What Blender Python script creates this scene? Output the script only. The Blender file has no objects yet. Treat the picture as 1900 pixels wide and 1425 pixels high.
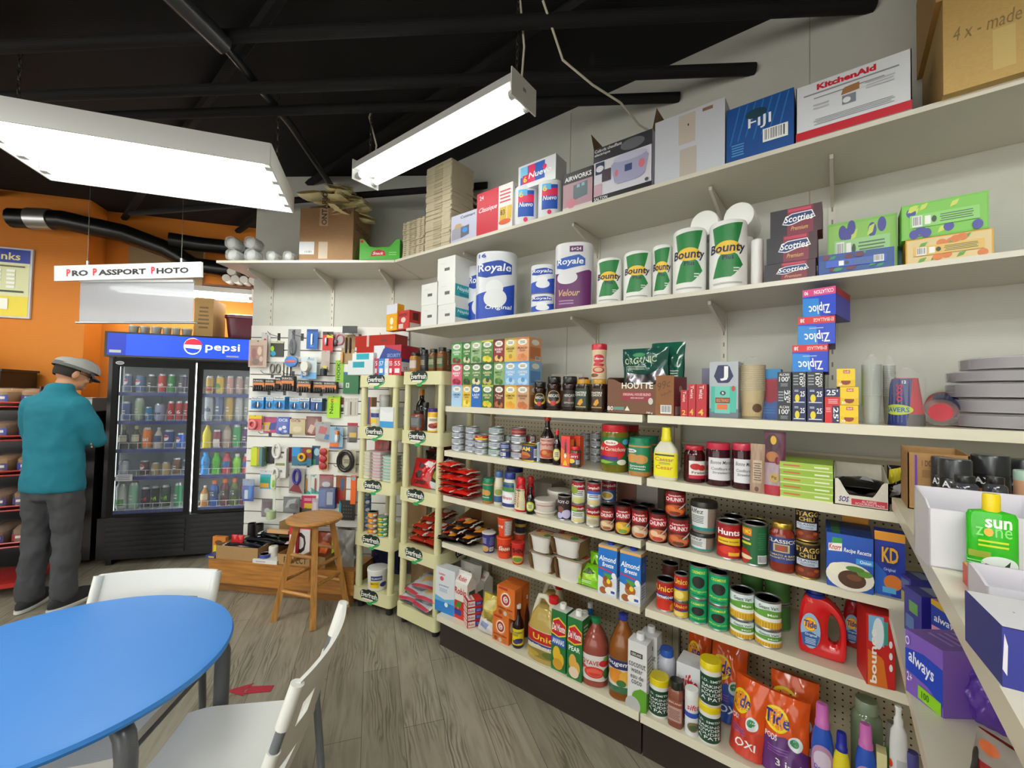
import bpy,math,random
from mathutils import Vector,Matrix
random.seed(7)
sc=bpy.context.scene
COL=sc.collection
R=math.radians
# ---------------------------------------------------------------- camera
cam=bpy.data.cameras.new('camera');camo=bpy.data.objects.new('camera',cam);COL.objects.link(camo)
cam.sensor_width=36;cam.lens=36*783.4/1900;cam.clip_start=.02
CR=Matrix(((0.79115111,0.00104562,0.61161984),(0.61123486,-0.03686762,-0.79059011),(0.02172231,0.99931961,-0.02980698)))
camo.matrix_world=Matrix.Translation((0,0,1.5))@CR.to_4x4()
sc.camera=camo
# ---------------------------------------------------------------- world, exposure
W=bpy.data.worlds.new('world');sc.world=W;W.use_nodes=True
bg=W.node_tree.nodes['Background'];bg.inputs[0].default_value=(1,.97,.9,1);bg.inputs[1].default_value=3.0
sc.view_settings.view_transform='Standard';sc.view_settings.look='None'
sc.view_settings.gamma=1;sc.view_settings.use_curve_mapping=False
sc.view_settings.exposure=0.17
sc.cycles.use_denoising=True
sc.cycles.max_bounces=8;sc.cycles.transparent_max_bounces=16;sc.cycles.sample_clamp_indirect=4
LIGHT_LEFT,LIGHT_RIGHT,LIGHT_BACK=17,7,46
# ---------------------------------------------------------------- materials
def lin(h):
 h=h.lstrip('#');o=[]
 for i in(0,2,4):
  x=int(h[i:i+2],16)/255
  o.append(x/12.92 if x<=.04045 else((x+.055)/1.055)**2.4)
 return(*o,1)
_m={}
def M(spec):
 if spec in _m:return _m[spec]
 h,_,fl=spec.partition('/')
 m=bpy.data.materials.new(('print_' if not fl else 'finish_')+h[1:]+('_'+fl if fl else ''));m.use_nodes=True
 nt=m.node_tree;b=nt.nodes['Principled BSDF'];c=lin(h)
 b.inputs['Base Color'].default_value=c;b.inputs['Roughness'].default_value=.45
 k=fl[:1]
 if k=='g':b.inputs['Roughness'].default_value=.14
 elif k=='s':b.inputs['Roughness'].default_value=.3
 elif k=='d':b.inputs['Roughness'].default_value=.85
 elif k=='m':b.inputs['Metallic'].default_value=.9;b.inputs['Roughness'].default_value=.32
 elif k=='e':
  b.inputs['Emission Color'].default_value=c;b.inputs['Emission Strength'].default_value=float(fl[1:]or 1)
 elif k=='k' or k=='n':
  n=nt.nodes.new('ShaderNodeTexNoise');n.inputs['Scale'].default_value=90 if k=='k' else 14;n.inputs['Detail'].default_value=5
  t=nt.nodes.new('ShaderNodeTexCoord');nt.links.new(t.outputs['Object'],n.inputs['Vector'])
  mx=nt.nodes.new('ShaderNodeMix');mx.data_type='RGBA';s=.88 if k=='k' else .95
  mx.inputs['A'].default_value=(c[0]*s,c[1]*s,c[2]*s,1);mx.inputs['B'].default_value=tuple(min(1,q*(2-s))for q in c[:3])+(1,)
  nt.links.new(n.outputs['Fac'],mx.inputs['Factor']);nt.links.new(mx.outputs['Result'],b.inputs['Base Color'])
  b.inputs['Roughness'].default_value=.7
 elif k and k in 'tl':
  tr=nt.nodes.new('ShaderNodeBsdfTransparent');mx=nt.nodes.new('ShaderNodeMixShader')
  tr.inputs[0].default_value=(1,1,1,1)if k=='t' else tuple(.4+.6*q for q in c[:3])+(1,)
  b.inputs['Roughness'].default_value=.1
  mx.inputs[0].default_value=float(fl[1:]or .25)
  nt.links.new(tr.outputs[0],mx.inputs[1]);nt.links.new(b.outputs[0],mx.inputs[2])
  nt.links.new(mx.outputs[0],nt.nodes['Material Output'].inputs[0])
 elif k=='w':
  t=nt.nodes.new('ShaderNodeTexCoord');mp=nt.nodes.new('ShaderNodeMapping');n=nt.nodes.new('ShaderNodeTexNoise')
  mp.inputs['Scale'].default_value={'x':(3,40,40),'z':(40,40,3)}.get(fl[1:2],(3,40,40));n.inputs['Scale'].default_value=1.5;n.inputs['Detail'].default_value=6
  nt.links.new(t.outputs['Object'],mp.inputs[0]);nt.links.new(mp.outputs[0],n.inputs['Vector'])
  cr=nt.nodes.new('ShaderNodeValToRGB');cr.color_ramp.elements[0].position=.3;cr.color_ramp.elements[1].position=.7
  cr.color_ramp.elements[0].color=tuple(q*.62 for q in c[:3])+(1,);cr.color_ramp.elements[1].color=tuple(min(1,q*1.2)for q in c[:3])+(1,)
  nt.links.new(n.outputs['Fac'],cr.inputs[0]);nt.links.new(cr.outputs[0],b.inputs['Base Color']);b.inputs['Roughness'].default_value=.35
 _m[spec]=m
 return m
 # ---------------------------------------------------------------- text outlines
_tx={}
def txt(s,bold=1):
 if(s,bold)in _tx:return _tx[s,bold]
 cu=bpy.data.curves.new('t','FONT');cu.body=s;cu.resolution_u=2;cu.fill_mode='FRONT';cu.offset=.016*bold
 o=bpy.data.objects.new('t',cu);me=bpy.data.meshes.new_from_object(o)
 v=[tuple(q.co[:2])for q in me.vertices];f=[tuple(p.vertices)for p in me.polygons]
 bpy.data.objects.remove(o);bpy.data.curves.remove(cu);bpy.data.meshes.remove(me)
 if not v:v=[(0,0),(1,0),(1,1)];f=[(0,1,2)]
 x0=min(q[0]for q in v);x1=max(q[0]for q in v);y0=min(q[1]for q in v);y1=max(q[1]for q in v)
 v=[((q[0]-x0)/max(1e-6,x1-x0),(q[1]-y0)/max(1e-6,y1-y0))for q in v]
 _tx[s,bold]=(v,f)
 return v,f
 # ---------------------------------------------------------------- mesh builder
class MB:
 def __init__(s):s.v=[];s.f=[];s.fm=[];s.fs=[];s.mats=[]
 def mi(s,spec):
  if spec not in s.mats:s.mats.append(spec)
  return s.mats.index(spec)
 def add(s,vs,fs,spec,smooth=False):
  o=len(s.v);s.v+=[tuple(q)for q in vs];k=s.mi(spec)
  for f in fs:s.f.append(tuple(i+o for i in f));s.fm.append(k);s.fs.append(smooth)
  return s
 def box(s,x0,y0,z0,x1,y1,z1,spec,tf=None):
  v=[(x,y,z)for z in(z0,z1)for y in(y0,y1)for x in(x0,x1)]
  if tf:v=[tuple(tf@Vector(q))for q in v]
  return s.add(v,[(0,2,3,1),(4,5,7,6),(0,1,5,4),(2,6,7,3),(0,4,6,2),(1,3,7,5)],spec)
 def prism(s,poly,z0,z1,spec,tf=None):
  n=len(poly);v=[(x,y,z0)for x,y in poly]+[(x,y,z1)for x,y in poly]
  if tf:v=[tuple(tf@Vector(q))for q in v]
  return s.add(v,[tuple(range(n))[::-1],tuple(range(n,2*n))]+[(i,(i+1)%n,n+(i+1)%n,n+i)for i in range(n)],spec)
 def lathe(s,prof,spec,n=28,cx=0,cy=0,sy=1,p=2,cap=True,tf=None):
  vs=[];fs=[]
  for r,z in prof:
   for i in range(n):
    a=2*math.pi*i/n;c,d=math.sin(a),-math.cos(a)
    if p!=2:
     q=(abs(c)**p+abs(d)**p)**(-1/p);c*=q;d*=q
    vs.append((cx+r*c,cy+r*d*sy,z))
  m=len(prof)
  for j in range(m-1):
   for i in range(n):
    fs.append((j*n+i,j*n+(i+1)%n,(j+1)*n+(i+1)%n,(j+1)*n+i))
  if cap:
   if prof[0][0]>1e-5:fs.append(tuple(range(n))[::-1])
   if prof[-1][0]>1e-5:fs.append(tuple((m-1)*n+i for i in range(n)))
  if tf:vs=[tuple(tf@Vector(q))for q in vs]
  return s.add(vs,fs,spec,True)
 def tube(s,pts,r,spec,n=8,closed=False):
  P=[Vector(q)for q in pts];m=len(P);vs=[];fs=[]
  rr=r if isinstance(r,(list,tuple))else[r]*m
  pu=None
  for i in range(m):
   t=(P[(i+1)%m]-P[i-1])if closed else(P[min(i+1,m-1)]-P[max(i-1,0)])
   t.normalize()
   u=pu-t*pu.dot(t)if pu is not None else t.cross(Vector((0,0,1))if abs(t.z)<.9 else Vector((1,0,0)))
   if u.length<1e-6:u=t.orthogonal()
   u.normalize();pu=u;w=t.cross(u)
   for k in range(n):
    a=2*math.pi*k/n;vs.append(P[i]+(u*math.cos(a)+w*math.sin(a))*rr[i])
  for i in range(m if closed else m-1):
   for k in range(n):
    j=(i+1)%m;fs.append((i*n+k,i*n+(k+1)%n,j*n+(k+1)%n,j*n+k))
  if not closed:fs+=[tuple(range(n))[::-1],tuple((m-1)*n+k for k in range(n))]
  return s.add(vs,fs,spec,True)
 def grid(s,fn,nu,nv,spec,smooth=True,wrap=False):
  vs=[fn(i/nu,j/nv)for j in range(nv+1)for i in range(nu+1)]
  return s.add(vs,[(j*(nu+1)+i,j*(nu+1)+i+1,(j+1)*(nu+1)+i+1,(j+1)*(nu+1)+i)for j in range(nv)for i in range(nu)],spec,smooth)
  # printed graphics: shapes given in 0..1 of a face and mapped onto it by fn(u, v, offset)
 def art(s,fn,items,nu=1,nv=1,o0=.0003,do=.00025):
  for q in items:
   k=q[0];o0+=do
   if k=='t':
    _,tx,u0,v0,u1,v1,col=q[:7];rot=q[7]if len(q)>7 else 0
    v,f=txt(tx,q[8]if len(q)>8 else 1)
    if rot==90:v=[(1-b,a)for a,b in v]
    elif rot==180:v=[(1-a,1-b)for a,b in v]
    elif rot==270:v=[(b,1-a)for a,b in v]
    sl=q[9]if len(q)>9 else 0
    s.add([fn(u0+(u1-u0)*a+sl*(b-.5),v0+(v1-v0)*b+(q[10]*(a-.5)if len(q)>10 else 0),o0+.0002)for a,b in v],f,col)
    continue
   if k=='b':
    _,u0,v0,u1,v1=q;s.art(fn,[('r',u0,v0,u1,v1,'#eeeeee')],nu,nv,o0,0)
    rnd=random.Random(len(s.v));x=.08
    its=[]
    while x<.9:
     w=rnd.choice((.03,.05,.02));its.append(('r',u0+(u1-u0)*x,v0+(v1-v0)*.15,u0+(u1-u0)*(x+w),v0+(v1-v0)*.92,'#222222'));x+=w+rnd.choice((.03,.04,.06))
    s.art(fn,its,1,nv,o0+do,0);continue
   if k=='l':
    _,u0,v0,u1,v1,n,col=q;rnd=random.Random(n);its=[]
    for i in range(n):
     y=v1-(v1-v0)*(i+.5)/n;a=(u1-u0)*rnd.uniform(0,.14);h=(v1-v0)/n*.22
     its.append(('r',u0+a,y-h,u1-a,y+h,col))
    s.art(fn,its,nu,nv,o0,0);continue
   if k=='r':u0,u1=q[1],q[3];lo=lambda u:q[2];hi=lambda u:q[4];n=max(1,math.ceil((u1-u0)*nu-1e-6));col=q[5]
   elif k=='e':
    u0,u1=q[1]-q[3],q[1]+q[3];n=max(12,math.ceil((u1-u0)*nu));col=q[5]
    g=lambda u:q[4]*math.sqrt(max(0,1-((u-q[1])/q[3])**2))
    lo=lambda u:q[2]-g(u);hi=lambda u:q[2]+g(u)
   else:
    pl=q[1];us=[a for a,b in pl];u0,u1=min(us),max(us);n=max(10,math.ceil((u1-u0)*nu));col=q[2]
    def ys(u):
     r=[]
     for i in range(len(pl)):
      (a,b),(c,d)=pl[i-1],pl[i]
      if min(a,c)-1e-9<=u<=max(a,c)+1e-9:r+=[b,d]if abs(a-c)<1e-9 else[b+(d-b)*(u-a)/(c-a)]
     return r or[0]
    lo=lambda u:min(ys(u));hi=lambda u:max(ys(u))
   if k=='e':uu=[q[1]-q[3]*math.cos(math.pi*i/n)for i in range(n+1)]
   else:uu=[u0+(u1-u0)*i/n for i in range(n+1)]
   m=max(1,math.ceil(max(hi(u)-lo(u)for u in uu)*nv-1e-6));vs=[]
   for u in uu:
    a,b=lo(u),hi(u);vs+=[fn(u,a+(b-a)*j/m,o0)for j in range(m+1)]
   s.add(vs,[(i*(m+1)+j,(i+1)*(m+1)+j,(i+1)*(m+1)+j+1,i*(m+1)+j+1)for i in range(n)for j in range(m)],col,nu>1)
  return s
 def mesh(s,name,sharp=40):
  me=bpy.data.meshes.new(name);me.from_pydata(s.v,[],s.f)
  for q in s.mats:me.materials.append(M(q))
  me.polygons.foreach_set('material_index',s.fm);me.polygons.foreach_set('use_smooth',s.fs)
  if any(s.fs):me.set_sharp_from_angle(angle=R(sharp))
  me.update()
  return me
 def build(s,name,parent=None,**kw):return put(s.mesh(name),name,parent,**kw)
def put(me,name,parent=None,loc=(0,0,0),rot=(0,0,0),lb=None,ct=None,gp=None,kind=None):
 o=bpy.data.objects.new(name,me);COL.objects.link(o);o.location=loc;o.rotation_euler=rot
 if parent:o.parent=parent
 elif lb:global LAST;LAST=o
 tag(o,lb,ct,gp,kind)
 return o
def tag(o,lb=None,ct=None,gp=None,kind=None):
 if lb and not ct and not kind:ct=o.name.split('.')[0].split('_')[-1]
 for k,v in(('label',lb),('category',ct),('group',gp),('kind',kind)):
  if v:o[k]=v
def thing(name,loc,rz,lb,ct,gp=None,rx=0,ry=0):return put(None,name,None,loc,(rx,ry,rz),lb,ct,gp)
def struct(mb,name,**kw):return mb.build(name,kind='structure',**kw)
# face maps: front is -y, x runs right, z up
def F_front(w,d,h):return lambda u,v,o:(-w/2+u*w,-d/2-o,v*h)
def F_right(w,d,h):return lambda u,v,o:(w/2+o,-d/2+u*d,v*h)
def F_left(w,d,h):return lambda u,v,o:(-w/2-o,d/2-u*d,v*h)
def F_top(w,d,h):return lambda u,v,o:(-w/2+u*w,-d/2+v*d,h+o)
def F_bot(w,d,h):return lambda u,v,o:(-w/2+u*w,d/2-v*d,-o)
def F_cyl(r,z0,z1,span,sy=1,p=2,rz=None,ph=0):
 def fn(u,v,o):
  a=(u-.5)*span+ph;z=z0+v*(z1-z0);q=(rz(z)if rz else r)+o
  c,d=math.sin(a),-math.cos(a)
  if p!=2:
   t=(abs(c)**p+abs(d)**p)**(-1/p);c*=t;d*=t
  return(q*c,q*d*sy,z)
 return fn
def prof_r(prof):
 def rz(z):
  for(a,b),(c,d)in zip(prof,prof[1:]):
   if b<=z<=d and d>b:return a+(c-a)*(z-b)/(d-b)
  return prof[-1][0]if z>prof[-1][1]else prof[0][0]
 return rz
_mc={}
def cached(key,fn):
 k=repr(key)
 if k not in _mc:_mc[k]=fn()
 return _mc[k]
 # ---------------------------------------------------------------- goods
def carton(x,y,z,rz,w,h,nm,lb,d=.1,ct=None,gp=None,c='#cccccc',f=(),r=(),l=(),t=(),b=(),rx=0,ry=0,tape=0):
 def mk():
  m=MB();e=min(.0015,w/20,h/20,d/20)
  m.box(-w/2,-d/2,0,w/2,d/2,h,c)
  m.art(F_front(w,d,h),f);m.art(F_right(w,d,h),r);m.art(F_left(w,d,h),l);m.art(F_top(w,d,h),t);m.art(F_bot(w,d,h),b)
  return m.mesh(nm)
 return put(cached(('carton',w,h,d,nm,c,f,r,l,t,b),mk),nm,None,(x,y,z),(rx,ry,rz),lb,ct,gp)
def can(x,y,z,rz,w,h,nm,lb,ct=None,gp=None,c='#cccccc',a=(),sp=150,lid='#a9abad/m',rim='#b9bbbd/m',one=0,d=None,wide=0,sy=1,p=2,ring=0):
 r=w/2;e=min(.004,h*.08);k=('can',w,h,c,a,sp,lid,rim,sy,p)
 bp=[(r*.9,0),(r,.001),(r,e),(r*.975,e*1.5),(r*.975,h-e*1.5),(r,h-e),(r,h),(r*.94,h),(r*.93,h-.003)]
 def mk():return MB().lathe(bp,rim,32,sy=sy,p=p).mesh('can_body')
 def ml():
  m=MB();z0,z1=e*1.6,h-e*1.6
  m.lathe([(r*.978,z0),(r*.978,z1)],c,32,cap=False,sy=sy,p=p)
  return m.art(F_cyl(r*.978,z0,z1,R(sp),sy,p),a,nu=sp/10).mesh('paper_label')
 t=thing(nm,(x,y,z),rz,lb,ct,gp)
 put(cached(k+(1,),mk),'can_body',t);put(cached(k+(2,),ml),'paper_label',t)
 def md():return MB().lathe([(r*.93,h-.004),(r*.93,h-.0025),(r*.8,h-.002),(r*.78,h-.003),(.001,h-.003)],lid,28,sy=sy,p=p).mesh('lid')
 put(cached(k+(3,),md),'lid',t)
 return t
SH={'sauce':([(.92,0),(1,.02),(1,.5),(.9,.58),(.45,.72),(.33,.8),(.33,.92)],[(.42,.91),(.44,.92),(.42,.995),(.38,1)]),'soy':([(.92,0),(1,.02),(1,.55),(.85,.64),(.4,.74),(.38,.86)],[(.46,.85),(.46,.98),(.42,1)]),'jar':([(.9,0),(.98,.02),(1,.06),(1,.72),(.95,.8),(.8,.86),(.78,.9)],[(.86,.885),(.88,.9),(.88,.985),(.84,1)]),'widejar':([(.94,0),(1,.03),(1,.82),(.95,.86)],[(.97,.85),(.98,.86),(.98,.99),(.94,1)]),'coffee':([(.9,0),(1,.04),(.97,.25),(.8,.45),(.86,.62),(.95,.72),(.9,.79),(.78,.82)],[(.84,.815),(.86,.83),(.86,.98),(.8,1)]),'syrup':([(.9,0),(1,.02),(1,.4),(.9,.46),(.96,.55),(.7,.7),(.42,.78),(.36,.88)],[(.42,.87),(.42,.99),(.38,1)]),'jug':([(.93,0),(1,.02),(1,.5),(.97,.56),(.8,.72),(.42,.86),(.3,.9),(.28,.935)],[(.33,.925),(.35,.935),(.35,.995),(.3,1)]),'juice':([(.9,0),(.98,.015),(.94,.12),(1,.2),(.94,.28),(1,.36),(1,.58),(.92,.66),(.6,.8),(.33,.88),(.29,.94)],[(.33,.93),(.35,.94),(.35,.995),(.3,1)]),'pet':([(.8,0),(1,.03),(.97,.3),(1,.5),(.9,.62),(.5,.78),(.3,.87),(.3,.92)],[(.36,.91),(.36,.99),(.3,1)]),'sport':([(.85,0),(1,.03),(.88,.4),(1,.52),(.98,.68),(.6,.82),(.45,.86)],[(.56,.85),(.56,.97),(.45,1)]),'dressing':([(.9,0),(1,.03),(1,.5),(.93,.58),(.5,.72),(.4,.74)],[(.41,.73),(.43,.74),(.43,.8),(.38,.82),(.36,.97),(.34,1)]),'mayo':([(.9,0),(1,.03),(1,.55),(.9,.7),(.72,.8),(.7,.83)],[(.74,.82),(.76,.84),(.76,.98),(.72,1)]),'squeeze':([(.85,0),(.95,.03),(1,.3),(.8,.5),(.85,.62),(.6,.76),(.55,.79)],[(.66,.78),(.68,.8),(.66,.97),(.5,1)]),'soften':([(.9,0),(1,.02),(1,.3),(1,.56),(.86,.68),(.6,.77)],[(.68,.75),(.68,.8),(.6,.81),(.56,.97),(.5,1)]),'talc':([(.93,0),(1,.02),(1,.75),(.95,.82),(.7,.87)],[(.72,.865),(.74,.88),(.74,.985),(.7,1)]),'spice':([(.94,0),(1,.02),(1,.75),(.85,.82),(.8,.84)],[(.88,.83),(.9,.85),(.9,.98),(.85,1)]),'pail':([(.86,0),(.88,.01),(.97,.85)],[(1,.84),(1,.93),(.98,.94),(.98,.965),(.9,.97)]),'tub':([(.8,0),(.82,.02),(.93,.84)],[(1,.82),(1,.92),(.95,1)]),'spraycan':([(.95,0),(1,.02),(1,.66),(.9,.7)],[(1,.69),(1,.97),(.92,1)]),'lotion':([(.96,0),(1,.02),(1,.74),(.9,.79),(.45,.81)],[(.36,.8),(.37,.82),(.37,.97),(.33,1)]),'shaker':([(.95,0),(1,.02),(.98,.3),(.9,.45),(.9,.6),(.98,.78),(.98,.84)],[(1,.83),(1,.86),(1,.97),(.95,1)]),'cup':([(.72,0),(.74,.01),(.94,.93),(.94,.95)],[(1,.945),(1,.965),(.97,.985),(.94,.99)]),'round':([(.97,0),(1,.01),(1,.84)],[(1.02,.83),(1.02,.985),(.97,1)]),'dish':([(.9,0),(1,.02),(1,.5),(.97,.7),(.86,.8),(.5,.85)],[(.5,.83),(.52,.9),(.34,.92),(.32,.97),(.42,.985),(.36,1)]),}
def bottle(x,y,z,rz,w,h,nm,lb,ct=None,gp=None,sh='sauce',c='#332211/g',cap='#dd2222/g',lab=(),sy=1,p=2,capn=None,d=None,rx=0,ry=0,bn='body'):
 capn=capn or('lid' if nm.split('_')[-1]in('jar','tub','cup','pail','can')else 'cap');r=w/2;P,Q=SH[sh];k=('bt',w,h,sh,c,cap,lab,sy,p)
 P=[(a*r,b*h)for a,b in P];Q=[(a*r,b*h)for a,b in Q]
 t=thing(nm,(x,y,z),rz,lb,ct,gp,rx,ry)
 put(cached(k+(1,),lambda:MB().lathe(P,c,32,sy=sy,p=p).mesh(bn)),bn,t)
 put(cached(k+(2,),lambda:MB().lathe(Q,cap,24,sy=max(sy,.75)if sy<1 else 1).mesh(capn)),capn,t)
 f=prof_r(P)
 for i,(z0,z1,sp,bgc,a)in enumerate(lab):
  def ml():
   m=MB();fn=F_cyl(r,z0*h,z1*h,R(sp),sy,p,f)
   if bgc:m.art(fn,[('r',0,0,1,1,bgc)],sp/10,max(1,(z1-z0)*20),.0004,0)
   return m.art(fn,a,sp/10,max(1,(z1-z0)*14),.0007).mesh('label')
  put(cached(k+(3,i),ml),'label',t)
 return t
def bulge(u,v,e=.5):return max(0.,math.sin(math.pi*min(1,max(0,u))))**e*max(0.,math.sin(math.pi*min(1,max(0,v))))**e
def pouch(x,y,z,rz,w,h,nm,lb,t=.05,ct=None,gp=None,c='#cc2222/g',a=(),rx=0,ry=0,seal=None,seed=1,wr=.12,e=.5,back=None,d=None,gus=0):
# standing packet: x across, z up, front -y; rx tilts it back; gus: a flat bottom gusset
 def mk():
  m=MB();rnd=random.Random(seed);ph=[rnd.uniform(0,6.28)for _ in range(6)]
  def th(u,v):
   vv=v*.93+.035 if not gus else .5+v*.47
   b=bulge(.02+u*.96,vv,e)
   return t/2*b*(1+wr*math.sin(9*u+ph[0]+3*v)*math.sin(11*v+ph[1])+wr*.6*math.sin(23*u+ph[2])*math.sin(17*v+ph[3]))
  def ed(u,v):return(u-.5)*w*(1-.04*math.sin(math.pi*v))+.006*w*math.sin(14*v+ph[4])
  fr=lambda u,v,o=0:(ed(u,v),-th(u,v)-o,v*h)
  m.grid(fr,18,20,c);m.grid(lambda u,v:(ed(1-u,v),th(1-u,v),v*h),18,20,back or c)
  if gus:m.add([(ed(i/18,0),-th(i/18,0),0)for i in range(19)]+[(ed(i/18,0),th(i/18,0),0)for i in range(18,-1,-1)],[tuple(range(38))],c)
  m.art(fr,a,18,20,.0011)
  if seal:
   for v0,v1 in((.955,1.0),(0,.045))if not gus else((.955,1.0),):m.art(fr,[('r',0,v0,1,v1,seal)],18,20,.0018)
  return m.mesh(nm,60)
 return put(cached(('pouch',w,h,t,c,a,seal,seed,wr,e,back,gus),mk),nm,None,(x,y,z),(rx,ry,rz),lb,ct,gp)
def roll(x,y,z,rz,w,h,nm,lb,ct='paper towel roll',gp=None,c='#f2f2ef',a=(),sp=118,rx=0,ry=0,sy=1):
 p=2.5 if sy!=1 else 2
 r=w/2;t=thing(nm,(x,y,z),rz,lb,ct,gp,rx,ry);k=('roll',w,h,c,a,sp,sy)
 def mb():
  m=MB();e=min(.012,r*.2);m.lathe([(r-e,0),(r-.003,e*.3),(r,e),(r,h-e),(r-.003,h-e*.3),(r-e,h),(r*.33,h),(r*.3,h-.01),(.001,h-.012)],c,32,sy=sy,p=p)
  return m.mesh('roll')
 put(cached(k+(1,),mb),'roll',t)
 if a:put(cached(k+(2,),lambda:MB().art(F_cyl(r*1.004,0,h,R(sp),sy,p),a,sp/10,1,.0006).mesh('printed_wrap')),'printed_wrap',t)
 return t
def fuse(m,name,vox,it=6,disp=0,spec=None,dz=.15):
 me=m.mesh(name);o=bpy.data.objects.new(name,me);COL.objects.link(o)
 q=o.modifiers.new('r','REMESH');q.mode='VOXEL';q.voxel_size=vox;q.use_smooth_shade=True
 s=o.modifiers.new('s','SMOOTH');s.iterations=it;s.factor=.5
 if disp:
  tx=bpy.data.textures.new('folds','CLOUDS');tx.noise_scale=dz
  dd=o.modifiers.new('d','DISPLACE');dd.texture=tx;dd.strength=disp;dd.mid_level=.5
 n=bpy.data.meshes.new_from_object(o.evaluated_get(bpy.context.evaluated_depsgraph_get()))
 bpy.data.objects.remove(o)
 n.materials.clear();n.materials.append(M(spec or m.mats[0]));n.name=name
 return n
 # ================================================================ room shell
FA=math.atan2(.808,.589);KA=math.atan2(.567,.824)
def fpt(u,inn,z=0):return Vector((-4.896+.589*u-.808*inn,.738+.808*u+.589*inn,z))
def kpt(u,inn,z=0):return Vector((-2.682+.824*u-.567*inn,2.25+.567*u+.824*inn,z))
def floor_material():
 m=bpy.data.materials.new('grey_wood_planks');m.use_nodes=True;nt=m.node_tree;b=nt.nodes['Principled BSDF'];L=nt.links.new
 tc=nt.nodes.new('ShaderNodeTexCoord');mp=nt.nodes.new('ShaderNodeMapping');mp.inputs['Rotation'].default_value=(0,0,R(-146));L(tc.outputs['Object'],mp.inputs[0])
 br=nt.nodes.new('ShaderNodeTexBrick');br.offset=.37;br.inputs['Scale'].default_value=1;br.inputs['Brick Width'].default_value=1.22;br.inputs['Row Height'].default_value=.18
 br.inputs['Mortar Size'].default_value=.0016;br.inputs['Mortar Smooth'].default_value=.4
 br.inputs['Color1'].default_value=lin('#8a8272');br.inputs['Color2'].default_value=lin('#9e9685');br.inputs['Mortar'].default_value=lin('#4a443b');L(mp.outputs[0],br.inputs['Vector'])
 m2=nt.nodes.new('ShaderNodeMapping');m2.inputs['Scale'].default_value=(1.1,9,1);L(mp.outputs[0],m2.inputs[0])
 n=nt.nodes.new('ShaderNodeTexNoise');n.inputs['Scale'].default_value=2;n.inputs['Detail'].default_value=7;n.inputs['Distortion'].default_value=1.6;L(m2.outputs[0],n.inputs['Vector'])
 w=nt.nodes.new('ShaderNodeTexWave');w.bands_direction='Y';w.inputs['Scale'].default_value=7;w.inputs['Distortion'].default_value=16;w.inputs['Detail'].default_value=2;w.inputs['Detail Scale'].default_value=.9
 m3=nt.nodes.new('ShaderNodeMapping');m3.inputs['Scale'].default_value=(.5,2.6,1);L(mp.outputs[0],m3.inputs[0]);L(m3.outputs[0],w.inputs['Vector'])
 k=nt.nodes.new('ShaderNodeTexNoise');k.inputs['Scale'].default_value=1.3;m4=nt.nodes.new('ShaderNodeMapping');m4.inputs['Scale'].default_value=(1,5,1);L(mp.outputs[0],m4.inputs[0]);L(m4.outputs[0],k.inputs['Vector'])
 kr=nt.nodes.new('ShaderNodeMapRange');kr.inputs[1].default_value=.5;kr.inputs[2].default_value=.62;kr.inputs[4].default_value=.8;L(k.outputs['Fac'],kr.inputs[0])
 c1=nt.nodes.new('ShaderNodeValToRGB');c1.color_ramp.elements[0].position=.3;c1.color_ramp.elements[0].color=(.5,.48,.45,1);c1.color_ramp.elements[1].position=.62;c1.color_ramp.elements[1].color=(1,1,1,1);L(n.outputs['Fac'],c1.inputs[0])
 c2=nt.nodes.new('ShaderNodeValToRGB');c2.color_ramp.elements[0].position=.05;c2.color_ramp.elements[0].color=(.4,.37,.33,1);c2.color_ramp.elements[1].position=.5;c2.color_ramp.elements[1].color=(1,1,1,1);L(w.outputs['Fac'],c2.inputs[0])
 x=nt.nodes.new('ShaderNodeMix');x.data_type='RGBA';x.blend_type='MULTIPLY';x.inputs['Factor'].default_value=.7;L(br.outputs['Color'],x.inputs['A']);L(c1.outputs[0],x.inputs['B'])
 y=nt.nodes.new('ShaderNodeMix');y.data_type='RGBA';y.blend_type='MULTIPLY';L(kr.outputs[0],y.inputs['Factor']);L(x.outputs['Result'],y.inputs['A']);L(c2.outputs[0],y.inputs['B'])
 L(y.outputs['Result'],b.inputs['Base Color']);b.inputs['Roughness'].default_value=.38
 return m
_m['#floor']=floor_material()
def pegboard():
 m=bpy.data.materials.new('pegboard');m.use_nodes=True;nt=m.node_tree;b=nt.nodes['Principled BSDF'];L=nt.links.new
 tc=nt.nodes.new('ShaderNodeTexCoord');s=nt.nodes.new('ShaderNodeVectorMath');s.operation='MULTIPLY';s.inputs[1].default_value=(1/.0254,0,1/.0254);L(tc.outputs['Object'],s.inputs[0])
 f=nt.nodes.new('ShaderNodeVectorMath');f.operation='FRACTION';L(s.outputs[0],f.inputs[0])
 d=nt.nodes.new('ShaderNodeVectorMath');d.operation='DISTANCE';d.inputs[1].default_value=(.5,0,.5);L(f.outputs[0],d.inputs[0])
 g=nt.nodes.new('ShaderNodeMath');g.operation='GREATER_THAN';g.inputs[1].default_value=.14;L(d.outputs['Value'],g.inputs[0])
 x=nt.nodes.new('ShaderNodeMix');x.data_type='RGBA';x.inputs['A'].default_value=lin('#2a2018');x.inputs['B'].default_value=lin('#c9bfa6');L(g.outputs[0],x.inputs['Factor']);L(x.outputs['Result'],b.inputs['Base Color'])
 b.inputs['Roughness'].default_value=.5
 return m
_m['#pegboard']=pegboard()
fl=MB().box(-8,-5,-.05,3.2,4,0,'#floor');struct(fl,'floor')
WH='#cbcbc2/n'
struct(MB().box(-8,-5,3.3,3.2,4,3.4,'#040405/d'),'ceiling')
struct(MB().box(-2.72,2.25,0,3.2,2.35,3.3,WH),'wall_right')
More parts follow.
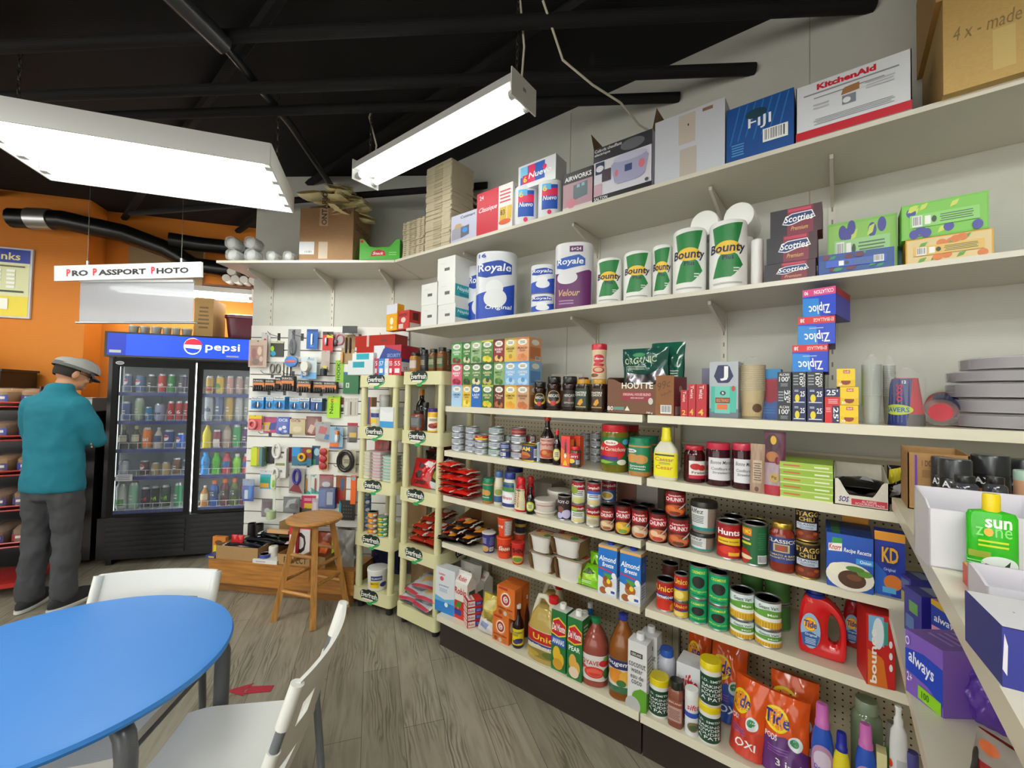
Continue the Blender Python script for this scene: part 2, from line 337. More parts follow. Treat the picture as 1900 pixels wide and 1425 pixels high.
wl=MB();P4=[kpt(.06,0),kpt(-1.43,0),kpt(-1.43,.1),kpt(.06,.1)]
wl.prism([(p.x,p.y)for p in P4][::-1],0,3.3,WH);struct(wl,'wall_back')
wo=MB();P4=[fpt(-4,.85),fpt(2.3,.85),fpt(2.3,.95),fpt(-4,.95)];wo.prism([(p.x,p.y)for p in P4],0,3.3,'#cf791c/n');struct(wo,'wall_left')
wp=MB();P4=[fpt(-4,.6),fpt(-.52,.6),fpt(-.52,.849),fpt(-4,.849)];wp.prism([(p.x,p.y)for p in P4],0,3.3,'#cf791c/n');struct(wp,'wall_pilaster')
m=MB()
for q in((-8,0,3.2,.25),(-8,2.85,3.2,3.3),(-8,.25,-6.6,2.85),(2.4,.25,3.2,2.85)):m.box(q[0],-5.1,q[1],q[2],-5,q[3],'#b9b4a8/n')
struct(m,'wall_rear')
m=MB()
for i in range(7):m.box(-6.6+i*1.49,-5.08,.25,-6.54+i*1.49,-5.02,2.85,'#8a8d90/s')
for z in(.25,2.79):m.box(-6.6,-5.08,z,2.4,-5.02,z+.06,'#8a8d90/s')
w=struct(m,'added_window_1');MB().box(-6.55,-5.055,.3,2.35,-5.05,2.8,'#dfe8ec/t.06').build('glass',w)  # unseen shop-front window, added so daylight reaches under the wall shelves
struct(MB().box(-8.1,-5,0,-8,4,3.3,'#b9b4a8/n'),'wall_end')
struct(MB().box(3.2,-5,0,3.3,4,3.3,'#c4c0b5/n'),'wall_side')
# seams of the white wall panels
sm=MB()
for X in(-1.32,-.1):sm.box(X-.002,2.2485,1.45,X+.002,2.2499,3.28,'#a9a69c')
struct(sm,'trim_1')
# white slotted display panel
def slatwall():
 m=MB();u0,u1,z1=-1.42,-.1,2.04
 zs=[z1-i*.1016 for i in range(21)]
 def bx(a,b,i0,i1,z0,z2,c):
  q=[kpt(a,i0),kpt(b,i0),kpt(b,i1),kpt(a,i1)];m.prism([(p.x,p.y)for p in q],z0,z2,c)
 bx(u0,u1,-.008,-.001,0,z1,'#5b4a44')
 for i in range(len(zs)):
  lo=max(0,zs[i]-.0936)
  if zs[i]>.02:bx(u0,u1,-.022,-.0082,lo,zs[i],'#e6e5df/s')
 struct(m,'trim_2')
slatwall()
# ceiling pipes: they run out of the right wall across the room
def pipe(p,d,ln,r,nm,lb,c='#050506/d'):
 a=Vector(p);b=a+Vector(d).normalized()*ln
 m=MB().tube([a,b],r,c,12)
 m.build(nm,lb=lb,ct='pipe')
D1=(-.84,-.55,.0)
pipe((-.316,2.249,3.09),D1,5.2,.028,'ceiling_pipe','black ceiling pipe meeting the wall above the blue water box')
pipe((-.665,2.249,3.10),D1,5.2,.026,'ceiling_pipe','black ceiling pipe meeting the wall above the white taped box')
pipe((.116,2.249,3.16),D1,5.2,.03,'ceiling_pipe','black ceiling pipe meeting the wall above the white and red appliance box')
pipe((-2.001,2.249,3.02),(-.9,-.45,0),3.2,.024,'ceiling_pipe','black ceiling pipe ending at the wall behind the egg tray stack')
m=MB().tube([(-2.05,.25,3.12),(-2.28,.68,3.12)],.045,'#343538/s',14).tube([(-2.28,.68,3.12),(-2.66,1.16,3.14),(-3.32,1.80,3.2)],.022,'#18191b/s',12)
m.build('ceiling_pipe',lb='grey sleeved pipe slanting across the dark ceiling between both lamps',ct='pipe')
m=MB()
for k in range(7):
 y=-3+k*.85
 m.tube([(-7.5,y+.6,3.25),(3,y+.2,3.25)],.03,'#050506/d',6)
struct(m,'trim_3')
# black duct and flexible pipes above the orange wall
m=MB();m.tube([fpt(-1.0,.45,3.0),fpt(-.62,.42,3.02),fpt(-.2,.5,2.98),fpt(.1,.6,2.9),fpt(.35,.62,2.76),fpt(.9,.62,2.74)],.085,'#0d0e10/s',14)
d=m.build('air_duct',lb='black round air duct running under the dark ceiling in front of orange wall',ct='duct')
MB().tube([fpt(-.86,.435,3.005),fpt(-.7,.425,3.015)],.095,'#b9babd/m',16).build('silver_collar',d)
MB().tube([fpt(.15,.55,2.98),fpt(.4,.6,2.98),fpt(1.1,.6,2.98)],.075,'#0f1012/s',12).build('air_duct',lb='short black duct beside the foam packs near the white wall end',ct='duct')
m=MB();q=[fpt(-.3,.8),fpt(.35,.8),fpt(.35,.849),fpt(-.3,.849)];m.prism([(p.x,p.y)for p in q],2.55,3.0,'#8a7350/k');m.build('wall_board',lb='tan board fixed high on the orange wall behind the hanging sign',ct='board')
# ---------------------------------------------------------------- lamps
def tube_lamp(m,a,b,r,e):m.tube([a,b],r,'#fbfff8/e%g'%e,10)
def hood_lamp(loc,rz,W_,L_,n,e,lb):
 t=thing('hood_light',loc,rz,lb,'ceiling light','hanging fluorescent lamps');h=.11
 m=MB();c='#e9e9e6/s'
 m.box(-L_/2,-W_/2,h-.008,L_/2,W_/2,h,c)
 for s in(-1,1):
  m.box(-L_/2,s*W_/2-.004,0,L_/2,s*W_/2+.004,h,c);m.box(s*L_/2-.004,-W_/2,0,s*L_/2+.004,W_/2,h,c)
 m.build('housing',t)
 m=MB()
 for k in range(n):
  y=(k-(n-1)/2)*W_/n;m.box(-L_/2+.01,y-.045,h-.03,L_/2-.01,y+.045,h-.009,'#f4f4f2/s')
 m.build('reflector',t)
 for k in range(n):
  y=(k-(n-1)/2)*W_/n;m=MB();tube_lamp(m,(-L_/2+.04,y,.042),(L_/2-.04,y,.042),.019,e);q=m.build('tube',t)
  for s in(-1,1):MB().box(s*(L_/2-.022)-.016,y-.02,.01,s*(L_/2-.022)+.016,y+.02,h-.02,'#dddddd').build('socket',q)
 for s in(-1,1):
  m=MB()
  for k in range(14):
   z=h+k*.034;a=.008
   pts=[(s*L_/2*.94+(a*math.cos(w)if k%2 else 0),(0 if k%2 else a*math.cos(w)),z+.022*math.sin(w))for w in[i*math.pi/4 for i in range(8)]]
   m.tube(pts,.0022,'#6f6a60/m',5,True)
  m.build('chain',t)
 return t
def strip_lamp(loc,rz,L_,e,lb,cords=1,hang=1):
 t=thing('strip_light',loc,rz,lb,'ceiling light','hanging fluorescent lamps');c='#e4e4e1/s';w=.088
 m=MB();m.prism([(-.088,.02),(-.04,.018),(0,.004),(.04,.018),(.088,.02),(.07,.075),(-.07,.075)],-L_/2,L_/2,c,Matrix(((0,0,1,0),(1,0,0,0),(0,1,0,0),(0,0,0,1))));m.build('housing',t)
 for s in(-1,1):
  m=MB();m.box(s*(L_/2)-.003,-w-.004,-.042,s*(L_/2)+.003,w+.004,.08,c);m.box(s*L_/2-.001+s*.003,-.01,.02,s*L_/2+s*.0045,.01,.035,'#9a9a98');m.build('end_plate',t)
 for s in(-1,1):
  m=MB();tube_lamp(m,(-L_/2+.045,s*.052,-.012),(L_/2-.045,s*.052,-.012),.019,e);q=m.build('tube',t)
  for k in(-1,1):MB().lathe([(.02,0),(.02,.03)],'#c9c9c7',12,tf=Matrix.Translation((k*(L_/2-.02)-.015,s*.052,-.012))@Matrix.Rotation(R(90),4,'Y')).build('socket',q)
 if hang:
  for s in(-1,1):
   m=MB()
   for k in range(13):
    z=.08+k*.033;pts=[(s*L_/2*.93+(.007*math.cos(w)if k%2 else 0),(0 if k%2 else .007*math.cos(w)),z+.021*math.sin(w))for w in[i*math.pi/4 for i in range(8)]]
    m.tube(pts,.002,'#6f6a60/m',5,True)
   m.build('chain',t)
 if cords:MB().tube([(-L_/2*.93+.03,.01,.08),(-L_/2*.9,.03,.2),(-L_/2*.97,.0,.38),(-L_/2*.93,.02,.5)],.005,'#d9d4c4',8).build('power_cord',t);MB().tube([(L_/2*.93+.02,.01,.08),(L_/2*.97,.02,.25),(L_/2*.94,0,.5)],.005,'#d9d4c4',8).build('power_cord',t)
 return t
hood_lamp((-2.88,.575,2.65),R(55),.60,1.22,4,LIGHT_LEFT,'wide white hood lamp with four tubes hanging on the left')
strip_lamp((-1.72,1.475,2.84),0,1.22,LIGHT_RIGHT,'narrow white strip lamp with two bare tubes hanging from chains')
for i,(x,y,a)in enumerate([(-.2,-1.2,0),(-2.6,-1.6,35),(.9,-.35,30),(-4.8,-1.0,54),(-.4,-3.2,0)]):  # unseen lamps added to brighten shelf undersides; right one inferred from brightly lit cartons
 hood_lamp((x,y,2.85),R(a),.60,1.22,3,LIGHT_BACK,('added white hood lamp for fill behind the viewer near the right shelves','added white hood lamp for fill behind the viewer over the tables','white hood lamp out of view to the right','added white hood lamp for fill over the coffee counter out of view','added white hood lamp for fill at the back of the shop')[i])
 # loose white cable across the ceiling
MB().tube([(-1.0,1.45,3.2),(-1.0,1.62,3.05),(-.93,1.78,3.0),(-.86,1.95,2.98),(-.82,2.1,2.93),(-.74,2.243,2.9),(-.715,2.243,2.72)],.0055,'#d6d0bd',8).build('loose_cable',lb='loose white cable looping from the dark ceiling to the wall',ct='cable')
# lamp above the fridge
q=strip_lamp(fpt(.32,.5,2.45),FA,1.22,22,'strip lamp behind the hanging sheet above the drinks fridge',0,0)
# ================================================================ wall shelves and brackets
BD='#d8d3c4/s'
def board(nm,poly,z,lb):
 m=MB();m.prism(poly,z,z+.018,BD);
 return m.build(nm,lb=lb,ct='shelf')
kc=[kpt(-1.43,-.002),kpt(0,-.002)]
k0=kpt(-1.43,-.42);k1=(-2.501,1.835)
board('wall_shelf',[(-2.496,1.835),(1.2,1.835),(1.2,2.248),(-2.68,2.248)],2.437,'long top wall shelf of white board carrying boxes and egg trays')
board('wall_shelf',[(k0.x,k0.y),k1,(-2.686,2.245),(kc[0].x,kc[0].y)],2.437,'top corner shelf of white board carrying foam packs and the open carton')
board('wall_shelf',[(-2.35,1.835),(1.2,1.835),(1.2,2.248),(-2.35,2.248)],1.935,'lower wall shelf of white board carrying paper goods')
def bracket(x,y,z,rz,lb,dp=.3):
 t=thing('shelf_bracket',(x,y,z),rz,lb,'bracket','white metal brackets under the wall shelves')
 m=MB();m.prism([(0,0),(-dp,-.004),(-dp,-.02),(-.03,-.085),(0,-.1)],-.006,.006,'#d6d2c8/s',Matrix(((0,0,1,0),(1,0,0,0),(0,1,0,0),(0,0,0,1))));m.build('arm',t)
 m=MB();m.box(-.014,-.006,-.5,.014,-.0003,-.001,'#d0ccc0/s')
 for i in range(8):m.box(-.003,-.0064,-.06-i*.055,.003,-.0061,-.04-i*.055,'#77746c')
 m.build('wall_strip',t)
for i,x in enumerate((-.02,-.44,-1.12,-1.93)):
 w=('fourth','third','second','first')[i]
 bracket(x,2.249,2.437,0,'white bracket under the top shelf, %s from the room corner'%w)
 if i<3:bracket(x,2.249,1.935,0,'white bracket under the paper goods shelf, %s from the left'%('third','second','first')[i])
for i,u in enumerate((-1.27,-.75,-.25)):
 p=kpt(u,-.001);bracket(p.x,p.y,2.437,KA,'white bracket under the corner shelf, %s one from the left'%('first','second','third')[i])
 # ================================================================ long shelving units
CR_='#e3dcc6/s';GY,GB=1.79,2.235
ZS=(1.434,1.165,.895,.618)
def gondola(x0,x1,lb,zs=ZS,deck=.19,pt=1.35):
 t=thing('shelving_unit',(0,0,0),0,lb,'shelving')
 m=MB();m.box(x0,GY+.012,0,x1,GB,deck-.035,'#2a201c/s');m.build('plinth',t)
 m=MB();m.box(x0,GY-.02,deck-.035,x1,GB,deck,CR_);m.build('bottom_deck',t)
 m=MB();m.box(x0+.03,GB-.001,deck,x1-.03,GB+.004,pt,'#pegboard');m.box(x0,GB-.004,pt,x1,GB+.004,pt+.01,CR_);m.build('back_panel',t)
 for x in(x0+.012,x1-.012):MB().box(x-.014,GB-.03,deck,x+.014,GB+.003,1.43,'#cdc5ae/s').build('upright',t)
 for z in zs:
  m=MB();g=.008
  m.box(x0+g,GY,z-.004,x1-g,GB-.03,z,CR_);m.box(x0+g,GY,z-.033,x1-g,GY+.012,z-.0039,CR_)
  for x in(x0+g,x1-g-.003):m.prism([(GY+.012,z-.004),(GB-.03,z-.004),(GB-.03,z-.075),(GB-.12,z-.06),(GY+.03,z-.03),(GY+.012,z-.03)],x,x+.003,'#d2cab2/s',Matrix(((0,0,1,0),(1,0,0,0),(0,1,0,0),(0,0,0,1))))
  m.build('shelf',t)
 return t
gondola(-1.90,-.662,'long cream shelving unit beside the plastic racks with tea on top')
PEG2=1.28
gondola(-.655,.57,'cream shelving unit at the right end holding detergents and foil boxes',pt=PEG2)
# side unit: two shelves running towards the viewer on the right
t=thing('side_shelving',(0,0,0),0,'cream side shelving running toward the viewer at the right edge','shelving')
for z,x in((1.215,.13),(.875,.122)):
 m=MB();m.box(x,.3,z-.035,.56,GY-.03,z,CR_);m.build('shelf',t)
MB().box(.56,.3,0,.58,GY-.03,1.4,'#pegboard').build('back_panel',t)
MB().box(.135,.32,0,.56,GY-.04,.15,'#2a201c/s').build('plinth',t)
# ================================================================ plastic racks
RK='#dcd7a9/s'
def logo(m,fn,w=1):
 m.art(fn,[('e',.25,.62,.25,.3,'#14251c'),('e',.5,.72,.22,.27,'#14251c'),('e',.76,.66,.24,.3,'#14251c'),('r',.08,.32,.92,.66,'#14251c'),('p',[(.42,.0),(.9,.3),(1.04,.52),(.72,.34)],'#2f9a55'),('e',.55,.1,.16,.1,'#2f9a55'),('r',.14,.3,.72,.38,'#f4f4ee'),('t','Everfresh',.07,.46,.95,.8,'#fbfbf6')],1,1,.0006)
def rack(p,a,w,d,zs,lb,side=0):
 t=thing('plastic_rack',(p[0],p[1],0),a,lb,'rack');h=.085
 for i,z in enumerate(zs):
  m=MB();r=.028
  pl=[]
  for cx,cy,s in((w/2-r,-d/2+r,-90),(w/2-r,d/2-r,0),(-w/2+r,d/2-r,90),(-w/2+r,-d/2+r,180)):
   pl+=[(cx+r*math.cos(R(s+k*22.5)),cy+r*math.sin(R(s+k*22.5)))for k in range(5)]
  m.prism(pl,z-.012,z,RK)
  q=[(x*.985,y*.985)for x,y in pl];n=len(pl)
  m.add([(x,y,z-.006)for x,y in pl]+[(x*1.004,y*1.004,z-h)for x,y in pl]+[(x*.97,y*.97,z-h)for x,y in pl],[(j,n+j,n+(j+1)%n,(j+1)%n)[::-1]for j in range(n)]+[(n+j,2*n+j,2*n+(j+1)%n,n+(j+1)%n)[::-1]for j in range(n)],RK,True)
  s=m.build('shelf_tray',t)
  k=MB();lw,lh=.165,.105
  if not(side and i==4):logo(k,lambda u,v,o:(-w/2+.08+u*lw,-d/2-.0006-o,z-h+v*lh-.012))
  if side and i==3:
   k2=MB();logo(k2,lambda u,v,o:(w/2+.0006+o,-d/2+.16+u*lw,z-h+v*lh-.012));k2.build('logo_sticker',s)
  if k.v:k.build('logo_sticker',s)
  if i<len(zs)-1:
   for sx in(-1,1):
    for sy in(-1,1):MB().lathe([(.021,zs[i+1]-.002),(.0235,zs[i+1]+.02),(.022,z-h),(.024,z-h-.0),(.022,z-.015)],RK,16,sx*(w/2-.031),sy*(d/2-.031)).build('post',t)
 for sx in(-1,1):
  for sy in(-1,1):MB().lathe([(.012,0),(.022,.002),(.024,.03),(.026,zs[-1]-h-.002)],'#1c1c1e/s',14,sx*(w/2-.045),sy*(d/2-.045)).build('foot',t)
 return t
A1=math.atan2(.2,.98);A2=math.atan2(.04,1)
def rpt(o,a,u,inn):return(o[0]+u*math.cos(a)-inn*math.sin(a),o[1]+u*math.sin(a)+inn*math.cos(a))
RD=.34
rack(rpt((-2.714,1.717),A1,.175,RD/2),A1,.352,RD,(1.63,1.268,.895,.52,.145),'yellowed plastic shelf rack standing left, in front of the slotted wall')
rack(rpt((-2.322,1.79),A2,.19,RD/2),A2,.375,RD,(1.65,1.262,.885,.512,.13),'yellowed plastic shelf rack standing beside the long shelving unit',1)
# ================================================================ drinks fridge
def fridge():
 t=thing('drinks_fridge',tuple(fpt(0,0)),FA,'tall black two-door drinks fridge with a lit blue header sign','fridge')
 u0,u1,D,H=-.03,1.32,.74,1.975;K='#101114/s'
 m=MB();m.box(u0,0,.05,u1,D,.40,K);m.box(u0,.05,.4,u0+.04,D,1.975,K);m.box(u1-.04,.05,.4,u1,D,1.975,K)
 m.box(u0,D-.02,.4,u1,D,1.975,'#c9ccd0');m.box(u0+.04,.06,1.76,u1-.04,D-.02,1.975,K);m.box(u0+.04,.06,.4,u1-.04,D-.02,.41,'#d5d8dc')
 m.box(.055+.012,.07,.41,.062+.012,D-.02,1.76,'#d5d8dc');m.box(u0+.06,.02,0,u0+.1,.1,.05,K);m.box(u1-.1,.02,0,u1-.06,.1,.05,K)
 m.build('cabinet',t)
 m=MB()
 for a,b in((u0+.06,.6),(.64,u1-.05)):
  for i in range(7):m.box(a,-.008,.09+i*.042,b,-.0002,.115+i*.042,'#1b1c20/s')
 m.build('grille',t)
 m=MB();m.box(u0,-.02,1.765,u1,.06,1.98,K);hd=m.build('header',t)
 m=MB();w0,w1,z0,z1=u0+.02,u1-.02,1.782,1.966
 fn=lambda u,v,o:(w0+(w1-w0)*u,-.0205-o,z0+(z1-z0)*v)
 m.art(fn,[('r',0,0,1,1,'#0b3fd0/e1.1'),('r',.0,0,.1,1,'#0a2aa0/e.7')],8)
 m.art(fn,[('e',.47,.55,.052,.4,'#dfe8f5/e1'),('p',[(.42+.053*(1-math.cos(math.pi*i/12)),.62+.3*math.sin(math.pi*i/12))for i in range(13)],'#d81f35/e1'),('p',[(.425,.47),(.515,.42),(.5,.26),(.47,.2),(.44,.27)],'#0a3bb8/e1'),('t','pepsi',.545,.28,.75,.74,'#f4f8ff/e1.4',0,.4),('r',.67,.09,.745,.17,'#bfc7d6'),('r',.012,.1,.075,.23,'#cfd4dd')],1,1,.0012)
 m.build('lit_sign',hd)
 for k,(a,b)in enumerate(((.03,.625),(.635,1.29))):
  y=-.012 if k==0 else .012
  m=MB();z0,z1,e=.405,1.755,.042
  for q in((a,z0,a+e,z1),(b-e,z0,b,z1),(a+e,z0,b-e,z0+e*.6),(a+e,z1-.07,b-e,z1)):m.box(q[0],y,q[1],q[2],y+.022,q[3],'#050506/d')
  if k==0:
   m.art(lambda u,v,o:(a+.02+u*.06,y-.0005-o,1.7+v*.03),[('e',.5,.5,.5,.5,'#d8d8d8'),('e',.5,.5,.42,.36,'#8f959c')],1)
   m.art(lambda u,v,o:(a+e+.01+u*.12,y+.009-o,.71+v*.055),[('r',0,0,1,1,'#c9ccd0'),('l',.1,.1,.9,.9,3,'#7d8288')],1)
  dr=m.build('sliding_door',t)
  MB().box(a+e,y+.010,z0+e*.6,b-e,y+.013,z1-.07,'#c8d4dc/t.07').build('glass',dr)
 MB().box(.615,.04,.42,.65,.055,1.74,'#f4fbff/e5').build('light_strip',t)
 MB().box(.025,.06,.42,.045,.075,1.74,'#f4fbff/e1.2').build('light_strip',t)
 for zz in FZ:
  for a,b in((.055,.615),(.655,1.27)):
   m=MB();m.box(a,.05,zz-.004,b,D-.05,zz,'#e6e8ea');m.box(a,.042,zz-.028,b,.05,zz+.002,'#1b2a78/s')
   for i in range(9):x=a+.02+i*(b-a-.04)/8;m.tube([(x,.046,zz),(x,.046,zz+.055)],.0016,'#eef0f2',5)
   m.tube([(a+.02,.046,zz+.055),(b-.02,.046,zz+.055)],.002,'#eef0f2',5);m.build('fridge_shelf',t)
FZ=(1.464,1.217,.972,.736,.447)
fridge()
# ================================================================ table and chairs
def table():
 t=thing('round_table',(-1.75,.18,0),0,'round blue cafe table with bent grey tube legs','table')
 r=.425;m=MB();m.lathe([(r-.02,.694),(r-.004,.698),(r,.707),(r-.004,.716),(r-.02,.72),(.001,.72)],'#3886da',72);m.build('tabletop',t)
 G='#55575a/s'
 for a0,a1 in((78,13),(258,193)):
  pts=[]
  A=Vector((math.cos(R(a0)),math.sin(R(a0)),0));B=Vector((math.cos(R(a1)),math.sin(R(a1)),0));rr=.4
  pa,pb=A*rr,B*rr;ia,ib=A*.28,B*.28
  for P,I in((pa,ia),):pts+=[P*1.06,P+Vector((0,0,.35)),P+Vector((0,0,.61)),P*.97+Vector((0,0,.655)),P*.9+Vector((0,0,.677)),I+Vector((0,0,.68))]
  q=[pb*1.06,pb+Vector((0,0,.35)),pb+Vector((0,0,.61)),pb*.97+Vector((0,0,.655)),pb*.9+Vector((0,0,.677)),ib+Vector((0,0,.68))]
  for P in(pts,q):MB().tube(P,.0235,G,12).build('leg',t)
 MB().box(-.2,-.02,.66,.2,.02,.692,G).build('under_rail',t)
table()
def chair(x,y,a,lb):
# seat centre; the sitter faces local -y
 t=thing('cafe_chair',(x,y,0),a,lb,'chair');Wt='#ecebe6/s';G='#6c7076/s';w=.205
 m=MB()
 def seat(u,v,s=0):
  xx=(u-.5)*.41;yy=-.2+v*.4;z=.435+.018*(2*u-1)**2*(1-.3*v)-.03*max(0,.18-v)**1.2*4+.008*v
  return(xx*(1-.06*(1-v)),yy,z-s)
 m.grid(lambda u,v:seat(u,v),14,14,Wt);m.grid(lambda u,v:seat(1-u,v,.012),14,14,Wt)
 ed=[(i/14,0)for i in range(15)]+[(1,i/14)for i in range(1,15)]+[(1-i/14,1)for i in range(1,15)]+[(0,1-i/14)for i in range(1,14)]
 m.add([seat(*q)for q in ed]+[(lambda p:(p[0],p[1],p[2]-.03))(seat(*q))for q in ed],[(i,len(ed)+i,len(ed)+(i+1)%len(ed),(i+1)%len(ed))for i in range(len(ed))],Wt,True);m.build('seat',t)
 m=MB()
 def back(u,v,s):
  xx=(u-.5)*.415;cv=.035*(1-(2*u-1)**2);yy=.2+.075*v+cv*.9+s;z=.53+.245*v
  return(xx,yy,z)
 ok=lambda i,j:not(j in(3,4)and(i in(2,3,10,11)))
 for s,fl in((0,0),(.012,1)):
  vs=[back(i/14,j/8,s)for j in range(9)for i in range(15)]
  fs=[(j*15+i,j*15+i+1,(j+1)*15+i+1,(j+1)*15+i)for j in range(8)for i in range(14)if ok(i,j)]
  m.add(vs,[f[::-1]for f in fs]if fl else fs,Wt,True)
 for i in range(14):
  for j in range(8):
   if ok(i,j):
    for(di,dj,e0,e1)in((-1,0,(i,j),(i,j+1)),(1,0,(i+1,j),(i+1,j+1)),(0,-1,(i,j),(i+1,j)),(0,1,(i,j+1),(i+1,j+1))):
     a_,b_=i+di,j+dj
     if a_<0 or a_>13 or b_<0 or b_>7 or not ok(a_,b_):
      p,q=(e0[0]/14,e0[1]/8),(e1[0]/14,e1[1]/8);m.add([back(*p,0),back(*q,0),back(*q,.012),back(*p,.012)],[(0,1,2,3)],Wt)
 bk=m.build('backrest',t)
 for s in(-1,1):
  for z0,z1 in((.535,.61),(.665,.772)):
   f=lambda z:(s*.207,.2+.075*(z-.53)/.245+.004,z)
   MB().tube([f(z0),f(z1)],.017,Wt,14).build('sleeve',bk)
  MB().tube([(s*.2,.245,0),(s*.205,.215,.3),(s*.207,.198,.45),(s*.207,.2+.004,.53),(s*.207,.277,.768)],.0125,G,12).build('rear_leg',t)
  MB().tube([(s*.195,-.2,0),(s*.19,-.16,.36),(s*.185,-.12,.408),(s*.19,.05,.41),(s*.203,.2,.42)],.0125,G,12).build('front_leg',t)
 MB().tube([(-.19,-.02,.41),(.19,-.02,.41)],.01,G,8).build('cross_rail',t)
chair(-1.415,.488,R(-45.6),'white plastic cafe chair seen from its side at the right of the blue table')
chair(-1.92,.305,R(47),'white plastic cafe chair tucked in at the far side of the blue table')
# ---------------------------------------------------------------- stool
def stool():
 t=thing('wooden_stool',(-2.83,1.49,0),R(20),'round-seated light wooden stool in front of the low wooden platform','stool');Wd='#b98343/wz';h=.655
 MB().lathe([(.12,h-.034),(.168,h-.03),(.178,h-.018),(.176,h-.006),(.16,h),(.12,h-.004),(.001,h-.006)],'#b98343/wx',48).build('seat',t)
 for k in range(4):
  a=R(45+90*k);c,s=math.cos(a),math.sin(a)
  top=Vector((c*.105,s*.105,h-.03));bot=Vector((c*.225,s*.225,0));d=(bot-top);tf=Matrix.Translation((top+bot)/2)@d.to_track_quat('Z','Y').to_matrix().to_4x4()
  MB().box(-.018,-.018,-d.length/2,.018,.018,d.length/2,Wd,tf).build('leg',t)
 for z,o in((.19,0),(.36,1),(.25,1),(.42,0)):
  f=.105+.12*(h-.03-z)/(h-.03)
  for k in(0,2):
   a=R(45+90*(k+o));b=R(135+90*(k+o));MB().tube([(math.cos(a)*f,math.sin(a)*f,z),(math.cos(b)*f,math.sin(b)*f,z)],.0115,'#b98343/wx',10).build('rung',t)
stool()
# ---------------------------------------------------------------- low platform before the slotted wall
PA=math.atan2(.486,.874)
t=thing('display_platform',(-3.715,1.155,0),PA,'low wooden display platform in front of the slotted wall','platform')
MB().box(0,0,.075,1.16,.29,.24,'#a9702f/wx').build('top_box',t);MB().box(.02,.05,0,1.14,.28,.075,'#8a5a26/wx').build('plinth',t)
# ---------------------------------------------------------------- hanging sign
a=(-4.137,.34,2.25);b=(-3.36,.94,2.303);SA=math.atan2(b[1]-a[1],b[0]-a[0]);sl=math.hypot(b[0]-a[0],b[1]-a[1])
t=thing('hanging_sign',(a[0],a[1],2.203),SA,'white hanging sign reading PRO PASSPORT PHOTO in red and black letters','sign',ry=-.05)
m=MB();m.box(0,-.008,0,sl,.008,.102,'#eceef0/s');m.build('board',t)
m=MB();fn=lambda u,v,o:(u*sl,-.0085-o,v*.102)
m.art(fn,[('t','P',.085,.28,.112,.75,'#d8232b',0,2.4),('t','RO',.122,.28,.232,.66,'#1a1a1c',0,2.4),('t','P',.265,.28,.292,.75,'#d8232b',0,2.4),('t','ASSPORT',.302,.28,.625,.66,'#1a1a1c',0,2.4),('t','P',.66,.28,.687,.75,'#d8232b',0,2.4),('t','HOTO',.697,.28,.915,.66,'#1a1a1c',0,2.4)],1,1,.0005)
m.build('lettering',t)
for u in(.22,.86):
 MB().tube([(u*sl,0,.10),(u*sl,0,.13)],.008,'#b8b8b8/m',8).build('hook',t)
 MB().tube([(u*sl,0,.13),(u*sl+.02,.01,1.05)],.0018,'#8e8a80/m',5).build('wire',t)
p=Vector((-4.03,.45,0));d=Vector((math.cos(SA),math.sin(SA),0));sw=.765
t=thing('translucent_sheet',(p.x,p.y,1.925),SA,'translucent white roll-down sheet hanging below the passport photo sign','sheet',ry=-.02)
MB().box(0,-.001,.012,sw,.001,.285,'#b0b0b6/l.84').build('sheet',t);MB().tube([(-.02,0,.008),(sw+.02,0,.008)],.008,'#b9babd/m',10).build('bottom_bar',t);MB().tube([(0,0,.29),(sw,0,.29)],.012,'#d8d9dc/s',10).build('top_rail',t)
# ---------------------------------------------------------------- menu board on the orange wall
q=fpt(-1.45,.597)
t=thing('menu_board',(q.x,q.y,2.12),FA,'blue and yellow menu board on the orange wall, cut by the left edge','menu board');w,h=.53,.645
MB().box(0,-.02,0,w,0,h,'#c9ccd4/s').build('frame',t)
m=MB();m.art(lambda u,v,o:(.015+u*(w-.03),-.021-o,.015+v*(h-.03)),[('r',0,0,1,1,'#d8d8a8'),('r',0,0,1,.3,'#e6cf3a'),('r',0,.8,1,1,'#27389a'),('t','Drinks',.3,.84,.86,.95,'#e8dc8a')]+[('r',.08+.2*i,.42+.06*j,.2+.2*i,.455+.06*j,'#f4f4ee')for i in range(4)for j in range(5)]+[('l',.05,.72,.95,.77,1,'#555533'),('r',.2,.1,.36,.24,'#f2f2ee'),('r',.55,.1,.72,.26,'#f0eee0'),('l',.05,.34,.95,.4,1,'#3a3a30')],1,1,.0004);m.build('printed_panel',t)
# ---------------------------------------------------------------- counter with boxes, bread rack
q=fpt(-.75,-.02)
t=thing('coffee_counter',(q.x,q.y,0),FA,'black counter between the bread rack and the fridge, behind the person','counter')
MB().box(0,.06,.05,.66,.6,1.27,'#141416/s').build('cabinet',t);MB().box(-.01,.03,1.27,.67,.61,1.3,'#1d1d20/s').build('countertop',t);MB().box(.3,.045,.1,.305,.059,1.2,'#060607').build('door_gap',t)
q=fpt(-1.95,.06)
t=thing('black_cabinet',(q.x,q.y,0),FA,'tall black cabinet behind the bread rack at the left edge','cabinet')
MB().box(0,.12,0,1.12,.5,1.62,'#151518/s').build('body',t);MB().box(0,.10,1.62,1.14,.5,1.64,'#1d1d20/s').build('top',t)
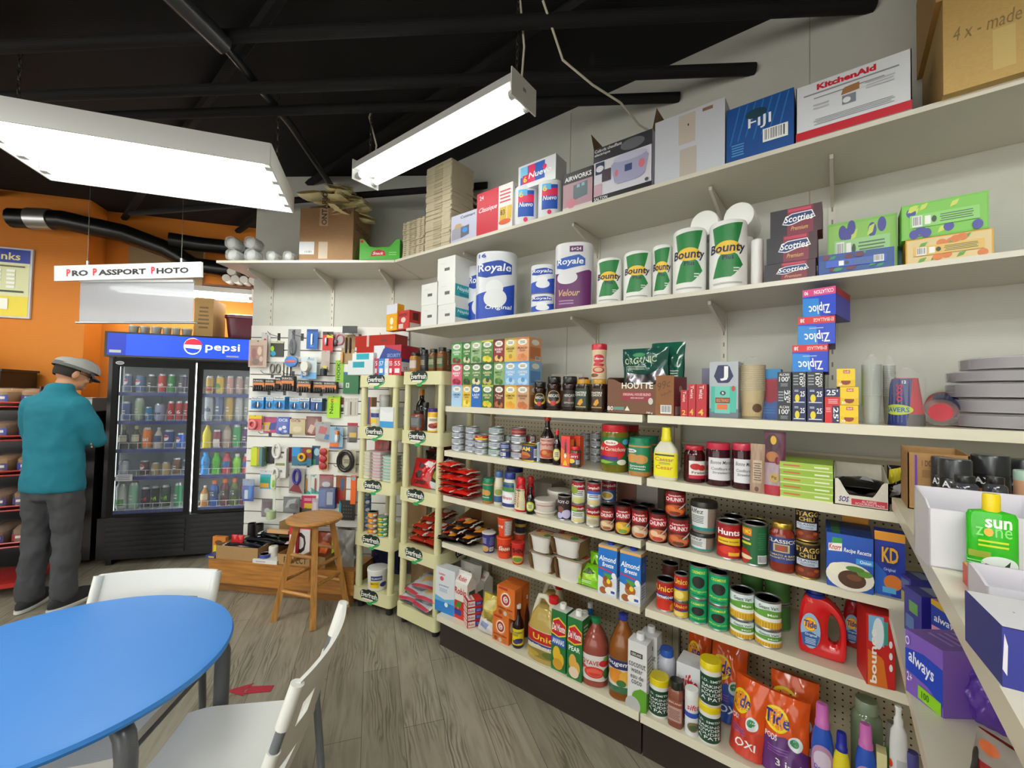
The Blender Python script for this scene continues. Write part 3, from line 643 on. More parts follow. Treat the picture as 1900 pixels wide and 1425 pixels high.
# bread rack
BZ=(.36,.62,.87,1.12,1.36)
q=Vector((-4.93,-.42,0));BA=R(68)
t=thing('bread_rack',(q.x,q.y,0),BA,'dark red wire bread rack standing left of the person','rack')
for z in BZ:
 m=MB();m.box(0,0,z-.012,.82,.36,z-.008,'#5a1418/s');m.tube([(0,0,z+.02),(.82,0,z+.02)],.006,'#a52228/s',6);m.tube([(0,0,z-.01),(.82,0,z-.01)],.006,'#a52228/s',6);m.build('wire_shelf',t)
for x in(0,.82):
 for y in(0,.36):MB().tube([(x,y,.1),(x,y,1.5)],.011,'#3a1114/s',8).build('post',t)
MB().box(-.02,-.02,.07,.84,.38,.1,'#b2201f/s').build('base_rail',t)
for x in(.05,.77):
 for y in(.03,.33):MB().lathe([(.001,0),(.028,.005),(.03,.03),(.028,.06),(.02,.07)],'#1a1a1a',12,x,y).build('foot',t)
def bpt(u,inn):return(q.x+u*math.cos(BA)-inn*math.sin(BA),q.y+u*math.sin(BA)+inn*math.cos(BA))
rb=random.Random(3);on=('lowest','second lowest','middle','second highest','top')
for i,z in enumerate(BZ):
 for k in range(6):
  x,y=bpt(.07+.136*k,.17);c=rb.choice(('#a5743f','#8f5f32','#b78a55','#7d5230'))
  t2=thing('bread_bag',(x,y,z-.004),BA+rb.uniform(-.1,.1),'clear bag of sliced bread, %s from the near end, %s rack shelf'%(('first','second','third','fourth','fifth','last')[k],on[i]),'bread','bread bags on the rack')
  m=MB();m.lathe([(.045,0),(.058,.02),(.06,.06),(.062,.1),(.05,.115),(.03,.122)],c+'/d',20,sy=2.4,p=4);m.build('loaf',t2)
  m=MB();m.lathe([(.05,.0),(.0645,.02),(.066,.1),(.05,.127),(.0,.13)],'#e8e0d8/t.16',16,sy=2.45,p=3.5);m.build('bag_film',t2)
  m=MB();m.art(F_front(.11,.292,.11),[('r',.05,.3,.95,.72,rb.choice(('#2a3a9a','#8a1f2a','#d8c08a','#3c2a6a'))),('r',.2,.44,.8,.6,'#e8e4dc')],1,1,.003);m.build('label',t2)
  # ================================================================ person
def person():
 SK='#b98463';H=MB();cl=MB();tr=MB()
 def ell(m,c,r,n=16,rot=None,sp='#c08a68'):
  tf=Matrix.Translation(c)@(rot or Matrix())@Matrix.Diagonal((*r,1))
  m.lathe([(math.sin(math.pi*i/n)+1e-4,-math.cos(math.pi*i/n))for i in range(n+1)],sp,20,tf=tf)
 def cap(m,pts,sp='#c08a68'):
  for(p,r),(q,s)in zip(pts,pts[1:]):
   p=Vector(p);q=Vector(q);n=max(3,int((q-p).length/.02));N=[(p+(q-p)*i/n,r+(s-r)*i/n)for i in range(n+1)]
   m.tube([a for a,_ in N],[b for _,b in N],sp,14);ell(m,q,(s,s,s),8,None,sp);ell(m,p,(r,r,r),8,None,sp)
 def loft(m,rings,sp):
  vs=[];n=28
  f=.89 if sp!=SK else 1
  for z,cx,cy,rx,ry in rings:
   if z<1.46:rx*=f;ry*=f
   for i in range(n):a=2*math.pi*i/n;vs.append((cx+rx*math.cos(a),cy+ry*math.sin(a),z))
  k=len(rings);m.add(vs,[(j*n+i,j*n+(i+1)%n,(j+1)*n+(i+1)%n,(j+1)*n+i)for j in range(k-1)for i in range(n)]+[tuple(range(n))[::-1],tuple((k-1)*n+i for i in range(n))],sp,True)
  # skin body: one continuous surface
 loft(H,[(.82,0,0,.12,.08),(1.0,0,0,.13,.09),(1.2,0,0,.15,.1),(1.36,0,0,.14,.085),(1.46,0,.0,.07,.06)],SK)
 for s in(-1,1):
  cap(H,[((s*.08,0,.82),.06),((s*.1,.02,.47),.055),((s*.11,0,.09),.04)],SK);cap(H,[((s*.11,-.02,.05),.035),((s*.125,.16,.03),.028)],SK)
  cap(H,[((s*.13,0,1.36),.042),((s*.19,.07,1.13),.036)],SK)
 cap(H,[((.19,.07,1.13),.036),((.0,.2,1.13),.03),((-.06,.205,1.14),.028)],SK);cap(H,[((-.19,.07,1.13),.036),((.02,.235,1.16),.03),((.10,.215,1.14),.026),((.165,.15,1.115),.024)],SK)
 for base,dr,up in(((.165,.15,1.115),Vector((.2,-.97,-.02)).normalized(),1),((-.06,.205,1.14),Vector((-.8,-.55,.1)).normalized(),1)):
  b=Vector(base);side=dr.cross(Vector((0,0,1))).normalized();ell(H,b+dr*.035,(.036,.026,.034),10,None,SK)
  for k,ln in enumerate((.062,.074,.078,.066)):
   o=b+dr*.06+Vector((0,0,.03-.02*k));cap(H,[(o,.0085),(o+dr*ln*.5,.008),(o+dr*ln*.9-side*.012,.0068)],SK)
  o=b+dr*.02+Vector((0,0,.034));cap(H,[(o,.01),(o+dr*.03+Vector((0,0,.022)),.0085),(o+dr*.055+Vector((0,0,.03)),.007)],SK)
  # head turned right and down
 HM=Matrix.Translation((.01,.03,1.5))@Matrix.Rotation(R(-30),4,'Z')@Matrix.Rotation(R(-22),4,'X')
 def hp(x,y,z):return HM@Vector((x,y,z))
 HR=HM.to_3x3().to_4x4()
 cap(H,[((0,0,1.4),.062),(hp(0,.0,.06),.055)],SK)
 ell(H,hp(0,.005,.115),(.073,.092,.1),18,HR,SK);ell(H,hp(0,.035,.055),(.055,.062,.06),14,HR,SK)
 cap(H,[(hp(0,.085,.115),.010),(hp(0,.108,.085),.013)],SK);ell(H,hp(0,.085,.028),(.026,.02,.018),10,HR,SK)
 ell(H,hp(0,.088,.055),(.026,.012,.009),8,HR,SK)
 for s in(-1,1):ell(H,hp(s*.076,-.005,.09),(.010,.02,.033),10,HR,SK);ell(H,hp(s*.036,.075,.078),(.022,.02,.02),8,HR,SK)
 t=thing('person',(-4.25,.39,0),R(44),'person in teal fleece jacket, dark grey trousers and grey flat cap, arms folded','person')
 body=put(fuse(H,'body',.006,5),'body',t)
 hd=bpy.data.objects.new('hair',None)
 bpy.data.objects.remove(hd)
 m=MB();ell(m,(0,-.012,.118),(.077,.09,.1),16,None,'#1d1713');me=m.mesh('hair');
 # keep hair to the back and sides below the cap
 m2=MB();n=20;k=16
 def hs(u,v):a=R(205)*(u-.5)-math.pi/2;b=R(-30+78*v);return Vector((.079*math.cos(a)*math.cos(b),-.01+.092*math.sin(a)*math.cos(b),.115+.102*math.sin(b)))
 m2.grid(lambda u,v:hs(u,v),n,k,'#1f1814/d');o=m2.build('hair',t);o.matrix_local=HM
 m=MB()
 for s in(-1,1):ell(m,(s*.031,.083,.098),(.011,.008,.007),8,None,'#f0ece6');ell(m,(s*.031,.089,.097),(.005,.004,.005),8,None,'#2a1c12')
 o=m.build('eyes',t);o.matrix_local=HM
 m=MB()
 for s in(-1,1):
  m.tube([(s*.034+.022*math.cos(a),.104,.095+.017*math.sin(a))for a in[i*math.pi/7 for i in range(14)]],.0018,'#22201e/s',6,True);m.tube([(s*.056,.103,.1),(s*.078,.06,.104),(s*.08,-.005,.108)],.0017,'#22201e/s',6)
 m.tube([(-.012,.104,.1),(.012,.104,.1)],.0016,'#22201e/s',6);o=m.build('glasses',t);o.matrix_local=HM
 # flat cap
 t3=MB()
 def capf(u,v):
  a=2*math.pi*u;b=R(90*v);fy=.115+(.03 if math.sin(a)>0 else 0)*math.sin(a);h=.07+.012*math.sin(a)
  r=math.cos(b)**.6
  return Vector((.094*math.cos(a)*r,-.005+fy*math.sin(a)*r,.145+h*math.sin(b)))
 t3.grid(capf,36,10,'#a3a39f/d');t3.grid(lambda u,v:Vector((.0945*math.cos(2*math.pi*u)*(1-.02*v),-.005+.1155*math.sin(2*math.pi*u)*(1+(.26 if math.sin(2*math.pi*u)>0 else 0)*0),.125+.028*v)),36,2,'#5f605f/d')
 for k in(-.05,0,.05):
  t3.tube([capf((.25 if k==0 else(.25-k*2.2)),j/9)+Vector((0,0,.0006))for j in range(9)],.0014,'#85858a/d',5)
 o=t3.build('flat_cap',t);o.matrix_local=HM
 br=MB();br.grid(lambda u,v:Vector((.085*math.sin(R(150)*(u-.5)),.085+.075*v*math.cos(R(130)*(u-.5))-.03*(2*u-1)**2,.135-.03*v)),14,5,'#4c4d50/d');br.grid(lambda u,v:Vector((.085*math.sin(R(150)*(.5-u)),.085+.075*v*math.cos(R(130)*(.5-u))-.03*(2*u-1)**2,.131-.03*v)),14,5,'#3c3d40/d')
 b2=br.build('brim',o)
 # jacket
 T='#0a6a7c'
 loft(cl,[(.79,0,.0,.195,.135),(.82,0,0,.2,.14),(.95,0,0,.192,.132),(1.08,0,0,.186,.125),(1.22,0,0,.188,.128),(1.34,0,-.005,.195,.126),(1.405,0,-.005,.17,.11),(1.445,0,0,.13,.088),(1.47,.0,.008,.08,.074),(1.525,.004,.024,.069,.07)],T)
 for s in(-1,1):cap(cl,[((s*.13,-.005,1.365),.074),((s*.175,.03,1.24),.066),((s*.195,.08,1.13),.058)],T)
 cap(cl,[((.195,.08,1.13),.058),((.11,.165,1.125),.052),((.0,.2,1.13),.045)],T);cap(cl,[((-.195,.08,1.13),.058),((-.09,.2,1.15),.052),((.05,.228,1.16),.043)],T)
 j=put(fuse(cl,'fleece_jacket',.011,5,.022,T+'/d',.11),'fleece_jacket',t)
 G='#3b3c40'
 loft(tr,[(.74,0,0,.165,.118),(.8,0,0,.178,.125),(.88,0,0,.165,.115)],G)
 for s in(-1,1):cap(tr,[((s*.08,0,.79),.092),((s*.09,.02,.5),.078),((s*.1,-.005,.22),.068),((s*.104,-.005,.1),.071)],G)
 put(fuse(tr,'trousers',.011,4,.026,G+'/d',.08),'trousers',t)
 for s in(-1,1):
  m=MB();sh=thing('shoe',(0,0,0),0,None,None);sh.parent=t
  tf=Matrix.Translation((s*.12,.045,0))@Matrix.Rotation(R(-12*s),4,'Z')
  m.lathe([(.8,.02),(1,.03),(.98,.055),(.8,.08),(.5,.095),(.01,.1)],'#1b1b1d/d',24,sy=1,tf=tf@Matrix.Diagonal((.05,.145,1,1)));m.build('upper',sh)
  MB().lathe([(.95,0),(1.04,.006),(1.04,.022),(.9,.026)],'#d8d6d0',24,tf=tf@Matrix.Diagonal((.05,.145,1,1))).build('sole',sh)
person()
# red arrow taped on the floor
m=MB();A=Matrix.Translation((-2.34,.925,.0012))@Matrix.Rotation(R(44),4,'Z')
m.prism([(-.01,-.028),(.11,-.022),(.11,.024),(-.01,.026)],0,.0012,'#a81f34',A);m.prism([(-.11,0),(-.005,-.045),(-.02,.0),(.0,.05)],0,.0012,'#a81f34',A);m.build('floor_arrow',lb='worn red arrow sticker on the grey floor beside the chair',ct='sticker')
# ================================================================ print designs
def a_tea(bgc,title,acc,tc='#ffffff',pic=None):
 a=[('r',0,.92,1,1,acc),('e',.5,.8,.36,.13,'#f2f0e4'),('l',.28,.74,.72,.86,3,'#3a4a34'),('t',title,.14,.5,.86,.6,tc),('l',.2,.4,.8,.48,2,tc)]
 if pic:a+=[('e',.34,.17,.2,.13,pic),('e',.68,.13,.22,.12,pic),('e',.55,.22,.15,.1,acc)]
 return a
def tea(x,y,z,rz,w,h,nm,lb,d=.07,c='#448844',title='GREEN',acc='#224422',tc='#ffffff',pic=None,gp=None):
 return carton(x,y,z,rz,w,h,nm,lb,d,'tea',gp or 'stacked tea boxes',c,tuple(a_tea(c,title,acc,tc,pic)),(('r',.1,.1,.9,.6,acc),('e',.5,.8,.3,.12,'#f2f0e4'),('b',.5,.05,.9,.22)),())
CHUNK=(('r',0,.88,1,1,'#6a1410'),('p',((.1,.5),(.1,.86),(.9,.86),(.9,.56)),'#a8161c'),('t','CHUNKY',.14,.58,.86,.74,'#ffffff'),('t',"Campbell's",.26,.77,.72,.85,'#ffffff'))
def a_chunky(c1,c2,c3):return CHUNK+(('e',.5,.22,.42,.22,c1),('e',.35,.28,.16,.1,c2),('e',.62,.18,.2,.1,c2),('e',.5,.1,.2,.07,c3),('e',.7,.32,.1,.06,c3),('p',((.62,.3),(.66,.26),(.98,.52),(.95,.55)),'#c9c9cc'))
def a_soup(c):return(('r',0,.5,1,1,'#9c1420'),('t',"Campbell's",.1,.72,.9,.88,'#ffffff'),('r',.08,.3,.92,.62,c),('l',.18,.34,.82,.58,3,'#333333'),('e',.5,.13,.36,.12,'#d9c98a'))
A_TUNA=(('r',0,.12,1,.88,'#c9ccd4'),('l',.05,.2,.6,.8,3,'#4a5568'),('b',.66,.2,.95,.8))
A_BOUNTY=(('p',((.16,.62),(.08,.9),(.92,.94),(.76,.62)),'#1d7a3a'),('p',((.3,.5),(.1,.16),(.62,.16),(.92,.33),(.72,.5)),'#1d7a3a'),('e',.5,.58,.34,.1,'#f0c63c'),('t','Bounty',.02,.48,.98,.65,'#1c1648',0,1.4,.04),('t','Plus',.38,.41,.66,.48,'#1c1648'),('l',.62,.22,.84,.3,2,'#dfe9df'),('l',.1,.05,.9,.1,1,'#b5b5b0'))
A_ROYALE=(('p',((.06,.64),(.06,.8),(.62,.86),(.9,.8),(.9,.66),(.3,.6)),'#1a44a8'),('t','Royale',.1,.66,.88,.81,'#ffffff',0,1,.03),('r',0,0,1,.34,'#1c47b4'),('p',((.0,.34),(.0,.36),(.5,.42),(1,.52),(1,.34)),'#1c47b4'),('e',.5,.45,.2,.12,'#f2f3f5'),('e',.52,.3,.26,.14,'#eef0f4'))
A_MURRIO=(('r',.2,.2,.8,.85,'#2456b8'),('r',.2,.55,.8,.75,'#e02a5c'),('r',.2,.72,.55,.88,'#58b4e8'),('t','6',.24,.68,.4,.84,'#f2d43c'),('t','Nuevo',.26,.44,.76,.56,'#ffffff',0,1,.03),('e',.5,.12,.08,.06,'#e02a5c'))
A_SCOT=(('r',0,0,.34,1,'#211a26'),('r',.84,0,1,1,'#3b1220'),('r',.36,.84,.8,.95,'#c23a5a'),('p',((.24,.42),(.26,.62),(.42,.78),(.86,.8),(.88,.52),(.62,.46),(.4,.34)),'#f0f0f2'),('p',((.26,.44),(.28,.61),(.43,.75),(.84,.77),(.86,.55),(.61,.49),(.4,.38)),'#14306a'),('t','Scotties',.29,.46,.84,.72,'#ffffff',0,1,.02),('t','Premium',.42,.14,.74,.3,'#e0b070',0,.4,.02))
def a_tissue(bgc,c1,c2,leaf,flip=0):
 rnd=random.Random(len(c1)+int(bgc[1:3],16));a=[('r',.02,.05,.98,.95,c1)]
 for i in range(14):
  x,y=rnd.uniform(.1,.9),rnd.choice((rnd.uniform(.72,.88),rnd.uniform(.12,.26)));a.append(('e',x,y,.06,.13,c2)if i%2 else('p',((x-.05,y-.1),(x-.02,y+.06),(x+.06,y+.1),(x+.03,y-.05)),leaf))
 a+=[('r',.1,.3,.9,.66,bgc),('r',.28,.36,.35,.6,'#f2f2ee'),('l',.45,.36,.84,.6,4,'#4d6a4a'),('e',.39,.48,.03,.09,'#2c3a2a')]
 a.append(('b',.13,.32,.25,.63)if not flip else('b',.74,.34,.87,.68))
 return tuple(a)
A_ZIP=(('r',0,0,1,.74,'#1440c8'),('p',((0,.0),(0,.7),(.5,.64),(.55,.0)),'#1e86dc'),('r',.0,.74,1,1,'#d41f2c'),('t','Ziploc',.18,.08,.86,.5,'#ffffff',180,1,-.04),('t','EMBALLAGE',.42,.8,.96,.93,'#f4d0d0',180),('t','38',.06,.8,.18,.94,'#ffffff',180),('l',.3,.54,.7,.62,1,'#9fc4ee'))
A_ZIP2=A_ZIP[:2]+(('r',0,.74,1,1,'#d8478c'),('t','Ziploc',.2,.08,.84,.5,'#ffffff',180,1,-.04),('t','COLLATION',.36,.8,.94,.94,'#ffffff',180),('t','90',.06,.8,.18,.94,'#ffffff',180))
A_100=(('t',"100'",.12,.4,.88,.72,'#f0f0f0'),('t','ALCAN',.14,.76,.86,.92,'#f0f0f0'),('l',.2,.1,.8,.32,3,'#9aa0a8'))
A_100R=(('t',"100'",.52,.1,.8,.9,'#f0f0f0',270),('t','ALCAN',.82,.12,.95,.88,'#f0f0f0',270),('l',.06,.15,.45,.85,4,'#9aa0a8'))
A_25=(('e',.36,.4,.17,.24,'#e8d22c'),('t','25',.58,.5,.92,.82,'#ffffff'),('l',.08,.1,.92,.22,1,'#dfe4f0'),('l',.1,.78,.5,.92,2,'#dfe4f0'))
A_25R=(('r',0,0,.5,1,'#d0222a'),('t',"25'",.58,.1,.92,.9,'#ffffff',270),('l',.08,.6,.42,.9,3,'#f0c0c0'))
A_25R2=(('t',"25'",.5,.12,.8,.88,'#f0f0f0',270),('t','ALCAN',.82,.12,.95,.88,'#f0f0f0',270),('l',.06,.15,.45,.85,4,'#9aa0a8'))
A_25T=(('r',0,0,1,.5,'#d0222a'),('t',"25'",.12,.6,.88,.92,'#ffffff'),('l',.2,.1,.9,.4,3,'#f0c0c0'))
A_GLAD=(('p',((0,.42),(0,1),(1,1),(1,.4),(.6,.34),(.4,.34)),'#f4cf22'),('e',.5,.28,.26,.18,'#8a3a2a'),('p',((.2,.34),(.3,.5),(.7,.5),(.8,.34)),'#f4cf22'),('r',.36,.74,.72,.92,'#c8371f'),('t','GLAD',.4,.77,.68,.89,'#ffffff'),('t','30',.08,.06,.3,.2,'#ffffff'))
A_STAGG=(('r',0,.55,1,.95,'#16120f'),('t','STAGG',.08,.76,.92,.92,'#d8b45a'),('t','CHILI',.24,.6,.76,.73,'#d8b45a'),('r',.12,.34,.86,.55,'#c8d0dc'),('t','CLASSIC',.18,.46,.8,.53,'#30405e'),('l',.2,.36,.8,.44,2,'#5a6a86'),('e',.5,.16,.48,.17,'#6a2a18'),('e',.3,.2,.1,.06,'#9a4a28'),('e',.6,.13,.12,.06,'#8a3c20'),('e',.78,.22,.09,.05,'#a5552c'))
A_CORN=(('r',0,.64,1,1,'#dfe8ec'),('p',((0,.4),(0,.62),(.5,.74),(1,.66),(1,.42)),'#5f9a3a'),('r',0,0,1,.4,'#e2b93a'),('p',((0,.3),(0,.46),(1,.4),(1,.26)),'#f0efe6'),('t','Geant Vert',.24,.76,.82,.9,'#2c5a34'),('t','Mais',.5,.5,.8,.6,'#f2f4e8'))+tuple(('r',.04+.08*i,.03,.07+.08*i,.24,'#c9962a')for i in range(12))
A_GRN=(('t','CREMERIE',.2,.8,.8,.9,'#d9e24a'),('e',.5,.52,.28,.2,'#23241f'),('t','Mangues',.12,.16,.88,.27,'#a8d84a'),('l',.2,.06,.8,.12,1,'#0a5a3c'))
A_UNI=(('r',0,.52,1,1,'#a51c1c'),('t','Unico',.08,.68,.9,.9,'#f2d04a'),('p',((0,.4),(0,.56),(.5,.58),(1,.42),(1,.3),(.5,.46)),'#26348a'),('t','tomatoes',.1,.44,.86,.54,'#ffffff'),('e',.46,.2,.34,.2,'#c42a1c'),('e',.86,.14,.16,.14,'#d88a2a'))
A_UNIS=(('r',0,.5,1,1,'#b01e1e'),('t','Unico',.1,.66,.9,.9,'#f2d04a'),('r',0,.42,1,.52,'#26348a'),('r',0,0,1,.42,'#d8b23a'),('e',.4,.22,.28,.16,'#f0d878'))
def a_pep(c):return(('e',.5,.5,.3,.2,c),)
A_DM=lambda t,c1,c2:(('p',((.0,.6),(.02,.82),(.5,.9),(1,.8),(1,.62),(.5,.56)),'#e8c23a'),('p',((.03,.62),(.05,.8),(.5,.87),(.97,.78),(.97,.64),(.5,.585)),'#c0202a'),('t','Del Monte',.08,.66,.94,.78,'#ffffff',0,1,.02),('t',t,.12,.46,.88,.54,'#ffffff'),('e',.4,.28,.26,.13,c1),('e',.66,.2,.24,.11,c1),('e',.48,.12,.34,.09,c2))
A_ALM=(('r',0,0,1,1,'#dfe6ee'),('p',((0,.38),(0,.95),(1,.95),(1,.44),(.55,.3)),'#1b6fc4'),('r',0,.95,1,1,'#e3ac5a'),('t','Almond',.06,.69,.94,.8,'#ffffff',0,1,.03),('t','Breeze',.24,.58,.84,.67,'#ffffff',0,1,.03),('p',((.02,.53),(.02,.56),(.8,.51),(.8,.48)),'#c22a4a'),('p',((.3,.46),(.5,.3),(.84,.44)),'#4c9a3a'),('e',.52,.26,.26,.1,'#a8642c'),('e',.4,.34,.12,.06,'#8a4a20'),('e',.58,.3,.1,.05,'#f0d040'),('e',.3,.1,.2,.07,'#a05a2c'),('e',.7,.12,.3,.08,'#f6f4ee'),('e',.86,.44,.12,.06,'#f4f4f4'),('r',.72,.08,.92,.13,'#2a4aa0'))
A_AH=(('e',.5,.58,.33,.3,'#e8842a'),('e',.5,.58,.27,.24,'#f0ece0'),('e',.5,.58,.22,.19,'#a82a2a'),('e',.5,.58,.13,.11,'#f0ece0'),('t','G',.44,.5,.56,.66,'#a82a2a'),('t','BAKING SODA',.1,.24,.9,.3,'#5a1c10'),('e',.22,.11,.1,.08,'#8a4a1c'),('e',.5,.11,.1,.08,'#c8c0b0'),('e',.78,.11,.1,.08,'#b86a2c'),('r',.1,.9,.6,.97,'#b03a28'))
A_BKP=(('t','I.D. SMITH',.14,.78,.86,.87,'#dfe8e0'),('t','BAKING',.16,.6,.84,.7,'#ffffff',0,.2),('t','POWDER',.14,.45,.86,.56,'#ffffff',0,.2),('t','POUDRE',.14,.3,.86,.41,'#ffffff',0,.2),('t','A PATE',.12,.14,.88,.26,'#ffffff',0,.2))
A_TIDE=(('e',.34,.74,.3,.17,'#f0a020'),('e',.34,.74,.25,.14,'#f4e020'),('e',.34,.74,.2,.11,'#f0901c'),('t','Tide',.1,.67,.62,.82,'#1c2a8a',0,1.3,.03))
def a_pods(c,t):return(('p',((0,0),(0,.42),(.5,.5),(1,.36),(1,0)),c),('e',.3,.68,.29,.16,'#f2d81c'),('e',.3,.68,.23,.125,'#f0901c'),('t','Tide',.02,.6,.6,.78,'#202a86',0,1.3,.03),('t','PODS',.04,.42,.32,.49,'#f4f0f8'),('e',.72,.46,.16,.09,'#e8eef0'),('e',.7,.47,.1,.05,'#3c8a5a'),('t',t,.3,.12,.86,.22,'#f4f4f8'),('l',.1,.26,.6,.36,3,'#8a5aa8'))
A_KD=(('r',0,0,1,.84,'#12309c'),('p',((0,.0),(0,.5),(.4,.34),(.55,.0)),'#1a62c8'),('r',0,.86,1,1,'#e89a24'),('e',.5,.62,.34,.17,'#0d2478'),('t','KD',.24,.52,.78,.76,'#f2b424',0,1.6),('e',.6,.22,.3,.12,'#e07a28'),('r',.26,.05,.7,.14,'#5ab0e0'),('t','Original',.3,.38,.68,.44,'#c8d8f4'))
A_KNORR=(('r',0,0,1,1,'#1a4fae'),('p',((.1,.72),(.12,.92),(.34,.92),(.34,.72)),'#2f8a3a'),('p',((.04,.66),(.04,.8),(.34,.83),(.34,.68)),'#f2f2ea'),('t','Knorr',.06,.69,.32,.8,'#c0262a',0,1,.02),('t','Recipe Recette',.38,.66,.96,.76,'#ffffff',0,.8,.02),('r',.64,.5,1,.6,'#3a9ae0'),('t','Onion',.72,.52,.96,.58,'#ffffff'),('e',.5,.24,.52,.26,'#ece6d8'),('e',.24,.34,.2,.12,'#f2ecd4'),('e',.55,.2,.3,.16,'#4a2a16'),('e',.6,.24,.16,.06,'#6e4020'),('e',.82,.34,.16,.06,'#5a8a30'),('e',.62,.4,.2,.05,'#4c7a2a'))
A_CW=(('r',.14,.78,.78,.85,'#1c1c1e'),('t','KIRKLAND',.2,.795,.72,.835,'#e8e4d8'),('t','coconut',.06,.63,.94,.71,'#3a3a3c',0,.3),('t','water',.18,.55,.8,.61,'#3a3a3c',0,.3),('t','eau de',.16,.46,.84,.53,'#3a3a3c',0,.3),('t','coco',.22,.38,.76,.44,'#3a3a3c',0,.3),('p',((.2,.12),(.3,.26),(.7,.34),(1,.32),(1,.02),(.7,.0)),'#5c9a28'),('e',.3,.06,.4,.13,'#b8b8b6'))
def fruit(c):return(('e',.3,.5,.2,.2,c),('e',.6,.4,.24,.24,c))
# ================================================================ special goods
def eggtrays(x,y,z,rz,w,h,nm,lb,d=.2,n=12):
 def mk():
  m=MB();m.box(-w/2,-d/2,.012,w/2,d/2,.0145,'#b3a78c/k')
  for i in range(4):
   for j in range(4):
    cx,cy=-w/2+w*(i+.5)/4,-d/2+d*(j+.5)/4
    m.lathe([(.008,0),(w/9,.013)],'#b3a78c/k',8,cx,cy)
  for s in(-1,1):
   m.box(-w/2,s*d/2-.003,.0,w/2,s*d/2+.003,.0165,'#bdb196/k');m.box(s*w/2-.003,-d/2,.0,s*w/2+.003,d/2,.0165,'#bdb196/k')
   m.box(-w*.16,s*(d/2+.001)-.004,-.003,w*.16,s*(d/2+.001)+.004,.006,'#a89c80/k')
  return m.mesh(nm)
 st=h/n;rnd=random.Random(n);base=cached(('egg',w,d),mk)
 for i in range(n):
  t=put(base,nm,None,(x+rnd.uniform(-.003,.003),y+rnd.uniform(-.003,.003),z+i*st),(0,0,rz+rnd.uniform(-.03,.03)),'grey pulp egg tray in the %s, %s'%(lb,'at the bottom' if i==0 else 'at the top' if i==n-1 else '%s up'%ORD[i]),'egg tray',lb)
ORD=['first','second','third','fourth','fifth','sixth','seventh','eighth','ninth','tenth','eleventh','twelfth','thirteenth','fourteenth','fifteenth','sixteenth','seventeenth','eighteenth','nineteenth','twentieth','twenty-first','twenty-second','twenty-third','twenty-fourth','twenty-fifth','twenty-sixth','twenty-seventh','twenty-eighth','twenty-ninth','thirtieth','thirty-first','thirty-second','thirty-third','thirty-fourth','thirty-fifth','thirty-sixth','thirty-seventh','thirty-eighth']
def openbox(x,y,z,rz,w,h,nm,lb,d=.2,c='#b58a55/k',ct=None,gp=None,f=(),r=(),l=(),hb=1.,hf=1.,dip=0,hs=None,flaps=0,fc=None,rx=0):
 t=thing(nm,(x,y,z),rz,lb,ct,gp,rx);m=MB();e=.003;hs=hs or(hf+hb)/2
 m.box(-w/2,-d/2,0,w/2,d/2,e,c)
 m.box(-w/2,d/2-e,e,w/2,d/2,h*hb,c)
 for s in(-1,1):
  X0,X1=(s*w/2-e,s*w/2)if s>0 else(-w/2,-w/2+e)
  m.prism([(-d/2,e),(d/2,e),(d/2,h*hb),(d/2-.01,h*hb),(-d/2+.02,h*hs if hs else h*hf),(-d/2,h*hf)],X0,X1,c,Matrix(((0,0,1,0),(1,0,0,0),(0,1,0,0),(0,0,0,1))))
 N=24;vs=[]
 for i in range(N+1):
  u=i/N;k=hf-dip*min(1,max(0,math.sin(math.pi*u)*2.2-.7));X_=-w/2+w*u
  vs+=[(X_,-d/2,0),(X_,-d/2,h*k),(X_,-d/2+e,h*k),(X_,-d/2+e,0)]
 m.add(vs,[q for i in range(N)for q in((4*i,4*i+4,4*i+5,4*i+1),(4*i+1,4*i+5,4*i+6,4*i+2),(4*i+2,4*i+6,4*i+7,4*i+3))],c)
 m.art(F_front(w,d,h),f);m.art(F_right(w,d,h),r);m.art(F_left(w,d,h),l);m.build('box_walls',t)
 if flaps:
  a=.6;q=MB()
  q.add([(-w/2,d/2,h),(w/2,d/2,h),(w/2,d/2+.02,h+d*.42),(-w/2,d/2+.02,h+d*.42)],[(0,1,2,3)],fc or c);q.build('flap',t)
  for s in(-1,1):
   q=MB();q.add([(s*w/2,-d/2,h),(s*w/2,d/2,h),(s*(w/2+w*.06),d/2,h+w*.3),(s*(w/2+w*.06),-d/2,h+w*.3)],[(0,1,2,3)],fc or c);q.build('flap',t)
 return t
def cups(x,y,z,rz,w,h,nm,lb,n=10,c='#d8c79a',rim='#efe6cf',film=1,a=(),ct='cups',gp=None,rx=0,ry=0,ch=.11,lip=.004,inv=0,k=.72):
# one wrapped sleeve of nested cups
 t=thing(nm,(x,y,z),rz,lb,ct,gp,rx,ry);r=w/2;st=(h-ch)/max(1,n-1)
 def mk():
  m=MB();pr=[(r*k,0),(r*.97,ch-lip),(r,ch-lip),(r,ch),(r*.93,ch),(r*(k-.04),.006),(.001,.006)]
  if inv:pr=[(a_,ch-b_)for a_,b_ in pr]
  m.lathe(pr[:5],c,28,cap=False);m.lathe(pr[2:5],rim,28,cap=False);m.lathe(pr[4:],c,28,cap=False);m.lathe(pr[:1]+[(.001,pr[0][1])],c,28,cap=False)
  return m.mesh('cup')
 b=cached(('cup',w,ch,c,rim,inv,k),mk)
 for i in range(n):put(b,'cup',t,(0,0,i*st))
 if a:put(MB().art(F_cyl(r*1.006,0,h,R(150)),a,15,1,.0006).mesh('printed_wrap'),'printed_wrap',t)
 if film:put(MB().lathe([(r*1.0,.0),(r*1.025,.01),(r*1.03,h),(r*.6,h+.02),(r*.2,h+.035),(.004,h+.03)],'#f4f4f4/t.12',28).mesh('film_wrap'),'film_wrap',t)
 return t
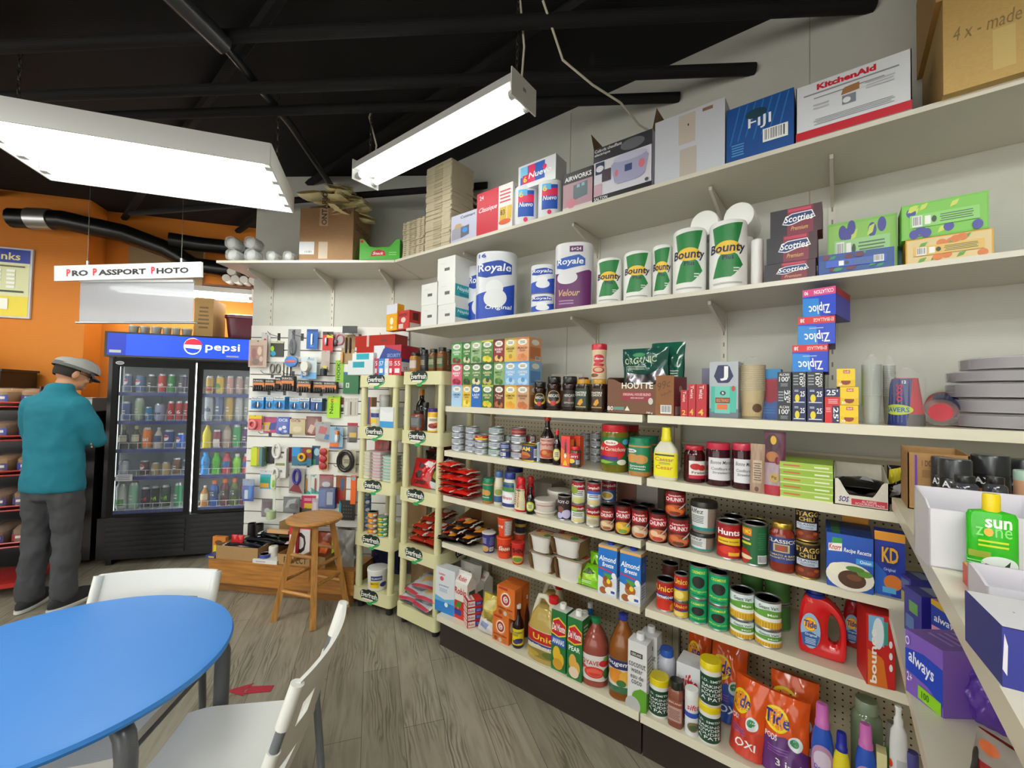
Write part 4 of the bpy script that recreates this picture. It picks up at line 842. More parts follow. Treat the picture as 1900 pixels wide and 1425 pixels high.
def plates(x,y,z,rz,r,h,lb,gp='wrapped plate packs'):
 t=thing('plate_pack',(x,y,z),rz,lb,'plates',gp)
 m=MB();n=7
 for i in range(n):zz=h*.06+i*h*.8/n;m.lathe([(r*.7,zz),(r*.96,zz+h*.05),(r,zz+h*.09),(r*.985,zz+h*.1),(r*.72,zz+h*.05),(.01,zz+h*.03)],'#d9d3d6',44,cap=False)
 m.build('plates',t);MB().lathe([(r*.6,0),(r*1.01,h*.08),(r*1.02,h*.86),(r*.97,h*.97),(.01,h)],'#f0ecf2/t.3',44).build('film_wrap',t)
def hang(x,y,z,rz,w,h,nm,lb,d=.012,c='#2255aa',a=(),ct=None,gp=None,bl=None,pr=None,back=None,hk=1,hl=.12,side=None):
# hanging pack: base at the bottom edge, hole and hook above; bl: clear blister box (u0,v0,u1,v1,depth); pr: pieces of product (u0,v0,u1,v1,depth,colour)
 t=thing(nm,(x,y,z),rz,lb,ct,gp);m=MB();m.box(-w/2,-.001,0,w/2,d/2 if d>.02 else .001,h,c)
 if d>.02:m.box(-w/2,-d/2,0,w/2,-.001,h*.96,c)
 f=-d/2 if d>.02 else-.001
 fn=lambda u,v,o:(-w/2+u*w,f-o,v*h)
 m.art(fn,a);m.art(fn,[('e',.5,.955,.05,.02,'#35322e')],1,1,.002);m.build('card',t)
 for i,q in enumerate(pr or()):
  u0,v0,u1,v1,dp,cl=q[:6];k=MB();cx,cy=-w/2+w*(u0+u1)/2,h*(v0+v1)/2;rw,rh=w*(u1-u0)/2,h*(v1-v0)/2
  if len(q)>6 and q[6]=='v':k.lathe([(rw*.85,-rh),(rw,-rh*.9),(rw,rh*.82),(rw*.4,rh*.86),(rw*.4,rh)],cl,14,cx,f-dp/2)
  elif len(q)>6 and q[6]=='o':k.tube([(cx+rw*math.cos(s),f-dp/2,cy+rh*math.sin(s))for s in[j*math.pi/10 for j in range(20)]],dp/2,cl,8,True)
  else:k.lathe([(.88,-.5),(1,-.4),(1,.4),(.88,.5)],cl,28,tf=Matrix.Translation((cx,f-dp/2-.0005,cy))@Matrix.Rotation(R(90),4,'X')@Matrix.Diagonal((rw,rh,dp,1)),p=2 if len(q)>6 else 5)
  k.build('product',t)
 if bl:
  u0,v0,u1,v1,dp=bl;k=MB();g=lambda u,v:(-w/2+w*(u0+(u1-u0)*u),f-.0015-dp*min(1,4*bulge(u,v,1)),h*(v0+(v1-v0)*v));k.grid(g,14,14,'#f2f5f8/t.14');k.build('clear_blister',t)
 if hk:
  q=rz+math.pi/2;b=Vector((x+math.cos(q)*.06,y+math.sin(q)*.06,z+h*.955));dr=Vector((-math.cos(q),-math.sin(q),0))
 return t
def noodles(x,y,z,rz,w,d,h,lb,c='#c8281c/g',a=(),seed=1,tilt=0.,gp=None,roll_=0.,nm='noodle_bag'):
# a packet lying flat: length across, crimped ends
 def mk():
  m=MB();rnd=random.Random(seed);p=[rnd.uniform(0,6.28)for _ in range(6)]
  th=lambda u,v:h/2*bulge(.03+.94*u,.02+.96*v,.45)*(1+.1*math.sin(13*u+p[0])*math.sin(9*v+p[1]))+.0015
  sx=lambda u,v:((u-.5)*w+.004*math.sin(25*v+p[2])*(1 if u<.1 or u>.9 else 0),(v-.5)*d*(1-.08*(abs(2*u-1))**4))
  tp=lambda u,v,o=0:(*sx(u,v),h/2+th(u,v)+o)
  m.grid(tp,20,14,c);m.grid(lambda u,v:(*sx(1-u,v),h/2-th(1-u,v)),20,14,c)
  m.art(tp,a,20,14,.001)
  for q in(0,.94):m.art(tp,[('r',q,0,q+.06,1,'#d9d4cc/g')],20,14,.0012)
  # front long edge print
  return m.mesh(nm,60)
 return put(cached(('nood',w,d,h,c,a,seed),mk),nm,None,(x,y,z),(tilt,roll_,rz),lb,'noodles',gp)
FROW=('top','second','third','fourth','bottom')
def DK(x,y,w,h,nm,pos,K):
# a can or bottle in the fridge: row, door, place from the left, rank from the front
 row,door,k,dd=pos;kind,c,cap,lc,a=K;r=w/2;z=FZ[row]+.0006
 lb='%s, %s%s on the %s %s fridge shelf'%(nm,ORD[k],('',' place, behind',' place, third row')[dd],FROW[row],('left','right')[door])
 if kind=='can':
  def mk():
   m=MB();e=h*.05;m.lathe([(r*.75,0),(r*.95,e),(r,e*1.8),(r,h-e*2.2),(r*.8,h-e*.6),(r*.84,h),(r*.7,h-.003),(.001,h-.003)],'#b9bdc2/m',20)
   m.lathe([(r*1.006,e*1.7),(r*1.006,h-e*2.1)],c+'/s',20,cap=False);m.art(F_cyl(r*1.012,e*1.7,h-e*2.1,R(150)),a or(('l',.2,.3,.8,.6,2,'#d8d4cc'),),14,1)
   return m.mesh('can')
  return put(cached(('dr',w,h,c,a),mk),'drink_can',None,(x,y,z),(0,0,FA-.5),lb,'drink','drinks in the fridge')
 return bottle(x,y,z,FA-.5,w,h,'drink_bottle',lb,'drink','drinks in the fridge',{'glass':'soy','sport':'sport'}.get(kind,'pet'),c+'/g',(cap or '#dddddd')+'/s',((.32,.62,170,lc,a or()),)if lc else())
def foam(x,y,z,rz,w,h,nm,lb,d=.3):
 t=thing(nm,(x,y,z+h/2),rz,lb,'foam bowls','foam bowl sleeves');tf=Matrix.Rotation(R(-90),4,'X');r=h/2
 m=MB()
 for i in range(9):q=-d/2+.02+i*d/10;m.lathe([(r*.6,q),(r*.9,q+.02),(r*.94,q+.022),(r*.9,q+.024)],'#dcdcd8',20,tf=tf,cap=i==0)
 m.build('bowls',t);MB().lathe([(r*.1,-d/2-.006),(r*.55,-d/2),(r*.92,-d/2+.012),(r*.98,-d/2+.04),(r*.98,d/2),(.01,d/2)],'#e4e6e8/t.32',20,tf=tf,p=2.8).build('film_wrap',t)
RICE=(('r',0,.74,1,1,'#35343a'),('t','Cuit-riz chauffant',.02,.92,.5,.98,'#e0dee0'),('t','electrique',.02,.84,.3,.9,'#e0dee0'),('e',.68,.87,.2,.1,'#6a6a70'),('r',0,.0,1,.1,'#26252a'),('t','SALTON',.02,.02,.26,.08,'#e8e8e8'),('r',.04,.5,.2,.72,'#2c3a5a'),('e',.12,.6,.07,.06,'#dcdce4'),('r',.16,.34,.32,.56,'#4a3c4c'),('r',.02,.1,.16,.32,'#c8a0b0'),('p',((.34,.3),(.32,.58),(.42,.68),(.88,.68),(.95,.58),(.92,.3),(.8,.22),(.44,.22)),'#a8a8c8'),('e',.64,.66,.28,.07,'#c4c4dc'),('e',.42,.42,.03,.06,'#d87a8a'),('e',.84,.46,.05,.08,'#d87a8a'),('r',.56,.4,.68,.52,'#3c4a7a'),('e',.92,.15,.03,.03,'#555555'))
DU=(('r',0,.7,1,1,'#1a1716'),('t','DURACELL',.06,.76,.9,.9,'#dcd8d4'),('r',0,.36,1,.7,'#c87a44'),('r',0,0,1,.1,'#1a1716'))
PN=(('r',0,.72,1,1,'#d0d4d8'),('t','Panasonic',.1,.8,.9,.93,'#2a3a5a'),('e',.5,.3,.42,.28,'#1a5a9c'))
def fbox(x,y,z,rz,w,h,nm,lb,d=.12,c='#dddddd'):
 t=thing(nm,(x,y,z),rz,lb,'food container','food containers');tf=Matrix.Diagonal((w/2,d/2,1,1))
 put(cached(('fb',w,h),lambda:MB().lathe([(.82,0),(.86,.001),(.96,h*.72)],'#dcdcd8/s',24,tf=tf,p=5).mesh('tub')),'tub',t)
 put(cached(('fl',w,h,c),lambda:MB().lathe([(.99,h*.68),(1,h*.72),(1,h*.9),(.9,h*.97),(.01,h*.97)],c+'/s',24,tf=tf,p=5).mesh('lid')),'lid',t)
 return t
def tins(x,y,z,rz,w,h,stack,gp,cols):
 n=len(cols)
 for r,(c,a,nm)in enumerate(cols):
  pos=('bottom','second','third','top')[r]if n==4 else('bottom','middle','top')[r]if n==3 else('bottom','top')[r]
  can(x,y,z+r*(h+.0004),rz,w,h,'flat_tin','%s flat tin, %s of the %s stack'%(nm,pos,stack),gp=gp,c=c,a=a)
NA=(('p',((.1,.3),(.2,.9),(.5,.8),(.4,.2)),'#d8d4cc/g'),('p',((.55,.2),(.6,.7),(.9,.8),(.85,.3)),'#e8402c/g'),('r',.3,.4,.72,.6,'#f0ece4'),('t','Kimchi',.34,.44,.68,.57,'#b02020'))
NB=(('p',((.1,.2),(.15,.8),(.45,.9),(.4,.3)),'#c8341c/g'),('p',((.5,.1),(.55,.6),(.85,.7),(.8,.2)),'#d8882c/g'),('e',.5,.5,.1,.2,'#e8d8b0'))
NC=(('p',((.1,.2),(.2,.8),(.6,.7),(.5,.2)),'#d88a3c/g'),('e',.7,.5,.14,.24,'#e0d0c0'),('e',.4,.4,.1,.2,'#5a1c14'))
NS=(('p',((.3,.2),(.3,.5),(.7,.6),(.7,.3)),'#c8a060'),('t','VERMICELLI',.2,.62,.86,.78,'#4a4a50'),('r',0,0,1,.1,'#a8283c'),('r',0,.92,1,1,'#a8283c'))
bo,ca,hg,po,nd=bottle,carton,hang,pouch,noodles
tea(-1.829,1.854,1.434,0,.09,.129,'tea_box','pale blue tea box, bottom row, first from the left',d=.068,c='#a9cbe6',title='CAMOMILE',acc='#7fa9d0',tc='#2a5a9a',pic=None)
tea(-1.834,1.854,1.563,0,.09,.129,'tea_box','pink tea box, middle row, first from the left',d=.068,c='#d8637a',title='BERRY',acc='#b02a48',tc='#ffffff',pic='#8a1f38')
tea(-1.839,1.854,1.692,0,.09,.129,'tea_box','bright green tea box, top row, first from the left',d=.068,c='#5fa058',title='GREEN',acc='#3a7a36',tc='#ffffff',pic='#7a2a3a')
tea(-1.745,1.854,1.434,0,.071,.129,'tea_box','lemon-yellow tea box, bottom row, second from the left',d=.068,c='#e0c040',title='LEMON',acc='#c89a20',tc='#7a4a10',pic='#f0dc60')
tea(-1.75,1.854,1.563,0,.071,.129,'tea_box','mid green tea box, middle row, second from the left',d=.068,c='#4c7e3c',title='GREEN',acc='#2f5a28',tc='#e8f0d0',pic='#2a3a1c')
tea(-1.754,1.854,1.692,0,.071,.129,'tea_box','leaf green tea box, top row, second from the left',d=.068,c='#3f7a3a',title='JASMINE',acc='#2c5a28',tc='#f0f0d0',pic='#d8d0b0')
tea(-1.67,1.854,1.434,0,.08,.129,'tea_box','plain deep blue tea box, bottom row, third from the left',d=.068,c='#1d63b5',title='LADY',acc='#1d4f9a',tc='#ffffff',pic=None)
tea(-1.674,1.854,1.563,0,.081,.129,'tea_box','grey-green tea box, middle row, third from the left',d=.068,c='#5b7f4a',title='JASMINE',acc='#39442c',tc='#e8f0d0',pic='#e6d8b0')
tea(-1.678,1.854,1.692,0,.081,.129,'tea_box','pale sage tea box, top row, third from the left',d=.068,c='#9fb88c',title='MINT',acc='#6c9a58',tc='#2c5a24',pic='#4a7a3a')
tea(-1.584,1.854,1.434,0,.087,.129,'tea_box','green with yellow band tea box, bottom row, fourth from the left',d=.068,c='#3a6b35',title='GREEN TEA',acc='#b8c030',tc='#f0e8a0',pic='#e0c030')
tea(-1.588,1.854,1.563,0,.088,.129,'tea_box','dark green tea box, middle row, fourth from the left',d=.068,c='#2f6a3e',title='GREEN',acc='#1d4a2a',tc='#f0e8a0',pic='#c8b060')
tea(-1.592,1.854,1.692,0,.088,.129,'tea_box','green with lemon picture tea box, top row, fourth from the left',d=.068,c='#4c7d3c',title='LEMON',acc='#c8c030',tc='#f4f0c0',pic='#e8d040')
tea(-1.498,1.854,1.434,0,.076,.129,'tea_box','maroon tea box, bottom row, fifth from the left',d=.068,c='#5d1f1c',title='Chai',acc='#3d120f',tc='#f4dcc0',pic='#b06a34')
tea(-1.502,1.854,1.563,0,.076,.129,'tea_box','light mint green tea box, middle row, fifth from the left',d=.068,c='#8fb072',title='MINT',acc='#5c8a44',tc='#2c5a24',pic='#3c6a30')
tea(-1.506,1.854,1.692,0,.077,.129,'tea_box','dark red tea box, top row, fifth from the left',d=.068,c='#8c2128',title='ROOIBOS',acc='#5a1014',tc='#ffffff',pic='#e0c070')
tea(-1.418,1.854,1.434,0,.081,.129,'tea_box','lemon-printed yellow tea box, bottom row, sixth from the left',d=.068,c='#e0bf4f',title='LEMON',acc='#d09a2a',tc='#7a4a10',pic='#e8a030')
tea(-1.421,1.854,1.563,0,.081,.129,'tea_box','sky blue tea box, middle row, sixth from the left',d=.068,c='#86b8e2',title='CAMOMILE',acc='#5a92cc',tc='#ffffff',pic='#b8d8f4')
tea(-1.425,1.854,1.692,0,.081,.129,'tea_box','honey yellow tea box, top row, sixth from the left',d=.068,c='#d9c05a',title='GINGER',acc='#b8922c',tc='#6a4a10',pic='#e8b840')
tea(-1.335,1.88,1.434,0,.085,.129,'tea_box','tan tea box, bottom row, seventh from the left',d=.12,c='#c99b74',title='ORANGE',acc='#a8683c',tc='#6a2a10',pic='#c86a30')
tea(-1.338,1.88,1.563,0,.085,.129,'tea_box','sky blue end tea box, middle row, seventh from the left',d=.12,c='#86b8e2',title='CAMOMILE',acc='#5a92cc',tc='#ffffff',pic='#b8d8f4')
tea(-1.342,1.88,1.692,0,.085,.129,'tea_box','peach orange tea box, top row, seventh from the left',d=.12,c='#e0a070',title='PEACH',acc='#c87840',tc='#6a2a10',pic='#d88850')
bo(-1.252,1.865,1.434,.473,.07,.147,'coffee_jar','small instant coffee jar with yellow ring on its label, right of the tea',sh='coffee',c='#2a140c/g',cap='#1b1918/s',lab=((.12,.6,150,'#1c1410',(('e',.5,.55,.44,.42,'#d8b83a'),('e',.5,.6,.34,.34,'#1a1412'),('t','NESCAFE',.18,.56,.82,.74,'#f0ece4'),('e',.5,.2,.14,.16,'#b8302a'))),),ct='coffee jar')
bo(-1.168,1.87,1.434,.447,.08,.174,'coffee_jar','tall instant coffee jar with tan label, left of the plain black-label one',sh='coffee',c='#2a140c/g',cap='#1b1918/s',lab=((.12,.6,150,'#1c1410',(('e',.5,.55,.44,.42,'#d09a5c'),('e',.5,.6,.34,.34,'#1a1412'),('t','NESCAFE',.18,.56,.82,.74,'#f0ece4'),('e',.5,.2,.14,.16,'#b8302a'))),),ct='coffee jar')
bo(-1.076,1.871,1.434,.418,.083,.174,'coffee_jar','tall instant coffee jar with plain dark label and black lid',sh='coffee',c='#241310/g',cap='#1b1918/s',lab=((.12,.6,150,'#2c2422',(('t','NESCAFE',.18,.6,.82,.76,'#d8d4cc'),('e',.5,.4,.05,.06,'#b8302a'),('t','ESPRESSO',.26,.2,.74,.3,'#c8c0b4'))),),ct='coffee jar')
bo(-.995,1.87,1.434,0,.071,.158,'coffee_jar','square coffee jar with gold lid and green label',sh='widejar',c='#2e1a10/g',cap='#c9962e/s',lab=((.1,.72,130,'#24352a',(('t','TASTERS',.18,.74,.82,.84,'#f4f0e4'),('t','CHOICE',.2,.62,.8,.72,'#f4f0e4'),('p',((.3,.2),(.42,.42),(.6,.5),(.66,.3),(.48,.14)),'#d89a2c'),('r',.2,.06,.8,.1,'#c8a040'))),),p=5,ct='coffee jar')
bo(-.91,1.868,1.434,0,.066,.157,'coffee_jar','square coffee jar with gold lid under the red-capped creamer',sh='widejar',c='#2e1a10/g',cap='#c9962e/s',lab=((.1,.72,130,'#3a2414',(('t','TASTERS',.18,.74,.82,.84,'#f4f0e4'),('t','CHOICE',.2,.62,.8,.72,'#f4f0e4'),('p',((.3,.2),(.42,.42),(.6,.5),(.66,.3),(.48,.14)),'#d89a2c'),('r',.2,.06,.8,.1,'#c8a040'))),),p=5,ct='coffee jar')
bo(-.917,1.872,1.592,.364,.074,.17,'creamer_bottle','red-capped coffee creamer bottle standing on a gold-lidded jar',sh='shaker',c='#e6d2b0/s',cap='#c8233a/s',lab=((.05,.8,160,'#e2c9a4',(('e',.5,.7,.3,.16,'#c8243a'),('t','Coffee-mate',.24,.66,.76,.76,'#ffffff',0,1,.02),('p',((.2,.44),(.3,.56),(.8,.5),(.72,.4)),'#c01f2c'),('e',.5,.28,.28,.12,'#c02a30'),('e',.5,.29,.2,.08,'#d8b088'),('e',.3,.08,.2,.07,'#7a4a2c'))),),ct='creamer')
po(-1.205,2.04,1.434,0,.202,.2,'clear_bag','crumpled clear bag of brown goods behind the coffee jars',d=.1,t=.1,c='#d8cdc0/t.2',wr=.3,rx=-.1)
ca(-1.204,2.025,1.434,0,.166,.105,'brown_packet','brown packet inside the clear bag behind the coffee jars',d=.07,c='#9a5a3c')
bo(-1.063,1.991,1.434,.392,.062,.175,'coffee_jar','dark coffee jar standing behind the gold-lidded jars',sh='coffee',c='#2a140c/g',cap='#5a2418/s',ct='coffee jar')
openbox(-.695,1.905,1.434,0,.3,.163,'coffee_pod_box','large brown coffee pod box with torn-open front and green bags inside',d=.19,c='#6a3f22',f=(('t','HOUTTE',.24,.69,.71,.86,'#f4efe4'),('r',.24,.375,.7,.6,'#8e1f30'),('t','ORIGINAL HOUSE BLEND',.26,.5,.68,.57,'#e8c8c0'),('t','MEDIUM ROAST',.38,.42,.58,.46,'#e8c8c0'),('t','80',.012,.08,.11,.2,'#f4efe4'),('r',.12,.1,.28,.19,'#5f8f80'),('p',((.29,.09),(.33,.22),(.37,.09)),'#e8e4d8'),('e',.68,.36,.035,.09,'#cfcac0'),('t','760 g',.62,.02,.71,.08,'#f4efe4')),r=(('r',0,0,1,1,'#8e1f30'),('e',.5,.7,.12,.09,'#c89a90'),('l',.2,.3,.8,.5,4,'#c06a70'),('r',.1,.02,.5,.24,'#c9b8b0')),hb=1.05,hf=.96,dip=.16)
ca(-.581,1.808,1.434,0,.076,.17,'price_flap','brown cardboard flap marked 99 cents at the corner of the coffee box',d=.004,c='#8a5a34/k',f=(('t','99c',.1,.66,.8,.86,'#5a3216',0,.2,0,.12),('t','each',.3,.52,.86,.6,'#5a3216',0,.2,0,.1),('b',.28,.05,.88,.26)))
po(-.692,1.905,1.494,0,.212,.24,'coffee_bag','green coffee bag lying over the front of the brown box',d=.09,t=.09,c='#1f4d44/g',back='#1f4d44/g',a=(('t','ORGANIC',.06,.72,.8,.84,'#c8d8b8',0,1,0,.05),('p',((0,.3),(.1,.55),(.6,.5),(.9,.64),(1,.4),(.5,.3)),'#b8b4bc/m'),('e',.4,.88,.14,.04,'#3c8a5a'),('l',.1,.6,.6,.68,3,'#b8c8b8')),rx=.12,wr=.35,seed=4)
po(-.62,1.95,1.484,0,.151,.28,'coffee_bag','green coffee bag standing upright with a pointed torn top',d=.08,t=.07,c='#1c5a48/g',a=(('p',((.2,.5),(.3,.66),(.6,.7),(.5,.52)),'#2a7a5c/g'),('l',.4,.42,.9,.54,3,'#cfe0d4'),('p',((0,.1),(0,.4),(.5,.3),(.6,.12)),'#b4b2ba/m')),rx=-.08,wr=.3,seed=9)
ca(-.505,1.88,1.434,0,.028,.108,'tin_box','short upright narrow red box beside the brown coffee box',d=.12,c='#b8202a',f=(("t","2",.2,.05,.72,.24,"#f0c050"),("t","Twist",.3,.55,.72,.96,"#f4dcdc",270,.6,.04)),r=(('r',.1,.1,.9,.5,'#a01820'),))
ca(-.475,1.88,1.434,0,.028,.133,'tin_box','tall middle upright narrow red box beside the brown coffee box',d=.12,c='#b8202a',f=(("t","4",.2,.05,.72,.24,"#f0c050"),("t","Twist",.3,.55,.72,.96,"#f4dcdc",270,.6,.04)),r=(('r',.1,.1,.9,.5,'#a01820'),))
ca(-.439,1.88,1.434,0,.039,.133,'tin_box','tall right upright narrow red box beside the brown coffee box',d=.12,c='#b8202a',f=(("t","4",.2,.05,.72,.24,"#f0c050"),("t","Twist",.3,.55,.72,.96,"#f4dcdc",270,.6,.04)),r=(('r',.1,.1,.9,.5,'#a01820'),))
ca(-.361,1.9,1.434,0,.104,.223,'cloth_box','tall silver-grey cleaning cloth box with a dark hexagon letter',d=.12,c='#aeb4bc/s',f=(('r',0,0,1,.16,'#6a7480'),('p',((.16,.74),(.3,.94),(.68,.94),(.84,.74),(.68,.62),(.3,.62)),'#1f2350'),('t','J',.38,.66,.66,.92,'#f2f2f4',0,1.6),('r',.06,.1,.94,.56,'#48b8a4'),('p',((.2,.08),(.2,.56),(.72,.56),(.72,.08)),'#6cc8b8'),('e',.48,.44,.1,.04,'#1c2c34'),('t','5',.44,.42,.52,.46,'#ffffff'),('r',.22,.26,.72,.36,'#7a3a24'),('t','GROS TRAVAUX',.25,.28,.69,.34,'#e8a070'),('r',.28,.15,.64,.24,'#e0703c'),('e',.84,.52,.06,.05,'#c0402c')),r=(('r',.1,.1,.9,.9,'#8c949e'),))
ca(-.46,2.03,1.434,0,.032,.209,'cloth_box','purple-grey box standing behind the silver cloth box',d=.1,c='#6c6c86',f=(('p',((.3,.5),(.6,.6),(.9,.5),(.6,.4)),'#2a2a5a'),))
cups(-.271,1.906,1.434,.113,.093,.211,'cup_sleeve','wrapped sleeve of tan paper coffee cups, rims upward',n=14,c='#c8b078',rim='#efe4c4',ch=.115,a=(('p',((.2,.05),(.3,.3),(.8,.3),(.75,.05)),'#b8a070'),('e',.66,.2,.14,.08,'#5a4028')))
ca(-.214,1.965,1.434,0,.075,.196,'tall_box','tall blue box with red panel behind the paper cups',d=.07,c='#1c5aae/s',f=(('r',0,.82,1,1,'#2a8ac8'),('p',((.3,.34),(.3,.8),(.9,.8),(.9,.4),(.6,.32)),'#b02c40'),('l',.2,.1,.8,.26,3,'#4a8ad8')))
ca(-.156,1.97,1.434,0,.042,.059,'foil_box','charcoal foil box end, bottom of its stack, first column from the left',d=.3,c='#23272e',f=A_100,ct='foil box',gp='foil and wrap boxes')
ca(-.156,1.97,1.493,0,.042,.059,'foil_box','charcoal 25 foil box end, middle of its stack, first column from the left',d=.3,c='#262a33',f=A_25R2,ct='foil box',gp='foil and wrap boxes')
ca(-.156,1.97,1.552,0,.042,.059,'foil_box','charcoal foil box end, top of its stack, first column from the left',d=.3,c='#23272e',f=A_100,ct='foil box',gp='foil and wrap boxes')
ca(-.111,1.97,1.434,0,.04,.059,'foil_box','navy foil box end, bottom of its stack, second column from the left',d=.3,c='#1c2450',f=A_25,ct='foil box',gp='foil and wrap boxes')
ca(-.111,1.97,1.493,0,.04,.059,'foil_box','navy foil box end, middle of its stack, second column from the left',d=.3,c='#1c2450',f=A_25,ct='foil box',gp='foil and wrap boxes')
ca(-.111,1.97,1.552,0,.04,.059,'foil_box','charcoal foil box end, top of its stack, second column from the left',d=.3,c='#23272e',f=A_100R,ct='foil box',gp='foil and wrap boxes')
ca(-.064,1.97,1.434,0,.046,.059,'foil_box','navy foil box end, bottom of its stack, third column from the left',d=.3,c='#1c2450',f=A_25,ct='foil box',gp='foil and wrap boxes')
ca(-.064,1.97,1.493,0,.046,.059,'foil_box','navy foil box end, middle of its stack, third column from the left',d=.3,c='#1c2450',f=A_25,ct='foil box',gp='foil and wrap boxes')
ca(-.065,1.97,1.552,0,.046,.059,'foil_box','charcoal foil box end, top of its stack, third column from the left',d=.3,c='#23272e',f=A_100R,ct='foil box',gp='foil and wrap boxes')
ca(-.017,1.97,1.434,0,.041,.059,'foil_box','red and navy foil box, lower of two left of the yellow boxes',d=.3,c='#1c2450',f=A_25R,ct='foil box',gp='foil and wrap boxes')
ca(-.017,1.97,1.493,0,.041,.059,'foil_box','red and navy foil box, upper of two left of the yellow boxes',d=.3,c='#1c2450',f=A_25T,ct='foil box',gp='foil and wrap boxes')
ca(.028,1.97,1.434,0,.049,.061,'foil_box','yellow plastic wrap box, bottom of three',d=.3,c='#eabf1c',f=A_GLAD,ct='foil box',gp='foil and wrap boxes')
ca(.029,1.97,1.496,0,.049,.061,'foil_box','yellow plastic wrap box, middle of three',d=.3,c='#eabf1c',f=A_GLAD,ct='foil box',gp='foil and wrap boxes')
ca(.02,1.97,1.558,0,.049,.061,'foil_box','yellow plastic wrap box, top of three',d=.3,c='#eabf1c',f=A_GLAD,ct='foil box',gp='foil and wrap boxes')
ca(-.081,1.94,1.611,0,.105,.098,'freezer_bag_box','blue and red zip bag box upside down, bottom of three',d=.2,c='#2336a8',f=A_ZIP,l=(('r',0,0,1,.3,'#c03038'),('e',.5,.6,.2,.3,'#b07050')),r=(('r',0,0,1,1,'#4a4ac0'),('r',0,.75,1,1,'#b82a40')),b=(('r',0,0,1,1,'#3a2a8a'),))
ca(-.062,1.94,1.709,0,.107,.1,'freezer_bag_box','blue and red zip bag box upside down, middle of three',d=.2,c='#2336a8',f=A_ZIP,l=(('r',0,0,1,.3,'#c03038'),('e',.5,.6,.2,.3,'#b07050')),r=(('r',0,0,1,1,'#4a4ac0'),('r',0,.75,1,1,'#b82a40')),b=(('r',0,0,1,1,'#3a2a8a'),))
ca(-.034,1.94,1.809,-.209,.098,.1,'freezer_bag_box','blue and pink zip bag box upside down, top of three',d=.2,c='#2a4aa8',f=A_ZIP2,l=(('r',0,0,1,.3,'#c03038'),('e',.5,.6,.2,.3,'#b07050')),r=(('r',0,0,1,1,'#4a4ac0'),('r',0,.75,1,1,'#b82a40')),b=(('r',0,0,1,1,'#3a2a8a'),))
cups(.089,1.877,1.434,-.038,.053,.201,'cup_sleeve','tall sleeve of clear plastic cups with a green label strip',n=24,c='#e2e6e0/l.35',rim='#eef2ee/l.5',ch=.1,k=.74,a=(('r',0,.3,.1,.85,'#8ac83a'),))
cups(.14,1.967,1.434,-.057,.035,.204,'cup_sleeve','second sleeve of clear plastic cups behind the blue and red one',n=18,c='#e2e6e0/l.3',rim='#eef2ee/l.4',ch=.1,k=.74)
cups(.175,1.886,1.434,-.074,.091,.154,'cup_sleeve','bag of red party cups with blue printed wrap standing up',n=12,c='#c22038/s',rim='#f0e8e6',ch=.12,k=.66,inv=1,a=(('p',((0,0),(.14,.98),(.62,.98),(.56,.3),(.52,0)),'#1c2a6c'),('t','SOLO',.3,.5,.42,.86,'#d83040',270,1.4),('t','12',.42,.88,.5,.94,'#e8e8f0'),('e',.3,.33,.34,.11,'#b8c84a'),('t','SAVERS',.04,.28,.56,.38,'#2458a8')))
cups(.254,1.878,1.479,-.107,.085,.17,'cup_sleeve','fallen sleeve of red party cups lying on its side',n=8,c='#c22038/s',rim='#d83a4c',ch=.1,k=.66,rx=-1.4,ry=.35,a=(('r',.2,0,.9,.8,'#1c2456'),))
plates(0.4239,1.9900,1.4344,0,0.134,0.045,'wrapped stack of foam plates, bottom of five at the right end')
plates(0.4231,1.9900,1.4800,0,0.134,0.045,'wrapped stack of foam plates, second lowest of five at the right end')
plates(0.4176,1.9900,1.5256,0,0.134,0.050,'wrapped stack of foam plates, middle of five at the right end')
plates(0.4184,1.9900,1.5762,0,0.134,0.036,'wrapped stack of foam plates, second highest of five at the right end')
plates(0.4489,1.9900,1.6128,0,0.134,0.042,'wrapped stack of foam plates, top of five at the right end')
tins(-1.85,1.864,1.165,.625,.079,.037,'leftmost','stacked fish tins',(('#aeb4c2',A_TUNA,'grey'),('#aeb4c2',A_TUNA,'grey'),('#aeb4c2',A_TUNA,'grey'),('#aeb4c2',A_TUNA,'grey'),))
tins(-1.75,1.882,1.165,.599,.083,.037,'second from left','stacked fish tins',(('#8f9ab8',A_TUNA,'blue-grey'),('#8f9ab8',A_TUNA,'blue-grey'),('#8f9ab8',A_TUNA,'blue-grey'),('#8f9ab8',A_TUNA,'blue-grey'),))
tins(-1.638,1.842,1.165,.581,.08,.037,'third from left','stacked fish tins',(('#aeb4c2',A_TUNA,'grey'),('#70767e',A_TUNA,'dark grey'),('#c03030',(('r',0,.1,1,.5,'#e8c83a'),('t','Thon',.3,.55,.6,.9,'#f4e040'),('r',0,0,1,.12,'#3a3a8a')),'red and yellow'),))
tins(-1.546,1.864,1.165,.554,.089,.04,'green-lidded','stacked fish tins',(('#6fae7c',A_TUNA,'green'),('#c0c8c4',A_TUNA,'silver'),('#c6ccc8',A_TUNA,'silver'),('#58a89a',A_TUNA,'teal'),))
tins(-1.514,1.937,1.165,.531,.054,.037,'half-hidden green','stacked fish tins',(('#aeb4c2',A_TUNA,'grey'),('#8fc090',A_TUNA,'pale green'),('#5aa870',A_TUNA,'green'),))
tins(-1.449,1.824,1.165,.537,.055,.042,'short navy','flat navy tins',(('#26357e',(('r',.1,.2,.6,.8,'#c8d0e4'),('b',.1,.2,.45,.8)),'navy'),('#26357e',(('l',.1,.2,.9,.8,3,'#c8d0e4'),),'navy'),))
